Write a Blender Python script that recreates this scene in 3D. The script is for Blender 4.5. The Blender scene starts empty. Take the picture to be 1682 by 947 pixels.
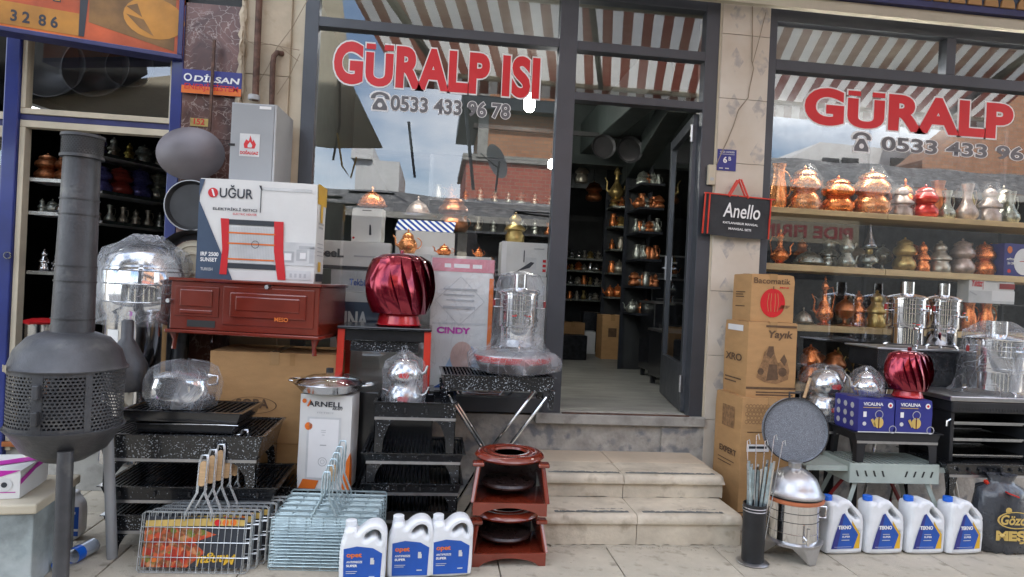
import bpy, math, random
from mathutils import Vector, Matrix
S = bpy.context.scene
random.seed(7)
R = math.radians
PI = math.pi

# ---------------------------------------------------------------- camera
CAM = Vector((0, -4.5, 1.4)); FPX = 1100.0; YAW = R(6.6); ROLL = R(2.7)
cfwd = Vector((math.sin(YAW), math.cos(YAW), 0)); r0 = Vector((math.cos(YAW), -math.sin(YAW), 0)); zz = Vector((0, 0, 1))
cup = math.cos(ROLL) * zz - math.sin(ROLL) * r0
cri = math.cos(ROLL) * r0 + math.sin(ROLL) * zz
cd = bpy.data.cameras.new('camera'); cam = bpy.data.objects.new('camera', cd); S.collection.objects.link(cam)
M3 = Matrix((cri, cup, -cfwd)).transposed()
cam.matrix_world = Matrix.Translation(CAM) @ M3.to_4x4()
cd.sensor_width = 36; cd.lens = 36 * FPX / 1682; cd.clip_start = .05; cd.clip_end = 500
S.camera = cam

def at(px, py, Y):
    "point of the plane Y that the photograph shows at pixel px, py"
    d = cfwd + cri * ((px - 841) / FPX) - cup * ((py - 473.5) / FPX)
    return CAM + d * ((Y - CAM.y) / d.y)
def mir(px, py, D):
    "point at distance D in front of the shop windows that they reflect at pixel px, py"
    p = at(px, py, D); return Vector((p.x, -p.y, p.z))

# ---------------------------------------------------------------- sky, sun, exposure
W = bpy.data.worlds.new('World'); S.world = W; W.use_nodes = True
nt = W.node_tree; nt.nodes.clear()
N = nt.nodes.new; L = nt.links.new
out = N('ShaderNodeOutputWorld'); bg = N('ShaderNodeBackground'); sky = N('ShaderNodeTexSky')
sky.sky_type = 'NISHITA'; sky.sun_disc = False
SUN_EL, SUN_AZ = R(52), R(20)           # behind the shops, so the fronts stand in open shade
sky.sun_elevation = SUN_EL; sky.sun_rotation = SUN_AZ
bg.inputs['Strength'].default_value = .15
tc = N('ShaderNodeTexCoord'); mp = N('ShaderNodeMapping'); mp.inputs['Scale'].default_value = (1, 1, 2.4)
nz = N('ShaderNodeTexNoise'); nz.inputs['Scale'].default_value = 2.6; nz.inputs['Detail'].default_value = 7; nz.inputs['Roughness'].default_value = .55
cr = N('ShaderNodeValToRGB'); cr.color_ramp.elements[0].position = .40; cr.color_ramp.elements[1].position = .60
mx = N('ShaderNodeMix'); mx.data_type = 'RGBA'; mx.inputs['B'].default_value = (8.0, 8.3, 8.8, 1)
L(tc.outputs['Generated'], mp.inputs['Vector']); L(mp.outputs[0], nz.inputs['Vector']); L(nz.outputs['Fac'], cr.inputs[0])
L(cr.outputs[0], mx.inputs['Factor']); L(sky.outputs[0], mx.inputs['A']); L(mx.outputs['Result'], bg.inputs['Color']); L(bg.outputs[0], out.inputs[0])
sl = bpy.data.lights.new('sun', 'SUN'); sl.energy = 4.0; sl.angle = R(.6); sl.color = (1, .95, .88)
so = bpy.data.objects.new('sun', sl); S.collection.objects.link(so)
sd = Vector((math.sin(SUN_AZ) * math.cos(SUN_EL), math.cos(SUN_AZ) * math.cos(SUN_EL), math.sin(SUN_EL)))
so.rotation_euler = (-sd).to_track_quat('-Z', 'Y').to_euler(); so.location = (0, 0, 12)
S.view_settings.view_transform = 'Standard'; S.view_settings.look = 'None'
S.view_settings.exposure = 1.75; S.view_settings.gamma = 1
S.render.engine = 'CYCLES'
S.cycles.max_bounces = 7; S.cycles.diffuse_bounces = 3; S.cycles.glossy_bounces = 4; S.cycles.transparent_max_bounces = 24
S.cycles.caustics_reflective = False; S.cycles.caustics_refractive = False
S.cycles.sample_clamp_indirect = 4; S.cycles.use_denoising = True

# ---------------------------------------------------------------- mesh helpers
C = S.collection
class MB:
    def __init__(s): s.v = []; s.f = []
    def add(s, vs, fs, m=None):
        o = len(s.v)
        s.v += [tuple(m @ Vector(p)) if m else tuple(p) for p in vs]
        s.f += [tuple(i + o for i in f) for f in fs]
        return s
    def box(s, x0, x1, y0, y1, z0, z1, m=None):
        v = [(x, y, z) for x in (x0, x1) for y in (y0, y1) for z in (z0, z1)]
        return s.add(v, [(0, 1, 3, 2), (4, 6, 7, 5), (0, 4, 5, 1), (2, 3, 7, 6), (0, 2, 6, 4), (1, 5, 7, 3)], m)
    def hexa(s, b, t, m=None):
        "b, t: four bottom and four top points, same winding (counter-clockwise from above)"
        return s.add(list(b) + list(t), [(3, 2, 1, 0), (4, 5, 6, 7)] + [(i, (i + 1) % 4, (i + 1) % 4 + 4, i + 4) for i in range(4)], m)
    def bar(s, p, q, w, h=None, up=(0, 0, 1)):
        p, q = Vector(p), Vector(q); h = h or w; d = (q - p).normalized(); u = Vector(up)
        if abs(d.dot(u)) > .98: u = Vector((1, 0, 0))
        a = d.cross(u).normalized() * w / 2; b = a.cross(d).normalized() * h / 2
        return s.hexa([p - a - b, p - a + b, p + a + b, p + a - b], [q - a - b, q - a + b, q + a + b, q + a - b])
    def lathe(s, prof, n=20, m=None, wob=0, cap=True):
        vs = []; fs = []
        for (r, z) in prof:
            for k in range(n):
                a = 2 * PI * k / n; rr = r * (1 + (random.uniform(-wob, wob) if wob else 0))
                vs.append((rr * math.cos(a), rr * math.sin(a), z + (random.uniform(-wob, wob) * r * .5 if wob else 0)))
        for i in range(len(prof) - 1):
            for k in range(n):
                k2 = (k + 1) % n; fs.append((i * n + k, i * n + k2, (i + 1) * n + k2, (i + 1) * n + k))
        if cap:
            if prof[0][0] > 1e-4: fs.append(tuple(range(n - 1, -1, -1)))
            if prof[-1][0] > 1e-4: fs.append(tuple((len(prof) - 1) * n + k for k in range(n)))
        return s.add(vs, fs, m)
    def tube(s, pts, r, n=6, closed=False):
        pts = [Vector(p) for p in pts]; rs = r if isinstance(r, (list, tuple)) else [r] * len(pts)
        vs = []; m = len(pts); prev = None
        for i, p in enumerate(pts):
            if closed: d = pts[(i + 1) % m] - pts[i - 1]
            else: d = pts[min(i + 1, m - 1)] - pts[max(i - 1, 0)]
            d.normalize()
            u = prev if prev is not None else (Vector((0, 0, 1)) if abs(d.z) < .9 else Vector((1, 0, 0)))
            a = d.cross(u)
            if a.length < 1e-3: a = d.cross(Vector((.3, .8, .5)))
            a.normalize(); b = a.cross(d).normalized(); prev = b
            vs += [p + (a * math.cos(2 * PI * k / n) + b * math.sin(2 * PI * k / n)) * rs[i] for k in range(n)]
        fs = []
        for i in range(m if closed else m - 1):
            j = (i + 1) % m
            fs += [(i * n + k, i * n + (k + 1) % n, j * n + (k + 1) % n, j * n + k) for k in range(n)]
        if not closed: fs += [tuple(range(n - 1, -1, -1)), tuple((m - 1) * n + k for k in range(n))]
        return s.add(vs, fs)
    def cyl(s, p, q, r, n=12, r2=None): return s.tube([p, q], [r, r if r2 is None else r2], n)
    def prism(s, poly, y0, y1, m=None):
        "polygon in x,z (counter-clockwise seen from -y), from y0 (front) to y1 (back)"
        n = len(poly)
        return s.add([(x, y0, z) for x, z in poly] + [(x, y1, z) for x, z in poly],
                     [tuple(range(n)), tuple(range(2 * n - 1, n - 1, -1))] + [(i, i + n, (i + 1) % n + n, (i + 1) % n) for i in range(n)], m)
    def poly(s, pts, m=None): return s.add(pts, [tuple(range(len(pts)))], m)
    def grid(s, fn, nu, nv):
        vs = [fn(i / nu, j / nv) for j in range(nv + 1) for i in range(nu + 1)]
        return s.add(vs, [(j * (nu + 1) + i, j * (nu + 1) + i + 1, (j + 1) * (nu + 1) + i + 1, (j + 1) * (nu + 1) + i) for j in range(nv) for i in range(nu)])
    def build(s, name, mat, parent=None, smooth=False, loc=None, bevel=0, seg=2, rot=None, label=None):
        me = bpy.data.meshes.new(name); me.from_pydata(s.v, [], s.f); me.validate(); me.update()
        o = bpy.data.objects.new(name, me); C.objects.link(o)
        if mat: me.materials.append(mat)
        if smooth:
            me.polygons.foreach_set('use_smooth', [True] * len(me.polygons)); me.set_sharp_from_angle(angle=R(smooth if smooth is not True else 42))
        if parent: o.parent = parent
        if loc is not None: o.location = loc
        if rot is not None: o.rotation_euler = rot
        if bevel:
            b = o.modifiers.new('bevel', 'BEVEL'); b.width = bevel; b.segments = seg; b.limit_method = 'ANGLE'; b.angle_limit = R(40)
        if label: o['label'] = label
        return o

def tag(o, label=None, cat=None, group=None, kind=None):
    if label: o['label'] = label
    if cat: o['category'] = cat
    if group: o['group'] = group
    if kind: o['kind'] = kind
    return o
def thing(name, label, cat, loc=(0, 0, 0), rz=0, group=None, rot=None):
    o = bpy.data.objects.new(name, None); C.objects.link(o); o.empty_display_size = .1
    o.location = loc; o.rotation_euler = rot if rot else (0, 0, rz)
    return tag(o, label, cat, group)
def dup(root, loc, rz=None, label=None, group=None, scale=None):
    def cp(o, par):
        c = o.copy(); C.objects.link(c); c.parent = par
        for ch in o.children: cp(ch, c)
        return c
    r = cp(root, None); r.location = loc
    if rz is not None: r.rotation_euler = (0, 0, rz)
    if label: r['label'] = label
    if group: r['group'] = group
    if scale: r.scale = (scale, scale, scale) if not isinstance(scale, tuple) else scale
    return r

# ---------------------------------------------------------------- materials
def nodes(name):
    m = bpy.data.materials.new(name); m.use_nodes = True; t = m.node_tree; t.nodes.clear()
    return m, t, t.nodes.new, t.links.new
def ocoord(t, sc=None):
    c = t.nodes.new('ShaderNodeTexCoord')
    if sc is None: return c.outputs['Object']
    m = t.nodes.new('ShaderNodeMapping'); m.inputs['Scale'].default_value = sc
    t.links.new(c.outputs['Object'], m.inputs[0]); return m.outputs[0]
def pbr(name, col, rough=.5, metal=0, var=.12, vs=6, bump=0, bs=60, col2=None, spot=None, coat=0, sheen=0, stretch=None, trans=0, spec=.5):
    m, t, N, L = nodes(name)
    o = N('ShaderNodeOutputMaterial'); b = N('ShaderNodeBsdfPrincipled'); L(b.outputs[0], o.inputs[0])
    b.inputs['Metallic'].default_value = metal; b.inputs['Coat Weight'].default_value = coat; b.inputs['Coat Roughness'].default_value = .12
    b.inputs['Specular IOR Level'].default_value = spec
    c = ocoord(t, stretch)
    n = N('ShaderNodeTexNoise'); n.inputs['Scale'].default_value = vs; n.inputs['Detail'].default_value = 6; n.inputs['Roughness'].default_value = .6
    L(c, n.inputs['Vector'])
    r = N('ShaderNodeValToRGB'); e = r.color_ramp.elements; e[0].position = .3; e[1].position = .7
    a = Vector(col); q = Vector(col2) if col2 else None
    e[0].color = (*(q if q else a * (1 - var * 1.6)), 1); e[1].color = (*([min(1, x * (1 + var)) for x in a] if not q else a), 1)
    L(n.outputs['Fac'], r.inputs[0]); src = r.outputs[0]
    if spot:   # (colour, scale, threshold, softness)
        s2 = N('ShaderNodeTexNoise'); s2.inputs['Scale'].default_value = spot[1]; s2.inputs['Detail'].default_value = 5; L(c, s2.inputs['Vector'])
        r2 = N('ShaderNodeValToRGB'); r2.color_ramp.elements[0].position = spot[2]; r2.color_ramp.elements[1].position = spot[2] + spot[3]; L(s2.outputs['Fac'], r2.inputs[0])
        x = N('ShaderNodeMix'); x.data_type = 'RGBA'; L(r2.outputs[0], x.inputs['Factor']); L(src, x.inputs['A']); x.inputs['B'].default_value = (*spot[0], 1); src = x.outputs['Result']
    L(src, b.inputs['Base Color'])
    rm = N('ShaderNodeMapRange'); rm.inputs['To Min'].default_value = max(0, rough - .08 - var * .15); rm.inputs['To Max'].default_value = min(1, rough + .08 + var * .15)
    n2 = N('ShaderNodeTexNoise'); n2.inputs['Scale'].default_value = vs * 4.3; n2.inputs['Detail'].default_value = 4; L(c, n2.inputs['Vector']); L(n2.outputs['Fac'], rm.inputs['Value']); L(rm.outputs[0], b.inputs['Roughness'])
    if bump:
        n3 = N('ShaderNodeTexNoise'); n3.inputs['Scale'].default_value = bs; n3.inputs['Detail'].default_value = 5; L(c, n3.inputs['Vector'])
        bp = N('ShaderNodeBump'); bp.inputs['Strength'].default_value = min(1, bump); bp.inputs['Distance'].default_value = .004 if bump <= 1 else .012
        L(n3.outputs['Fac'], bp.inputs['Height']); L(bp.outputs[0], b.inputs['Normal'])
    if trans: b.inputs['Transmission Weight'].default_value = trans
    return m
def emis(name, col, st):
    m, t, N, L = nodes(name); o = N('ShaderNodeOutputMaterial'); e = N('ShaderNodeEmission'); e.inputs[0].default_value = (*col, 1); e.inputs[1].default_value = st; L(e.outputs[0], o.inputs[0]); return m
def front_only(t, sock):
    "a thin sheet mirrors at its outer face only (no internal reflection at the back face)"
    g = t.nodes.new('ShaderNodeNewGeometry'); a = t.nodes.new('ShaderNodeMath'); a.operation = 'SUBTRACT'; a.inputs[0].default_value = 1; b = t.nodes.new('ShaderNodeMath'); b.operation = 'MULTIPLY'
    t.links.new(g.outputs['Backfacing'], a.inputs[1]); t.links.new(a.outputs[0], b.inputs[0]); t.links.new(sock, b.inputs[1]); return b.outputs[0]
def glassy(name, fac, tint=(.975, .98, .975), rough=0.0, smear=0):
    m, t, N, L = nodes(name); o = N('ShaderNodeOutputMaterial'); x = N('ShaderNodeMixShader'); a = N('ShaderNodeBsdfTransparent'); g = N('ShaderNodeBsdfGlossy')
    a.inputs[0].default_value = (*tint, 1); g.inputs['Roughness'].default_value = rough; g.inputs[0].default_value = (.95, .97, 1, 1)
    f = N('ShaderNodeFresnel'); f.inputs[0].default_value = 1.5; ma = N('ShaderNodeMath'); ma.operation = 'MULTIPLY_ADD'; ma.inputs[1].default_value = 1.25; ma.inputs[2].default_value = fac; ma.use_clamp = True
    L(f.outputs[0], ma.inputs[0]); L(front_only(t, ma.outputs[0]), x.inputs[0]); L(a.outputs[0], x.inputs[1]); L(g.outputs[0], x.inputs[2]); last = x
    if smear:
        n = N('ShaderNodeTexNoise'); n.inputs['Scale'].default_value = 3; n.inputs['Detail'].default_value = 8; L(ocoord(t, (1, 1, .4)), n.inputs[0])
        mr = N('ShaderNodeMapRange'); mr.inputs['From Min'].default_value = .45; mr.inputs['From Max'].default_value = .8; mr.inputs['To Max'].default_value = smear; L(n.outputs['Fac'], mr.inputs['Value'])
        d = N('ShaderNodeBsdfDiffuse'); d.inputs[0].default_value = (.6, .6, .58, 1); y = N('ShaderNodeMixShader'); L(mr.outputs[0], y.inputs[0]); L(x.outputs[0], y.inputs[1]); L(d.outputs[0], y.inputs[2]); last = y
    L(last.outputs[0], o.inputs[0]); return m
def wrapmat(name, dens=.10, tint=(.95, .96, .97), sc=7):
    "thin clear plastic film: mostly see-through, milky where it bunches, creases that catch the light"
    m, t, N, L = nodes(name); o = N('ShaderNodeOutputMaterial')
    c = ocoord(t, (1, 1, .55)); n = N('ShaderNodeTexNoise'); n.inputs['Scale'].default_value = sc; n.inputs['Detail'].default_value = 3; n.inputs['Roughness'].default_value = .45; n.inputs['Distortion'].default_value = 1.8; L(c, n.inputs[0])
    r = N('ShaderNodeValToRGB'); e = r.color_ramp.elements; lo = dens * .7; e[0].position = .474; e[0].color = (lo,) * 3 + (1,); e[1].position = .526; e[1].color = (lo,) * 3 + (1,)
    k = r.color_ramp.elements.new(.5); k.color = (min(.8, dens * 1.6 + .06),) * 3 + (1,); L(n.outputs['Fac'], r.inputs[0])
    n2 = N('ShaderNodeTexNoise'); n2.inputs['Scale'].default_value = sc * .6; n2.inputs['Detail'].default_value = 2; L(c, n2.inputs[0]); r2 = N('ShaderNodeMapRange'); r2.inputs['From Min'].default_value = .52; r2.inputs['From Max'].default_value = .75; r2.inputs['To Max'].default_value = dens * 2.5; L(n2.outputs['Fac'], r2.inputs['Value'])
    s = N('ShaderNodeMath'); s.operation = 'ADD'; s.use_clamp = True; L(r.outputs[0], s.inputs[0]); L(r2.outputs[0], s.inputs[1])
    bp = N('ShaderNodeBump'); bp.inputs['Strength'].default_value = .55; bp.inputs['Distance'].default_value = .02; L(n.outputs['Fac'], bp.inputs['Height'])
    a = N('ShaderNodeBsdfTransparent'); a.inputs[0].default_value = (*tint, 1)
    d = N('ShaderNodeBsdfDiffuse'); d.inputs[0].default_value = (.80, .82, .86, 1); tr = N('ShaderNodeBsdfTranslucent'); tr.inputs[0].default_value = (.8, .82, .86, 1); dm = N('ShaderNodeMixShader'); L(d.outputs[0], dm.inputs[1]); L(tr.outputs[0], dm.inputs[2])
    g = N('ShaderNodeBsdfGlossy'); g.inputs['Roughness'].default_value = .24; g.inputs[0].default_value = (1, 1, 1, 1)
    L(bp.outputs[0], g.inputs['Normal']); x = N('ShaderNodeMixShader'); L(s.outputs[0], x.inputs[0]); L(a.outputs[0], x.inputs[1]); L(dm.outputs[0], x.inputs[2])
    y = N('ShaderNodeMixShader'); f = N('ShaderNodeFresnel'); f.inputs[0].default_value = 1.4; L(bp.outputs[0], f.inputs['Normal']); ma = N('ShaderNodeMath'); ma.operation = 'MULTIPLY_ADD'; ma.inputs[1].default_value = .55; ma.inputs[2].default_value = .015; ma.use_clamp = True
    L(f.outputs[0], ma.inputs[0]); L(front_only(t, ma.outputs[0]), y.inputs[0]); L(x.outputs[0], y.inputs[1]); L(g.outputs[0], y.inputs[2]); L(y.outputs[0], o.inputs[0]); return m

K = {}
def mk(k, *a, **kw): K[k] = pbr(k, *a, **kw); return K[k]
mk('frame', (.065, .072, .085), .38, .3, .08, 3, bump=.1, bs=200)          # anthracite shop frame
mk('frame_dark', (.03, .034, .042), .4, .3)
mk('cream', (.56, .50, .38), .6, 0, .1, 4, bump=.2, bs=80)
mk('cream_wall', (.50, .42, .31), .8, 0, .15, 3.5, bump=.6, bs=25, spot=((.30, .22, .14), 5, .58, .15))
mk('blue', (.012, .025, .17), .35, 0, .15, 4, coat=.4)
mk('blue_dim', (.035, .04, .14), .45, 0, .2, 6)
mk('steel', (.62, .62, .62), .16, 1, .06, 8, bump=.05, bs=8)
mk('steel_dull', (.5, .5, .51), .36, 1, .1, 10, bump=.1, bs=60)
mk('chrome', (.75, .75, .76), .07, 1, .03, 5)
mk('wire', (.68, .72, .75), .3, .85, .15, 20)
mk('galv', (.46, .58, .62), .35, .7, .2, 30)
mk('copper', (.82, .27, .09), .28, .85, .18, 12, bump=.35, bs=70)
mk('copper_dark', (.46, .17, .07), .32, .8, .3, 14, bump=.4, bs=70)
mk('brass', (.50, .37, .14), .32, .8, .25, 12, bump=.3, bs=80)
mk('tin', (.48, .44, .36), .32, .8, .25, 14, bump=.4, bs=70)
mk('pewter', (.40, .42, .37), .30, .8, .25, 12, bump=.3, bs=60)
mk('red_gloss', (.45, .012, .01), .18, 0, .1, 8, coat=.5)
mk('turbine_red', (.27, .006, .026), .16, .75, .15, 3, coat=.7)
mk('turbine_base', (.5, .01, .02), .25, .2, .1, 5, coat=.6)
mk('red_leg', (.62, .04, .02), .35, 0, .12, 8)
mk('red_dark', (.28, .02, .02), .4)
mk('black_paint', (.022, .023, .026), .42, .2, .2, 6, bump=.25, bs=220)
mk('smoke_grey', (.072, .073, .078), .42, .35, .32, 3.5, bump=.4, bs=90, spot=((.12, .118, .112), 9, .60, .12))
mk('rubber', (.02, .02, .02), .7)
mk('brown_enamel', (.17, .022, .012), .16, 0, .18, 3, coat=.7)
mk('brown_side', (.10, .016, .012), .25, 0, .2, 4, coat=.4)
mk('terracotta', (.20, .028, .013), .14, 0, .2, 5, coat=.9)
mk('dark_brown', (.05, .03, .028), .3, 0, .3, 8)  # dark brown of the stand's back panel and inner disc
mk('card', (.47, .27, .115), .85, 0, .07, 7, bump=.3, bs=90, stretch=(1, 1, 3))
mk('parcel_tape', (.42, .25, .11), .22, 0, .08, 9, coat=.4)
mk('card_side', (.40, .225, .09), .85, 0, .08, 7, bump=.3, bs=90, stretch=(1, 1, 3))
mk('card_ink', (.13, .075, .04), .85, 0, .2, 30)
mk('card_mid', (.30, .165, .075), .85, 0, .3, 40)
mk('white_box', (.72, .72, .70), .5, 0, .05, 4, bump=.15, bs=40)
mk('white_print', (.80, .80, .80), .5, 0, .03)
mk('grey_print', (.45, .46, .47), .5)
mk('grey_lt', (.62, .63, .63), .5)
mk('dark_print', (.03, .035, .045), .5)
mk('navy', (.045, .075, .13), .5)
mk('red_print', (.60, .015, .02), .4, 0, .05)
mk('letter_red', (.62, .008, .016), .35, 0, .04)
mk('letter_grey', (.13, .13, .14), .4, 0, .06)
mk('orange_print', (.75, .17, .02), .45)
mk('yellow_print', (.70, .42, .03), .5)
mk('blue_print', (.015, .09, .42), .4)
mk('royal', (.03, .035, .22), .4, 0, .06)
mk('gold_print', (.60, .42, .12), .45)
mk('pink_print', (.65, .25, .30), .45)
mk('magenta', (.5, .02, .36), .45)
mk('wood', (.55, .36, .19), .6, 0, .12, 10, stretch=(1, 1, 8), bump=.2)
mk('pine', (.68, .50, .26), .6, 0, .12, 5, stretch=(1, 6, 6), bump=.2)
mk('hdpe', (.76, .78, .80), .38, 0, .07, 9, bump=.1, bs=12)
mk('cap_blue', (.01, .12, .60), .35)
mk('grey_panel', (.33, .34, .35), .45, .2, .06, 3, bump=.1, bs=40)
mk('sign_red_shaded', (.16, .02, .02), .6)  # bakery lettering, its red darkened to carry the sign's shade
mk('pan_dark', (.06, .06, .062), .4, .5, .15, 6)
mk('granite', (.15, .165, .19), .5, 0, .15, 40, spot=((.42, .45, .5), 300, .56, .06))
mk('sage', (.40, .46, .42), .5, .1, .08, 8)
mk('concrete', (.36, .35, .32), .85, 0, .2, 4, bump=.8, bs=40, spot=((.22, .21, .19), 9, .55, .15))
mk('stone_step', (.58, .51, .40), .7, 0, .16, 4, bump=.8, bs=45, spot=((.36, .30, .22), 11, .57, .2))
mk('stone_light', (.60, .50, .38), .6, 0, .08, 4, bump=.2, bs=60)
mk('tape', (.17, .18, .175), .6, 0, .3, 30)
mk('grime', (.16, .14, .11), .9, 0, .2, 12)
mk('marble_wall', (.60, .56, .48), .5, 0, .08, 3, bump=.2, bs=40, spot=((.46, .42, .37), 7, .56, .18))
mk('render_wall', (.42, .40, .36), .9, 0, .25, 6, bump=1.5, bs=18, spot=((.20, .21, .22), 8, .52, .1))
mk('pave', (.50, .45, .36), .85, 0, .16, 2.2, bump=1, bs=150, spot=((.25, .22, .17), 14, .56, .2))
mk('asphalt', (.06, .058, .055), .9, 0, .2, 4, bump=1, bs=80)
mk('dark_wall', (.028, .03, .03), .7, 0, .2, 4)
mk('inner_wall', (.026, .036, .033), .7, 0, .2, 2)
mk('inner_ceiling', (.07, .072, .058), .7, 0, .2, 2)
mk('inner_floor', (.30, .30, .27), .5, 0, .18, 3, bump=.2, bs=30, stretch=(1, 3, 1))
mk('goods_dark', (.02, .022, .026), .35, .4, .5, 20)
mk('grey_rag', (.20, .20, .19), .8)
mk('rust', (.13, .07, .05), .7, .2, .4, 20, bump=.5, bs=120)
mk('cable', (.30, .24, .17), .7)
mk('fabric', (.028, .03, .034), .75, 0, .15, 9, bump=.3, bs=160)
mk('beige', (.52, .48, .38), .8, 0, .1, 3, bump=.4, bs=8)
mk('roof', (.13, .13, .13), .8, 0, .5, 9, bump=1.2, bs=20, spot=((.26, .25, .24), 6, .55, .1))
mk('white_house', (.75, .75, .73), .8, 0, .08, 3)
mk('coal_bag', (.045, .05, .06), .3, 0, .2, 6, bump=2, bs=12, coat=.4)
mk('grey_cube', (.28, .32, .32), .4, 0, .35, 6, spot=((.48, .52, .52), 5, .55, .2))
mk('bean', (.05, .05, .05), .5)
K['glass'] = glassy('glass', .10)
K['glass_door'] = glassy('glass_door', .04)
K['glass_lid'] = glassy('glass_lid', .12)
K['bottle'] = glassy('bottle', .15, (.85, .9, .97))
K['wrap'] = wrapmat('wrap', .13, sc=5.5); K['wrap_dense'] = wrapmat('wrap_dense', .18, sc=5.5); K['wrap_thin'] = wrapmat('wrap_thin', .05, sc=6)
K['fill_lamp'] = emis('fill_lamp', (1, .97, .90), 38)  # glow of the two added tubes behind the transoms
K['lamp'] = emis('lamp', (.95, 1, .97), 4)

def speckled(name, thr, col=(.011, .012, .014), dots=(.40, .43, .46), sc=120):
    m, t, N, L = nodes(name); o = N('ShaderNodeOutputMaterial'); b = N('ShaderNodeBsdfPrincipled'); L(b.outputs[0], o.inputs[0])
    c = ocoord(t); v = N('ShaderNodeTexNoise'); v.inputs['Scale'].default_value = sc; v.inputs['Detail'].default_value = 2; L(c, v.inputs[0])
    n = N('ShaderNodeTexNoise'); n.inputs['Scale'].default_value = 9; L(c, n.inputs[0])
    ad = N('ShaderNodeMath'); ad.operation = 'MULTIPLY_ADD'; ad.inputs[1].default_value = .22; L(n.outputs['Fac'], ad.inputs[0]); L(v.outputs['Fac'], ad.inputs[2])
    r = N('ShaderNodeValToRGB'); r.color_ramp.elements[0].position = thr; r.color_ramp.elements[0].color = (*col, 1); r.color_ramp.elements[1].position = thr + .04; r.color_ramp.elements[1].color = (*dots, 1)
    L(ad.outputs[0], r.inputs[0]); L(r.outputs[0], b.inputs['Base Color']); b.inputs['Roughness'].default_value = .22; b.inputs['Coat Weight'].default_value = .4
    return m
K['speck'] = speckled('speckled_enamel', .725); K['speck_lo'] = speckled('speckled_enamel_sparse', .79)
mk('enamel', (.014, .015, .018), .2, 0, .2, 10, coat=.5)
mk('grate', (.03, .033, .037), .3, .6, .2, 10)

def brickmat(name, c1, c2, mort, sc=1.0):
    m, t, N, L = nodes(name); o = N('ShaderNodeOutputMaterial'); b = N('ShaderNodeBsdfPrincipled'); L(b.outputs[0], o.inputs[0]); b.inputs['Roughness'].default_value = .9
    c = N('ShaderNodeTexCoord'); sx = N('ShaderNodeSeparateXYZ'); cx = N('ShaderNodeCombineXYZ'); L(c.outputs['Object'], sx.inputs[0]); L(sx.outputs['X'], cx.inputs['X']); L(sx.outputs['Z'], cx.inputs['Y'])
    k = N('ShaderNodeTexBrick'); k.inputs['Color1'].default_value = (*c1, 1); k.inputs['Color2'].default_value = (*c2, 1); k.inputs['Mortar'].default_value = (*mort, 1); k.inputs['Scale'].default_value = sc
    k.inputs['Brick Width'].default_value = .22; k.inputs['Row Height'].default_value = .09; k.inputs['Mortar Size'].default_value = .008; L(cx.outputs[0], k.inputs[0]); L(k.outputs[0], b.inputs['Base Color']); return m
K['brick_old'] = brickmat('old_brick', (.50, .24, .12), (.38, .17, .09), (.30, .22, .16)); K['brick_red'] = brickmat('red_brick', (.50, .13, .08), (.40, .09, .06), (.35, .25, .2))

def burgundy_marble():
    m, t, N, L = nodes('burgundy_marble'); o = N('ShaderNodeOutputMaterial'); b = N('ShaderNodeBsdfPrincipled'); L(b.outputs[0], o.inputs[0]); b.inputs['Roughness'].default_value = .35
    c = ocoord(t); n = N('ShaderNodeTexNoise'); n.inputs['Scale'].default_value = 5; n.inputs['Detail'].default_value = 6; n.inputs['Distortion'].default_value = 1.2; L(c, n.inputs[0])
    r = N('ShaderNodeValToRGB'); e = r.color_ramp.elements; e[0].position = .3; e[0].color = (.055, .022, .018, 1); e[1].position = .75; e[1].color = (.20, .095, .075, 1); L(n.outputs['Fac'], r.inputs[0])
    v = N('ShaderNodeTexVoronoi'); v.feature = 'DISTANCE_TO_EDGE'; v.inputs['Scale'].default_value = 19; mxv = N('ShaderNodeMix'); mxv.data_type = 'VECTOR'; mxv.inputs['Factor'].default_value = .22
    L(c, mxv.inputs[4]); L(n.outputs['Color'], mxv.inputs[5]); L(mxv.outputs[1], v.inputs[0])
    r2 = N('ShaderNodeValToRGB'); r2.color_ramp.elements[0].position = .0; r2.color_ramp.elements[0].color = (.7,) * 3 + (1,); r2.color_ramp.elements[1].position = .05; r2.color_ramp.elements[1].color = (0, 0, 0, 1); L(v.outputs['Distance'], r2.inputs[0])
    n4 = N('ShaderNodeTexNoise'); n4.inputs['Scale'].default_value = 7; L(c, n4.inputs[0]); r4 = N('ShaderNodeValToRGB'); r4.color_ramp.elements[0].position = .36; r4.color_ramp.elements[1].position = .55; L(n4.outputs['Fac'], r4.inputs[0])
    mm = N('ShaderNodeMath'); mm.operation = 'MULTIPLY'; L(r2.outputs[0], mm.inputs[0]); L(r4.outputs[0], mm.inputs[1])
    x = N('ShaderNodeMix'); x.data_type = 'RGBA'; L(mm.outputs[0], x.inputs['Factor']); L(r.outputs[0], x.inputs['A']); x.inputs['B'].default_value = (.5, .42, .38, 1); L(x.outputs['Result'], b.inputs['Base Color']); return m
K['bmarble'] = burgundy_marble()

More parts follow.
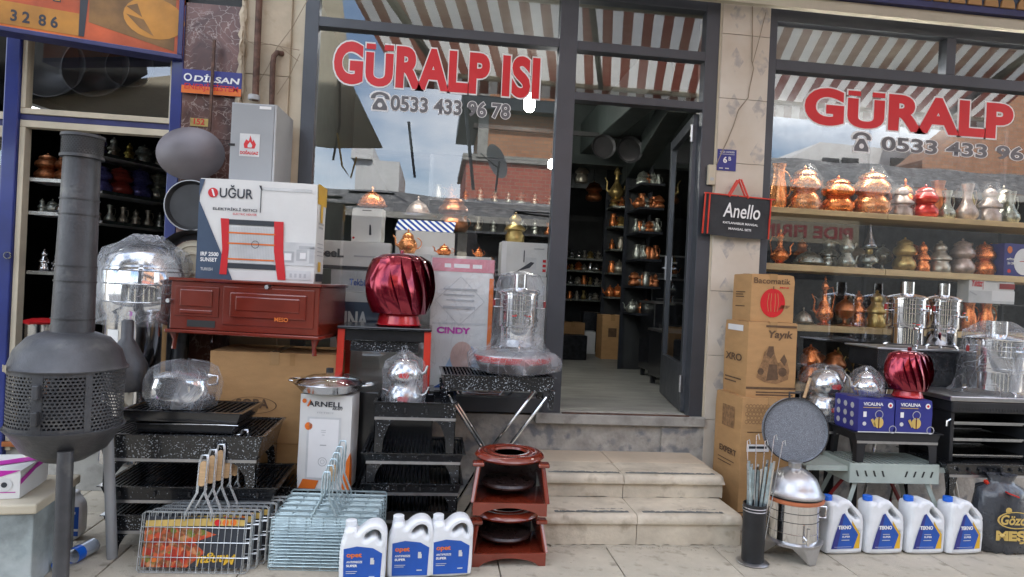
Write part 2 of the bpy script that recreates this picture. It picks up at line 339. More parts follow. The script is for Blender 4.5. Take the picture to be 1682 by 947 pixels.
def lattice_marble():
    "cream tiles with a faint damask of grey lozenges"
    m, t, N, L = nodes('lozenge_tile'); o = N('ShaderNodeOutputMaterial'); b = N('ShaderNodeBsdfPrincipled'); L(b.outputs[0], o.inputs[0]); b.inputs['Roughness'].default_value = .4
    c = ocoord(t); s = N('ShaderNodeSeparateXYZ'); L(c, s.inputs[0])
    def M(op, a, bb=None):
        k = N('ShaderNodeMath'); k.operation = op
        for i, q in enumerate((a, bb)):
            if q is None: continue
            if isinstance(q, (int, float)): k.inputs[i].default_value = q
            else: L(q, k.inputs[i])
        return k.outputs[0]
    X = M('MULTIPLY', s.outputs['X'], 5.2); Z = M('MULTIPLY', s.outputs['Z'], 3.1)
    fa = M('ABSOLUTE', M('SUBTRACT', M('FRACT', X), .5)); fb = M('ABSOLUTE', M('SUBTRACT', M('FRACT', Z), .5)); su = M('ADD', fa, fb)
    lz = M('LESS_THAN', su, .3)
    n = N('ShaderNodeTexNoise'); n.inputs['Scale'].default_value = 22; n.inputs['Detail'].default_value = 5; L(c, n.inputs[0]); r = N('ShaderNodeValToRGB'); r.color_ramp.elements[0].position = .42; r.color_ramp.elements[1].position = .62; L(n.outputs['Fac'], r.inputs[0])
    f = M('MULTIPLY', M('MULTIPLY', lz, r.outputs[0]), .8)
    n2 = N('ShaderNodeTexNoise'); n2.inputs['Scale'].default_value = 3; n2.inputs['Detail'].default_value = 6; L(c, n2.inputs[0]); r2 = N('ShaderNodeValToRGB'); r2.color_ramp.elements[0].position = .3; r2.color_ramp.elements[0].color = (.53, .46, .37, 1); r2.color_ramp.elements[1].position = .7; r2.color_ramp.elements[1].color = (.66, .61, .53, 1); L(n2.outputs['Fac'], r2.inputs[0])
    x = N('ShaderNodeMix'); x.data_type = 'RGBA'; L(f, x.inputs['Factor']); L(r2.outputs[0], x.inputs['A']); x.inputs['B'].default_value = (.36, .34, .33, 1); L(x.outputs['Result'], b.inputs['Base Color']); return m
K['lozenge'] = lattice_marble()

def stripes(name, c1, c2, period, skew=0.0, transl=.5):
    m, t, N, L = nodes(name); o = N('ShaderNodeOutputMaterial'); c = ocoord(t); s = N('ShaderNodeSeparateXYZ'); L(c, s.inputs[0])
    k = N('ShaderNodeMath'); k.operation = 'MULTIPLY_ADD'; k.inputs[1].default_value = skew; L(s.outputs['Y'], k.inputs[0]); L(s.outputs['X'], k.inputs[2])
    d = N('ShaderNodeMath'); d.operation = 'DIVIDE'; d.inputs[1].default_value = period; L(k.outputs[0], d.inputs[0]); f = N('ShaderNodeMath'); f.operation = 'FRACT'; L(d.outputs[0], f.inputs[0]); g = N('ShaderNodeMath'); g.operation = 'LESS_THAN'; g.inputs[1].default_value = .5; L(f.outputs[0], g.inputs[0])
    x = N('ShaderNodeMix'); x.data_type = 'RGBA'; L(g.outputs[0], x.inputs['Factor']); x.inputs['A'].default_value = (*c1, 1); x.inputs['B'].default_value = (*c2, 1)
    a = N('ShaderNodeBsdfDiffuse'); b = N('ShaderNodeBsdfTranslucent'); L(x.outputs['Result'], a.inputs[0]); L(x.outputs['Result'], b.inputs[0]); y = N('ShaderNodeMixShader'); y.inputs[0].default_value = transl; L(a.outputs[0], y.inputs[1]); L(b.outputs[0], y.inputs[2]); L(y.outputs[0], o.inputs[0]); return m
K['awning'] = stripes('striped_canvas', (.20, .062, .045), (.78, .76, .71), .19, .26, .6)
K['blue_stripe'] = stripes('blue_stripe', (.02, .06, .30), (.8, .8, .8), .05, 1.0, 0)

def meatprint():
    "food photograph on the grill cards: red, orange and brown pieces"
    m, t, N, L = nodes('food_print'); o = N('ShaderNodeOutputMaterial'); b = N('ShaderNodeBsdfPrincipled'); L(b.outputs[0], o.inputs[0]); b.inputs['Roughness'].default_value = .35
    v = N('ShaderNodeTexVoronoi'); v.inputs['Scale'].default_value = 38; v.inputs['Randomness'].default_value = 1; c = ocoord(t); L(c, v.inputs[0])
    n = N('ShaderNodeTexNoise'); n.inputs['Scale'].default_value = 30; n.inputs['Detail'].default_value = 5; L(c, n.inputs[0])
    s = N('ShaderNodeSeparateColor'); L(v.outputs['Color'], s.inputs[0]); ad = N('ShaderNodeMath'); ad.operation = 'MULTIPLY_ADD'; ad.inputs[1].default_value = .6; L(s.outputs[0], ad.inputs[0]); ml = N('ShaderNodeMath'); ml.operation = 'MULTIPLY'; ml.inputs[1].default_value = .45; L(n.outputs['Fac'], ml.inputs[0]); L(ml.outputs[0], ad.inputs[2])
    r = N('ShaderNodeValToRGB'); e = r.color_ramp.elements; e[0].position = .15; e[0].color = (.10, .02, .01, 1); e[1].position = .95; e[1].color = (.75, .35, .08, 1)
    for p, cc in ((.35, (.45, .03, .015)), (.5, (.62, .12, .04)), (.62, (.16, .06, .02)), (.74, (.60, .25, .12)), (.83, (.10, .16, .02))): k = r.color_ramp.elements.new(p); k.color = (*cc, 1)
    L(ad.outputs[0], r.inputs[0]); L(r.outputs[0], b.inputs['Base Color']); return m
K['food'] = meatprint()

def holes_mat():
    "perforated sheet: alpha holes on a hexagon-like grid"
    m, t, N, L = nodes('mesh_sheet'); o = N('ShaderNodeOutputMaterial'); return m

# ---------------------------------------------------------------- lettering and flat print
def sign_umlaut(me, idx, grow):
    "the sign painter's U: lowered letter number idx (from the left) with two square dots inside the cap height"
    n = len(me.vertices); par = list(range(n))
    def fd(i):
        while par[i] != i: par[i] = par[par[i]]; i = par[i]
        return i
    seen = {}
    for i, v in enumerate(me.vertices):
        k = (round(v.co.x, 4), round(v.co.y, 4))
        if k in seen: par[fd(i)] = fd(seen[k])
        else: seen[k] = i
    for p in me.polygons:
        for q in p.vertices: par[fd(q)] = fd(p.vertices[0])
    isl = {}
    for i in range(n): isl.setdefault(fd(i), []).append(i)
    I = [k for k in isl.values() if max(me.vertices[i].co.y for i in k) - min(me.vertices[i].co.y for i in k) > .3]
    I.sort(key=lambda k: min(me.vertices[i].co.x for i in k)); u = I[idx]
    xs = [me.vertices[i].co.x for i in u]; ys = [me.vertices[i].co.y for i in u]; cap = max(ys); x0, x1 = min(xs), max(xs)
    for i in u: me.vertices[i].co.y = min(ys) + (me.vertices[i].co.y - min(ys)) * .80
    w = (x1 - x0) * .34; b = cap * .86 - grow * .6; t = cap
    vs = [tuple(v.co) for v in me.vertices]; fs = [tuple(p.vertices) for p in me.polygons]
    for a in (x0, x1 - w): k = len(vs); vs += [(a, b, 0), (a + w, b, 0), (a + w, t, 0), (a, t, 0)]; fs.append((k, k + 1, k + 2, k + 3))
    m2 = bpy.data.meshes.new('t'); m2.from_pydata(vs, [], fs); m2.update(); return m2
def text_obj(s, mat, height=None, width=None, bold=0, name='lettering', parent=None, m=None, align='LEFT', space=1, shear=0, sx=1, spc=1.0):
    um = s.index('Ü') if 'Ü' in s else None; s = s.replace('Ü', 'U')
    cu = bpy.data.curves.new('t', 'FONT'); cu.body = s; cu.size = 1; cu.offset = bold; cu.align_x = align; cu.shear = shear; cu.space_character = spc; cu.resolution_u = 5
    o = bpy.data.objects.new('t', cu); C.objects.link(o); dg = bpy.context.evaluated_depsgraph_get(); dg.update(); me = bpy.data.meshes.new_from_object(o.evaluated_get(dg)); C.objects.unlink(o); bpy.data.objects.remove(o)
    if um is not None: me = sign_umlaut(me, um, bold - .05)
    xs = [v.co.x for v in me.vertices]; ys = [v.co.y for v in me.vertices]
    if not xs: return None
    w = max(xs) - min(xs); h = max(ys) - min(ys); kx = ky = 1
    if height: kx = ky = height / h
    if width: kx = width / w; ky = ky if height else kx
    kx *= sx
    x0, y0 = min(xs), min(ys)
    for v in me.vertices: v.co = ((v.co.x - x0) * kx, 0, (v.co.y - y0) * ky)      # lies in x,z and faces -y
    me.materials.clear(); me.materials.append(mat); me.name = name
    t = bpy.data.objects.new(name, me); C.objects.link(t)
    if parent: t.parent = parent
    if m is not None: t.matrix_local = m
    return t
class Face:
    "a flat frame on the side of a box: origin lower left, u to the right, v up, prints 1 mm proud per layer"
    def __init__(s, parent, o, u, v, w, h):
        s.p = parent; s.o = Vector(o); s.u = Vector(u).normalized(); s.v = Vector(v).normalized(); s.w = w; s.h = h; s.n = s.u.cross(s.v); s.k = 0
    def pt(s, a, b, lay): return s.o + s.u * a * s.w + s.v * b * s.h + s.n * (.0012 * lay + .0005)
    def poly(s, pts, mat, lay=1, name='print'):
        m = MB(); m.poly([s.pt(a, b, lay) for a, b in pts]); return m.build(name, mat, s.p)
    def rect(s, a0, a1, b0, b1, mat, lay=1, name='print'): return s.poly([(a0, b0), (a1, b0), (a1, b1), (a0, b1)], mat, lay, name)
    def disc(s, a, b, r, mat, lay=1, n=16, e=1, name='print'):
        return s.poly([(a + r * math.cos(2 * PI * i / n) / s.w, b + r * e * math.sin(2 * PI * i / n) / s.h) for i in range(n)], mat, lay, name)
    def ring(s, a, b, r, w, mat, lay=1, n=18, e=1, name='print'):
        m = MB(); f = lambda q, i: s.pt(a + q * math.cos(2 * PI * i / n) / s.w, b + q * e * math.sin(2 * PI * i / n) / s.h, lay)
        for i in range(n): m.poly([f(r, i), f(r, i + 1), f(r - w, i + 1), f(r - w, i)][::-1])
        return m.build(name, mat, s.p)
    def many(s, rects, mat, lay=1, name='print'):
        m = MB()
        for a0, a1, b0, b1 in rects: m.poly([s.pt(a0, b0, lay), s.pt(a1, b0, lay), s.pt(a1, b1, lay), s.pt(a0, b1, lay)])
        return m.build(name, mat, s.p)
    def text(s, a, b, txt, mat, height=None, width=None, bold=0, lay=2, rot=0, **kw):
        "height and width are fractions of the face"
        M = Matrix((s.u, -s.n, s.v)).transposed().to_4x4()
        M = Matrix.Translation(s.pt(a, b, lay)) @ M @ Matrix.Rotation(-rot, 4, 'Y')
        return text_obj(txt, mat, height * s.h if height else None, width * s.w if width else None, bold, parent=s.p, m=M, **kw)
def faces(parent, w, d, h, y0=None):
    "front, right and left print frames of a box centred on its base"
    y = -d / 2
    return (Face(parent, (-w / 2, y, 0), (1, 0, 0), (0, 0, 1), w, h), Face(parent, (w / 2, y, 0), (0, 1, 0), (0, 0, 1), d, h), Face(parent, (-w / 2, -y, 0), (0, -1, 0), (0, 0, 1), d, h))
def softbox(w, d, h, seed):
    "carton with slightly hollow faces, soft dented edges and corners"
    rr = random.Random(seed); n = 7; idx = {}; vs = []; fs = []
    k = [rr.uniform(.3, 1) * .0045 for _ in range(6)]; ph = [rr.uniform(0, 6) for _ in range(6)]
    def V(i, j, l):
        if (i, j, l) in idx: return idx[(i, j, l)]
        u, v, q = i / n, j / n, l / n; x, y, z = (u - .5) * w, (v - .5) * d, q * h; e = sum(1 for a in (i, j, l) if a in (0, n))
        b = lambda a, c: math.sin(PI * a) * math.sin(PI * c)
        if e == 1:
            if i in (0, n): x -= math.copysign(k[0] * b(v, q), x)
            if j in (0, n): y -= math.copysign(k[1 + (j > 0)] * b(u, q), y)
            if l == n: z -= k[3] * b(u, v)
        elif e == 2:
            o = .0012 + .0018 * abs(math.sin(ph[0] + 3 * u + 5 * v + 4 * q)); x -= math.copysign(o, x) * (i in (0, n)); y -= math.copysign(o, y) * (j in (0, n)); z -= o * (l == n)
        else: o = rr.uniform(.002, .007); x -= math.copysign(o, x); y -= math.copysign(o, y); z -= o * (l == n)
        idx[(i, j, l)] = len(vs); vs.append((x, y, z)); return idx[(i, j, l)]
    for a in range(n):
        for b_ in range(n):
            for s_ in (0, n):
                q = [V(s_, a, b_), V(s_, a + 1, b_), V(s_, a + 1, b_ + 1), V(s_, a, b_ + 1)]; fs.append(tuple(q if s_ else q[::-1]))
                q = [V(a, s_, b_), V(a + 1, s_, b_), V(a + 1, s_, b_ + 1), V(a, s_, b_ + 1)]; fs.append(tuple(q[::-1] if s_ else q))
                q = [V(a, b_, s_), V(a + 1, b_, s_), V(a + 1, b_ + 1, s_), V(a, b_ + 1, s_)]; fs.append(tuple(q if s_ else q[::-1]))
    return MB().add(vs, fs)
def carton(label, cat, loc, rz, w, d, h, mat, name='carton', group=None, flap=True, bev=.004):
    t = thing(name, label, cat, loc, rz, group)
    softbox(w, d, h, sum(map(ord, label))).build('box_body', mat, t, smooth=30)
    if mat in (K['card'], K['card_side']): MB().box(-.026, .026, -d / 2 - .0008, -d / 2 + .004, h * .86, h + .0012).box(-.026, .026, -d / 2 + .004, d / 2, h + .0002, h + .0018).build('packing_tape', K['parcel_tape'], t)
    if flap: MB().box(-w / 2 + .004, w / 2 - .004, -.004, .004, h, h + .0015).build('flap_seam', K['grey_print'] if mat is K['white_box'] else K['card_mid'], t)
    return t, faces(t, w, d, h)

# ================================================================ SETTING
def wb(mb, name, mat, root=None, **kw):
    "build world-space geometry; with a root, the child is shifted back so that it stays where it was drawn"
    return mb.build(name, mat, root, loc=(-root.location if root else None), **kw)
def box(x0, x1, y0, y1, z0, z1): return MB().box(x0, x1, y0, y1, z0, z1)
def struct(mb, name, mat, **kw): return tag(mb.build(name, mat, **kw), kind='structure')
def X(px, py, Y=0): return at(px, py, Y).x
def Z(px, py, Y=0): return at(px, py, Y).z

struct(box(-60, 60, -60, -3.2, -.3, -.14), 'street', K['asphalt'])
pv = struct(box(-14, 14, -3.2, .6, -.3, -.02), 'pavement', K['rubber'])
kb = struct(box(-14, 14, -3.36, -3.204, -.3, .0), 'kerb', K['concrete'], bevel=.01)
# paving slabs, each a piece of its own, in the strip that the photograph shows
slab_me = {}
yrows = [(-3.2, -2.6), (-2.6, -1.98), (-1.98, -1.36), (-1.36, -.88), (-.88, -.4), (-.4, .02)]
for r, (ya, yb) in enumerate(yrows):
    sw = .62
    for i in range(-6, 8):
        w2 = sw - .006; key = (r,)
        if key not in slab_me:
            o = box(0, w2, 0, yb - ya - .006, -.03, 0).build('paving_slab', K['pave'], pv, bevel=.003); slab_me[key] = o
        else:
            o = slab_me[key].copy(); C.objects.link(o)
        o.location = (i * sw + (.31 if r % 2 else 0) + .08, ya, -.001 - random.random() * .002)
        o.rotation_euler = (random.uniform(-.002, .002), random.uniform(-.002, .002), 0)
struct(box(-14, -4.03, -3.2, .6, -.019, -.002), 'pavement_left', K['pave']); struct(box(4.9, 14, -3.2, .6, -.019, -.002), 'pavement_right', K['pave'])

FZ = .57       # floor level of the shop
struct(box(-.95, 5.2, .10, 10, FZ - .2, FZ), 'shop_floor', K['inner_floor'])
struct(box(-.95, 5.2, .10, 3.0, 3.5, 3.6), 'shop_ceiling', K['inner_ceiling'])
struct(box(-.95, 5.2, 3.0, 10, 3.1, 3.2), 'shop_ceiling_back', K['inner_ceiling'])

bld = thing('shop_building', 'two-storey shop building with a rough rendered plinth under the windows', 'building', (1.5, .3, 0))
wb(box(-1.02, 2.2, .015, .40, -.02, .545), 'plinth', K['render_wall'], bld)
wb(box(2.2, 7.2, -.0, .40, -.02, .60), 'plinth', K['render_wall'], bld)
wb(box(-1.02, 5.3, .12, .5, 3.62, 6.5), 'upper_wall', K['cream_wall'], bld)
wb(box(-9.5, -1.02, .12, .5, 3.3, 6.5), 'upper_wall', K['cream_wall'], bld)
wb(box(5.3, 12, .12, .5, 0, 6.5), 'upper_wall', K['cream_wall'], bld)
wb(box(-12, -3.35, .12, .5, 0, 6.5), 'upper_wall', K['cream_wall'], bld)
wb(box(-12, 12, .5, 10, 6.5, 6.7), 'roof', K['roof'], bld)
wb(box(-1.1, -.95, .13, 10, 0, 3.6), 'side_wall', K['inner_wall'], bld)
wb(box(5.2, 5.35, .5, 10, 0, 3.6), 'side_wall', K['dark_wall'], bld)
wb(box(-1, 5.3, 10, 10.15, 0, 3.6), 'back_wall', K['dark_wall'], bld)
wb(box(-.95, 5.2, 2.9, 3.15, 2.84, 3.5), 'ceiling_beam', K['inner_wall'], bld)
wb(box(1.55, 1.75, .5, 8, 2.95, 3.3), 'ceiling_beam', K['inner_wall'], bld, bevel=.01)
# between windows and floor slab of the display
wb(box(2.25, 5.2, .1, .12, .58, .62), 'sill_board', K['pine'], bld)

# --- shop fronts
TB = (Z(519, 41.5), Z(519, 25.5))          # transom bottom and top
DT = (Z(944, 163), Z(944, 150))
zt = Z(1100, 12)
def bars(root, rects, name, mat=K['frame'], y0=0.0, y1=.085):
    for (a, b, c, d, nm) in rects:
        wb(box(a, b, y0, y1, c, d), nm, mat, root, bevel=.003)
def pane(root, x0, x1, z0, z1, y=.045, mat=None):
    m = MB(); m.box(x0, x1, y - .003, y + .003, z0, z1)
    return wb(m, 'pane', mat or K['glass'], root)
xl0, xl1 = X(489, 290), X(512, 290); xp0, xp1 = X(918.5, 82), X(948, 82); xd0, xd1 = X(1160, 60), X(1182, 60)
lw = thing('shop_window', 'large left shop window with anthracite frame and nine-letter red lettering', 'window', ((xl0 + xp0) / 2, .04, .56))
bars(lw, [(xl0, xl1, .56, 3.62, 'jamb'), (xl1, xp0, TB[0], TB[1], 'transom'), (xl1, xp0, 3.46, 3.62, 'head_bar'), (xl1, xp0, .56, .66, 'bottom_rail')], '')
p1 = pane(lw, xl1, xp0, .66, TB[0]); pane(lw, xl1, xp0, TB[1], 3.46)
dw = thing('shop_doorway', 'anthracite door frame with two striped transom lights above the open door', 'doorway', ((xp0 + xd1) / 2, .04, .56))
bars(dw, [(xp0 + .001, xp1, .56, 3.62, 'door_post'), (xd0, xd1, .56, 3.62, 'door_post'), (xp1, xd0, TB[0] - .005, TB[1] - .005, 'transom'), (xp1, xd0, DT[0], DT[1], 'door_head'), (xp1, xd0, 3.40, 3.62, 'head_bar')], '')
pane(dw, xp1, xd0, DT[1], TB[0] - .005); pane(dw, xp1, xd0, TB[1] - .005, 3.40)
# open door leaf, hinged on the right post, swung inwards
dl = thing('glass_door', 'open glazed door leaf with a dark metal kick panel, swung into the shop', 'door', (xd0 - .005, .09, FZ + .012), R(-98.0 + 180 - 8 + 14))
_e = at(1088, 628, 1.0); dl.rotation_euler = (0, 0, math.atan2(_e.y - dl.location.y, _e.x - dl.location.x))
DH = DT[0] - FZ - .02; DWd = .93
def rail(a, b, c, d, nm): box(a, b, -.022, .022, c, d).build(nm, K['frame'], dl, bevel=.003)
rail(0, .075, 0, DH, 'stile'); rail(DWd - .075, DWd, 0, DH, 'stile'); rail(.075, DWd - .075, DH - .08, DH, 'top_rail'); rail(.075, DWd - .075, 0, .33, 'kick_panel')
box(.075, DWd - .075, -.003, .003, .33, DH - .08).build('pane', K['glass_door'], dl)
hd = MB(); hd.tube([(DWd - .04, .02, 1.05), (DWd - .04, .05, 1.05), (DWd - .10, .05, 1.05)], .007, 8); hd.box(DWd - .06, DWd - .02, .022, .032, .95, 1.15); hd.build('handle', K['steel_dull'], dl, smooth=True)
for z in (.14, DH - .2): MB().cyl((-.01, .03, z), (-.01, .03, z + .12), .012, 8).build('hinge', K['steel_dull'], dl, smooth=True)

xr0, xr1 = X(1262, 100), X(1275, 100)
RT = (Z(1272, 114), Z(1272, 96)); RH = (Z(1275, 34), Z(1262, 10)); RM = (X(1556, 70), X(1571, 70))
rw = thing('shop_window', 'large right shop window with anthracite frame above copper shelves', 'window', (3.6, .04, .6))
bars(rw, [(xr0, xr1, .60, RH[1], 'jamb'), (xr1, 5.2, RT[0], RT[1], 'transom'), (xr1, 5.2, RH[0], RH[1], 'head_bar'), (RM[0], RM[1], RT[1], RH[0], 'mullion'), (xr1, 5.2, .60, .68, 'bottom_rail')], '')
p2 = pane(rw, xr1, 5.2, .68, RT[0]); pane(rw, xr1, RM[0], RT[1], RH[0]); pane(rw, RM[1], 5.2, RT[1], RH[0])
lin = tag(wb(box(xr0, 5.3, -.012, .3, RH[1] + .001, RH[1] + .085), 'lintel', K['cream'], None, bevel=.004), 'cream lintel strip directly above the right shop window', 'lintel')
# carved and painted eaves board at the top right
or_ = thing('eaves_board', 'ornate eaves board with beige scallops on dark blue, top right', 'eaves board', (3.7, -.03, RH[1] + .09))
zb = RH[1] + .088
wb(box(xr0 + .1, 5.3, -.05, .3, zb, zb + .045), 'blue_band', K['blue_dim'], or_)
wb(box(xr0 + .1, 5.3, -.045, .3, zb + .046, zb + .16), 'backing', K['navy'], or_)
for i in range(20):
    x = xr0 + .2 + i * .132
    m = MB(); m.prism([(x - .055, zb + .047), (x + .055, zb + .047), (x + .048, zb + .09), (x + .025, zb + .125), (x - .025, zb + .125), (x - .048, zb + .09)], -.062, -.0455)
    wb(m, 'scallop', K['card'], or_)
wb(box(xr0 + .1, 5.3, -.09, .3, zb + .162, zb + .30), 'top_rail', K['brown_side'], or_, bevel=.006)
# wall strip above left window
tag(wb(box(xl0, xr0, .0, .12, 3.622, 3.8), 'lintel', K['cream'], None), 'cream strip over the left window and the doorway', 'lintel')

# --- lettering on the glass
def glass_text(root_pane, txt, pa, pb, hpx, mats, bold, spc=1.0):
    "txt from pixel pa (lower left) to pb (lower right), cap height hpx pixels at the left end, on the pane's outer face"
    A = at(*pa, .04); B = at(*pb, .04); T = at(pa[0], pa[1] - hpx, .04); h = T.z - A.z; w = B.x - A.x
    obs = []
    for k, (mt, off, nm) in enumerate(mats):
        o = text_obj(txt, mt, h + 2 * off, w + 2 * off, bold + off * (1.0 / h) * .75, name=nm, spc=spc)
        o.location = (A.x - off, .0405 - .0012 * (k + 1), A.z - off); o.parent = root_pane; o.location = Vector(o.location) - root_pane.parent.location - Vector(root_pane.location); obs.append(o)
    return A, h, w
def fulltext(root_pane, txt, pa, pb, hpx, mats, bold): return glass_text(root_pane, txt, pa, pb, hpx, mats, bold)
def slanted(root_pane, txt, pa, pb, hpx, mats, bold):
    glass_text(root_pane, txt, pa, pb, hpx, mats, bold)
RW = [(K['white_print'], .010, 'lettering_outline'), (K['letter_red'], 0, 'lettering')]
GW = [(K['white_print'], .0055, 'lettering_outline'), (K['letter_grey'], 0, 'lettering')]
glass_text(p1, 'GÜRALP ISI', (547, 136), (885, 158), 71, RW, .05, 1.07)
glass_text(p1, '0533 433 96 78', (641, 181), (837, 197), 26, GW, .028)
glass_text(p2, 'GÜRALP', (1320, 203), (1663, 222), 62, RW, .05, 1.07)
glass_text(p2, '0533 433 96 78', (1447, 247), (1738, 266), 24, GW, .028)
def phone(root_pane, px, py, s, ox):
    A = at(px, py, .04); st = []
    def P(pts): return [(A.x + a * s, A.z + b * s) for a, b in pts]
    arc = [(math.cos(t), math.sin(t)) for t in [PI * i / 8 for i in range(9)]]
    hand = [(.5 + .5 * c, .62 + .34 * q) for c, q in arc] + [(.0, .58), (.22, .58), (.28, .70)] + [(.5 - .22 * c, .66 + .14 * q) for c, q in arc][2:7] + [(.72, .70), (.78, .58), (1.0, .58)]
    body = [(.12, 0), (.88, 0), (.88, .2), (.7, .5), (.62, .62), (.38, .62), (.3, .5), (.12, .2)]
    for k, (mt, g, nm) in enumerate(((K['white_print'], .07, 'phone_symbol_outline'), (K['letter_grey'], 0, 'phone_symbol'))):
        m = MB(); y = .0405 - .0012 * (k + 1)
        def grow(pl):
            cx = sum(a for a, b in pl) / len(pl); cz = sum(b for a, b in pl) / len(pl)
            return [(a + (g if a > cx else -g), b + (g if b > cz else -g)) for a, b in pl]
        def sc(pl): return [(A.x + a * s, y, A.z + b * s) for a, b in pl]
        m.poly(sc(grow(body)))
        n = 9; up = hand[:9]; lo = [(1.0, .58), (.78, .58), (.72, .74), (.6, .80), (.5, .81), (.4, .80), (.28, .74), (.22, .58), (0, .58)]
        for i in range(8): m.poly(sc([(up[i][0] + g * (1 if up[i][0] > .5 else -1), up[i][1] + g), (up[i + 1][0] + g * (1 if up[i + 1][0] > .5 else -1), up[i + 1][1] + g), (lo[i + 1][0], lo[i + 1][1] - g * .6), (lo[i][0], lo[i][1] - g * .6)]))
        wb(m, nm, mt, None).parent = root_pane
        o = root_pane.children[-1]; o.location = -root_pane.parent.location - Vector(root_pane.location)
        if k: 
            m2 = MB(); m2.poly([(A.x + (.5 + .13 * math.cos(t)) * s, y - .001, A.z + (.26 + .13 * math.sin(t)) * s) for t in [2 * PI * i / 12 for i in range(12)]])
            wb(m2, 'phone_dial', K['white_print'], None).parent = root_pane; root_pane.children[-1].location = o.location
phone(p1, 608, 179, .125, 0); phone(p2, 1399, 247, .145, 0)

# --- tiled pillar between door and right window
px0, px1 = xd1 + .012, xr0 - .002
tp = thing('tiled_pillar', 'cream tiled pillar with grey lozenge pattern between doorway and right window', 'pillar', ((px0 + px1) / 2, 0, 0))
wb(box(px0, px1, .0, .4, 0, 3.66), 'core', K['render_wall'], tp)
zs = [.1, .55, 1.0, 1.45, 1.9, 2.35, 2.8, 3.25, 3.65]
for i in range(len(zs) - 1):
    wb(box(px0 + .002, px1 - .001, -.014, -.001, zs[i] + .0015, zs[i + 1] - .0015), 'tile', K['lozenge'], tp, bevel=.0015)
wb(box(xd1, px0 + .001, -.006, .3, .3, 3.66), 'edge_trim', K['cream'], tp)
# lintel-high fillet and cracks: loose cable down the pillar
cb = MB(); pts = [(1236, 0), (1236, 60), (1235, 100), (1238, 112), (1231, 145), (1229, 160), (1213, 180), (1205, 205), (1195, 230), (1180, 262), (1172, 282)]
cb.tube([at(x, y, -.022) for x, y in pts], .0035, 5); pts = [(1258, 20), (1248, 60), (1240, 90), (1236, 105)]; cb.tube([at(x, y, -.026) for x, y in pts], .0025, 5)
tag(wb(cb, 'cable', K['cable'], None, smooth=True), 'thin tangled cable running down the cream tiled pillar', 'cable')
# number plate
npl = thing('number_plate', 'small blue house number plate reading 6B on the tiled pillar', 'number plate', at(1193, 280, -.02))
w_, h_ = .137, .148
box(-w_ / 2, w_ / 2, 0, .004, 0, h_).build('plate', K['royal'], npl)
F = Face(npl, (-w_ / 2, 0, 0), (1, 0, 0), (0, 0, 1), w_, h_)
F.text(.30, .36, '6', K['white_print'], height=.30, bold=.03); F.text(.58, .48, 'B', K['white_print'], height=.18, bold=.02)
F.text(.12, .84, 'GAZI CADDESI', K['white_print'], width=.76, bold=.01); F.many([(.1, .3, .08, .13), (.42, .62, .08, .13), (.1, .9, .76, .78)], K['grey_lt'], 2)
# intercom box
ib = thing('intercom', 'narrow cream intercom handset box on the edge of the pillar', 'intercom', at(1169, 303, -.03))
box(-.028, .028, 0, .03, 0, .14).build('casing', K['cream'], ib, bevel=.006); box(-.012, .012, -.003, 0, .03, .05).build('button', K['grey_print'], ib)

# --- threshold and steps
dsl = tag(box(xp0 - .05, px0 + .0, -.045, .11, .50, FZ - .004).build('door_sill', K['concrete'], bevel=.006), 'worn concrete door sill with a dark metal edge', 'door sill')
box(xp1 + .01, xd0 - .0, -.02, .0, FZ - .004, FZ + .004).build('threshold_strip', K['rust'], dsl)
st = thing('entrance_steps', 'two worn cream stone steps with grey grip tape leading to the doorway', 'steps', (1.2, -.43, 0))
S1 = (.60, 1.80, -.86, .17); S2 = (X(893, 785, -.56), X(1187, 800, -.56), -.56, .31)
mid = 1.185
wb(box(S1[0] + .01, S1[1] - .01, -.84, -.0, 0.0, .13), 'core', K['concrete'], st)
wb(box(S2[0] + .01, S2[1] - .01, -.54, -.0, .13, .27), 'core', K['concrete'], st)
wb(box(px0 - .3, px0 + .25, -.012, .014, 0, .52), 'side_render', K['render_wall'], st)
def worn_slab(x0, x1, y0, y1, z0, z1, seed, mat, nose=.018, bottom=True):
    "stone tread with a rounded, foot-worn and slightly chipped nose"
    rr = random.Random(seed); m = MB(); nx = int((x1 - x0) / .018); th = z1 - z0
    prof = [(0, 0, 0), (-nose * .2, th * .30, .3), (0, th * .62, 1), (nose * .35, th * .88, 1), (nose, th * .985, 1), (nose * 2.2, th, .4), ((y1 - y0) * .5, th, .3), (y1 - y0, th, 0), (y1 - y0, 0, 0)]
    w1 = [rr.uniform(-1, 1) for _ in range(nx + 1)]; chip = [max(0, rr.gauss(-1.2, 1)) * .010 for _ in range(nx + 1)]
    vs = []
    for i in range(nx + 1):
        e = min(i, nx - i); r_ = .012 * (1 - e / 1.5) if e < 1.5 else 0; low = .5 * (w1[i] + w1[max(0, i - 1)]); wear = .0035 * math.sin(PI * i / nx)
        for (a, c, k) in prof: vs.append((x0 + (x1 - x0) * i / nx, y0 + a + k * (low * .002 + chip[i]) + r_ * (k > 0), z0 + c - k * (chip[i] * .4 + wear + low * .0008) - r_ * .5 * (c > th * .5)))
    n = len(prof); fs = [(i * n + k, (i + 1) * n + k, (i + 1) * n + (k + 1) % n, i * n + (k + 1) % n) for i in range(nx) for k in range(n)]
    fs += [tuple(range(n)), tuple(nx * n + k for k in range(n - 1, -1, -1))]
    m.add(vs, fs); return wb(m, 'tread_slab', mat, st, smooth=50)
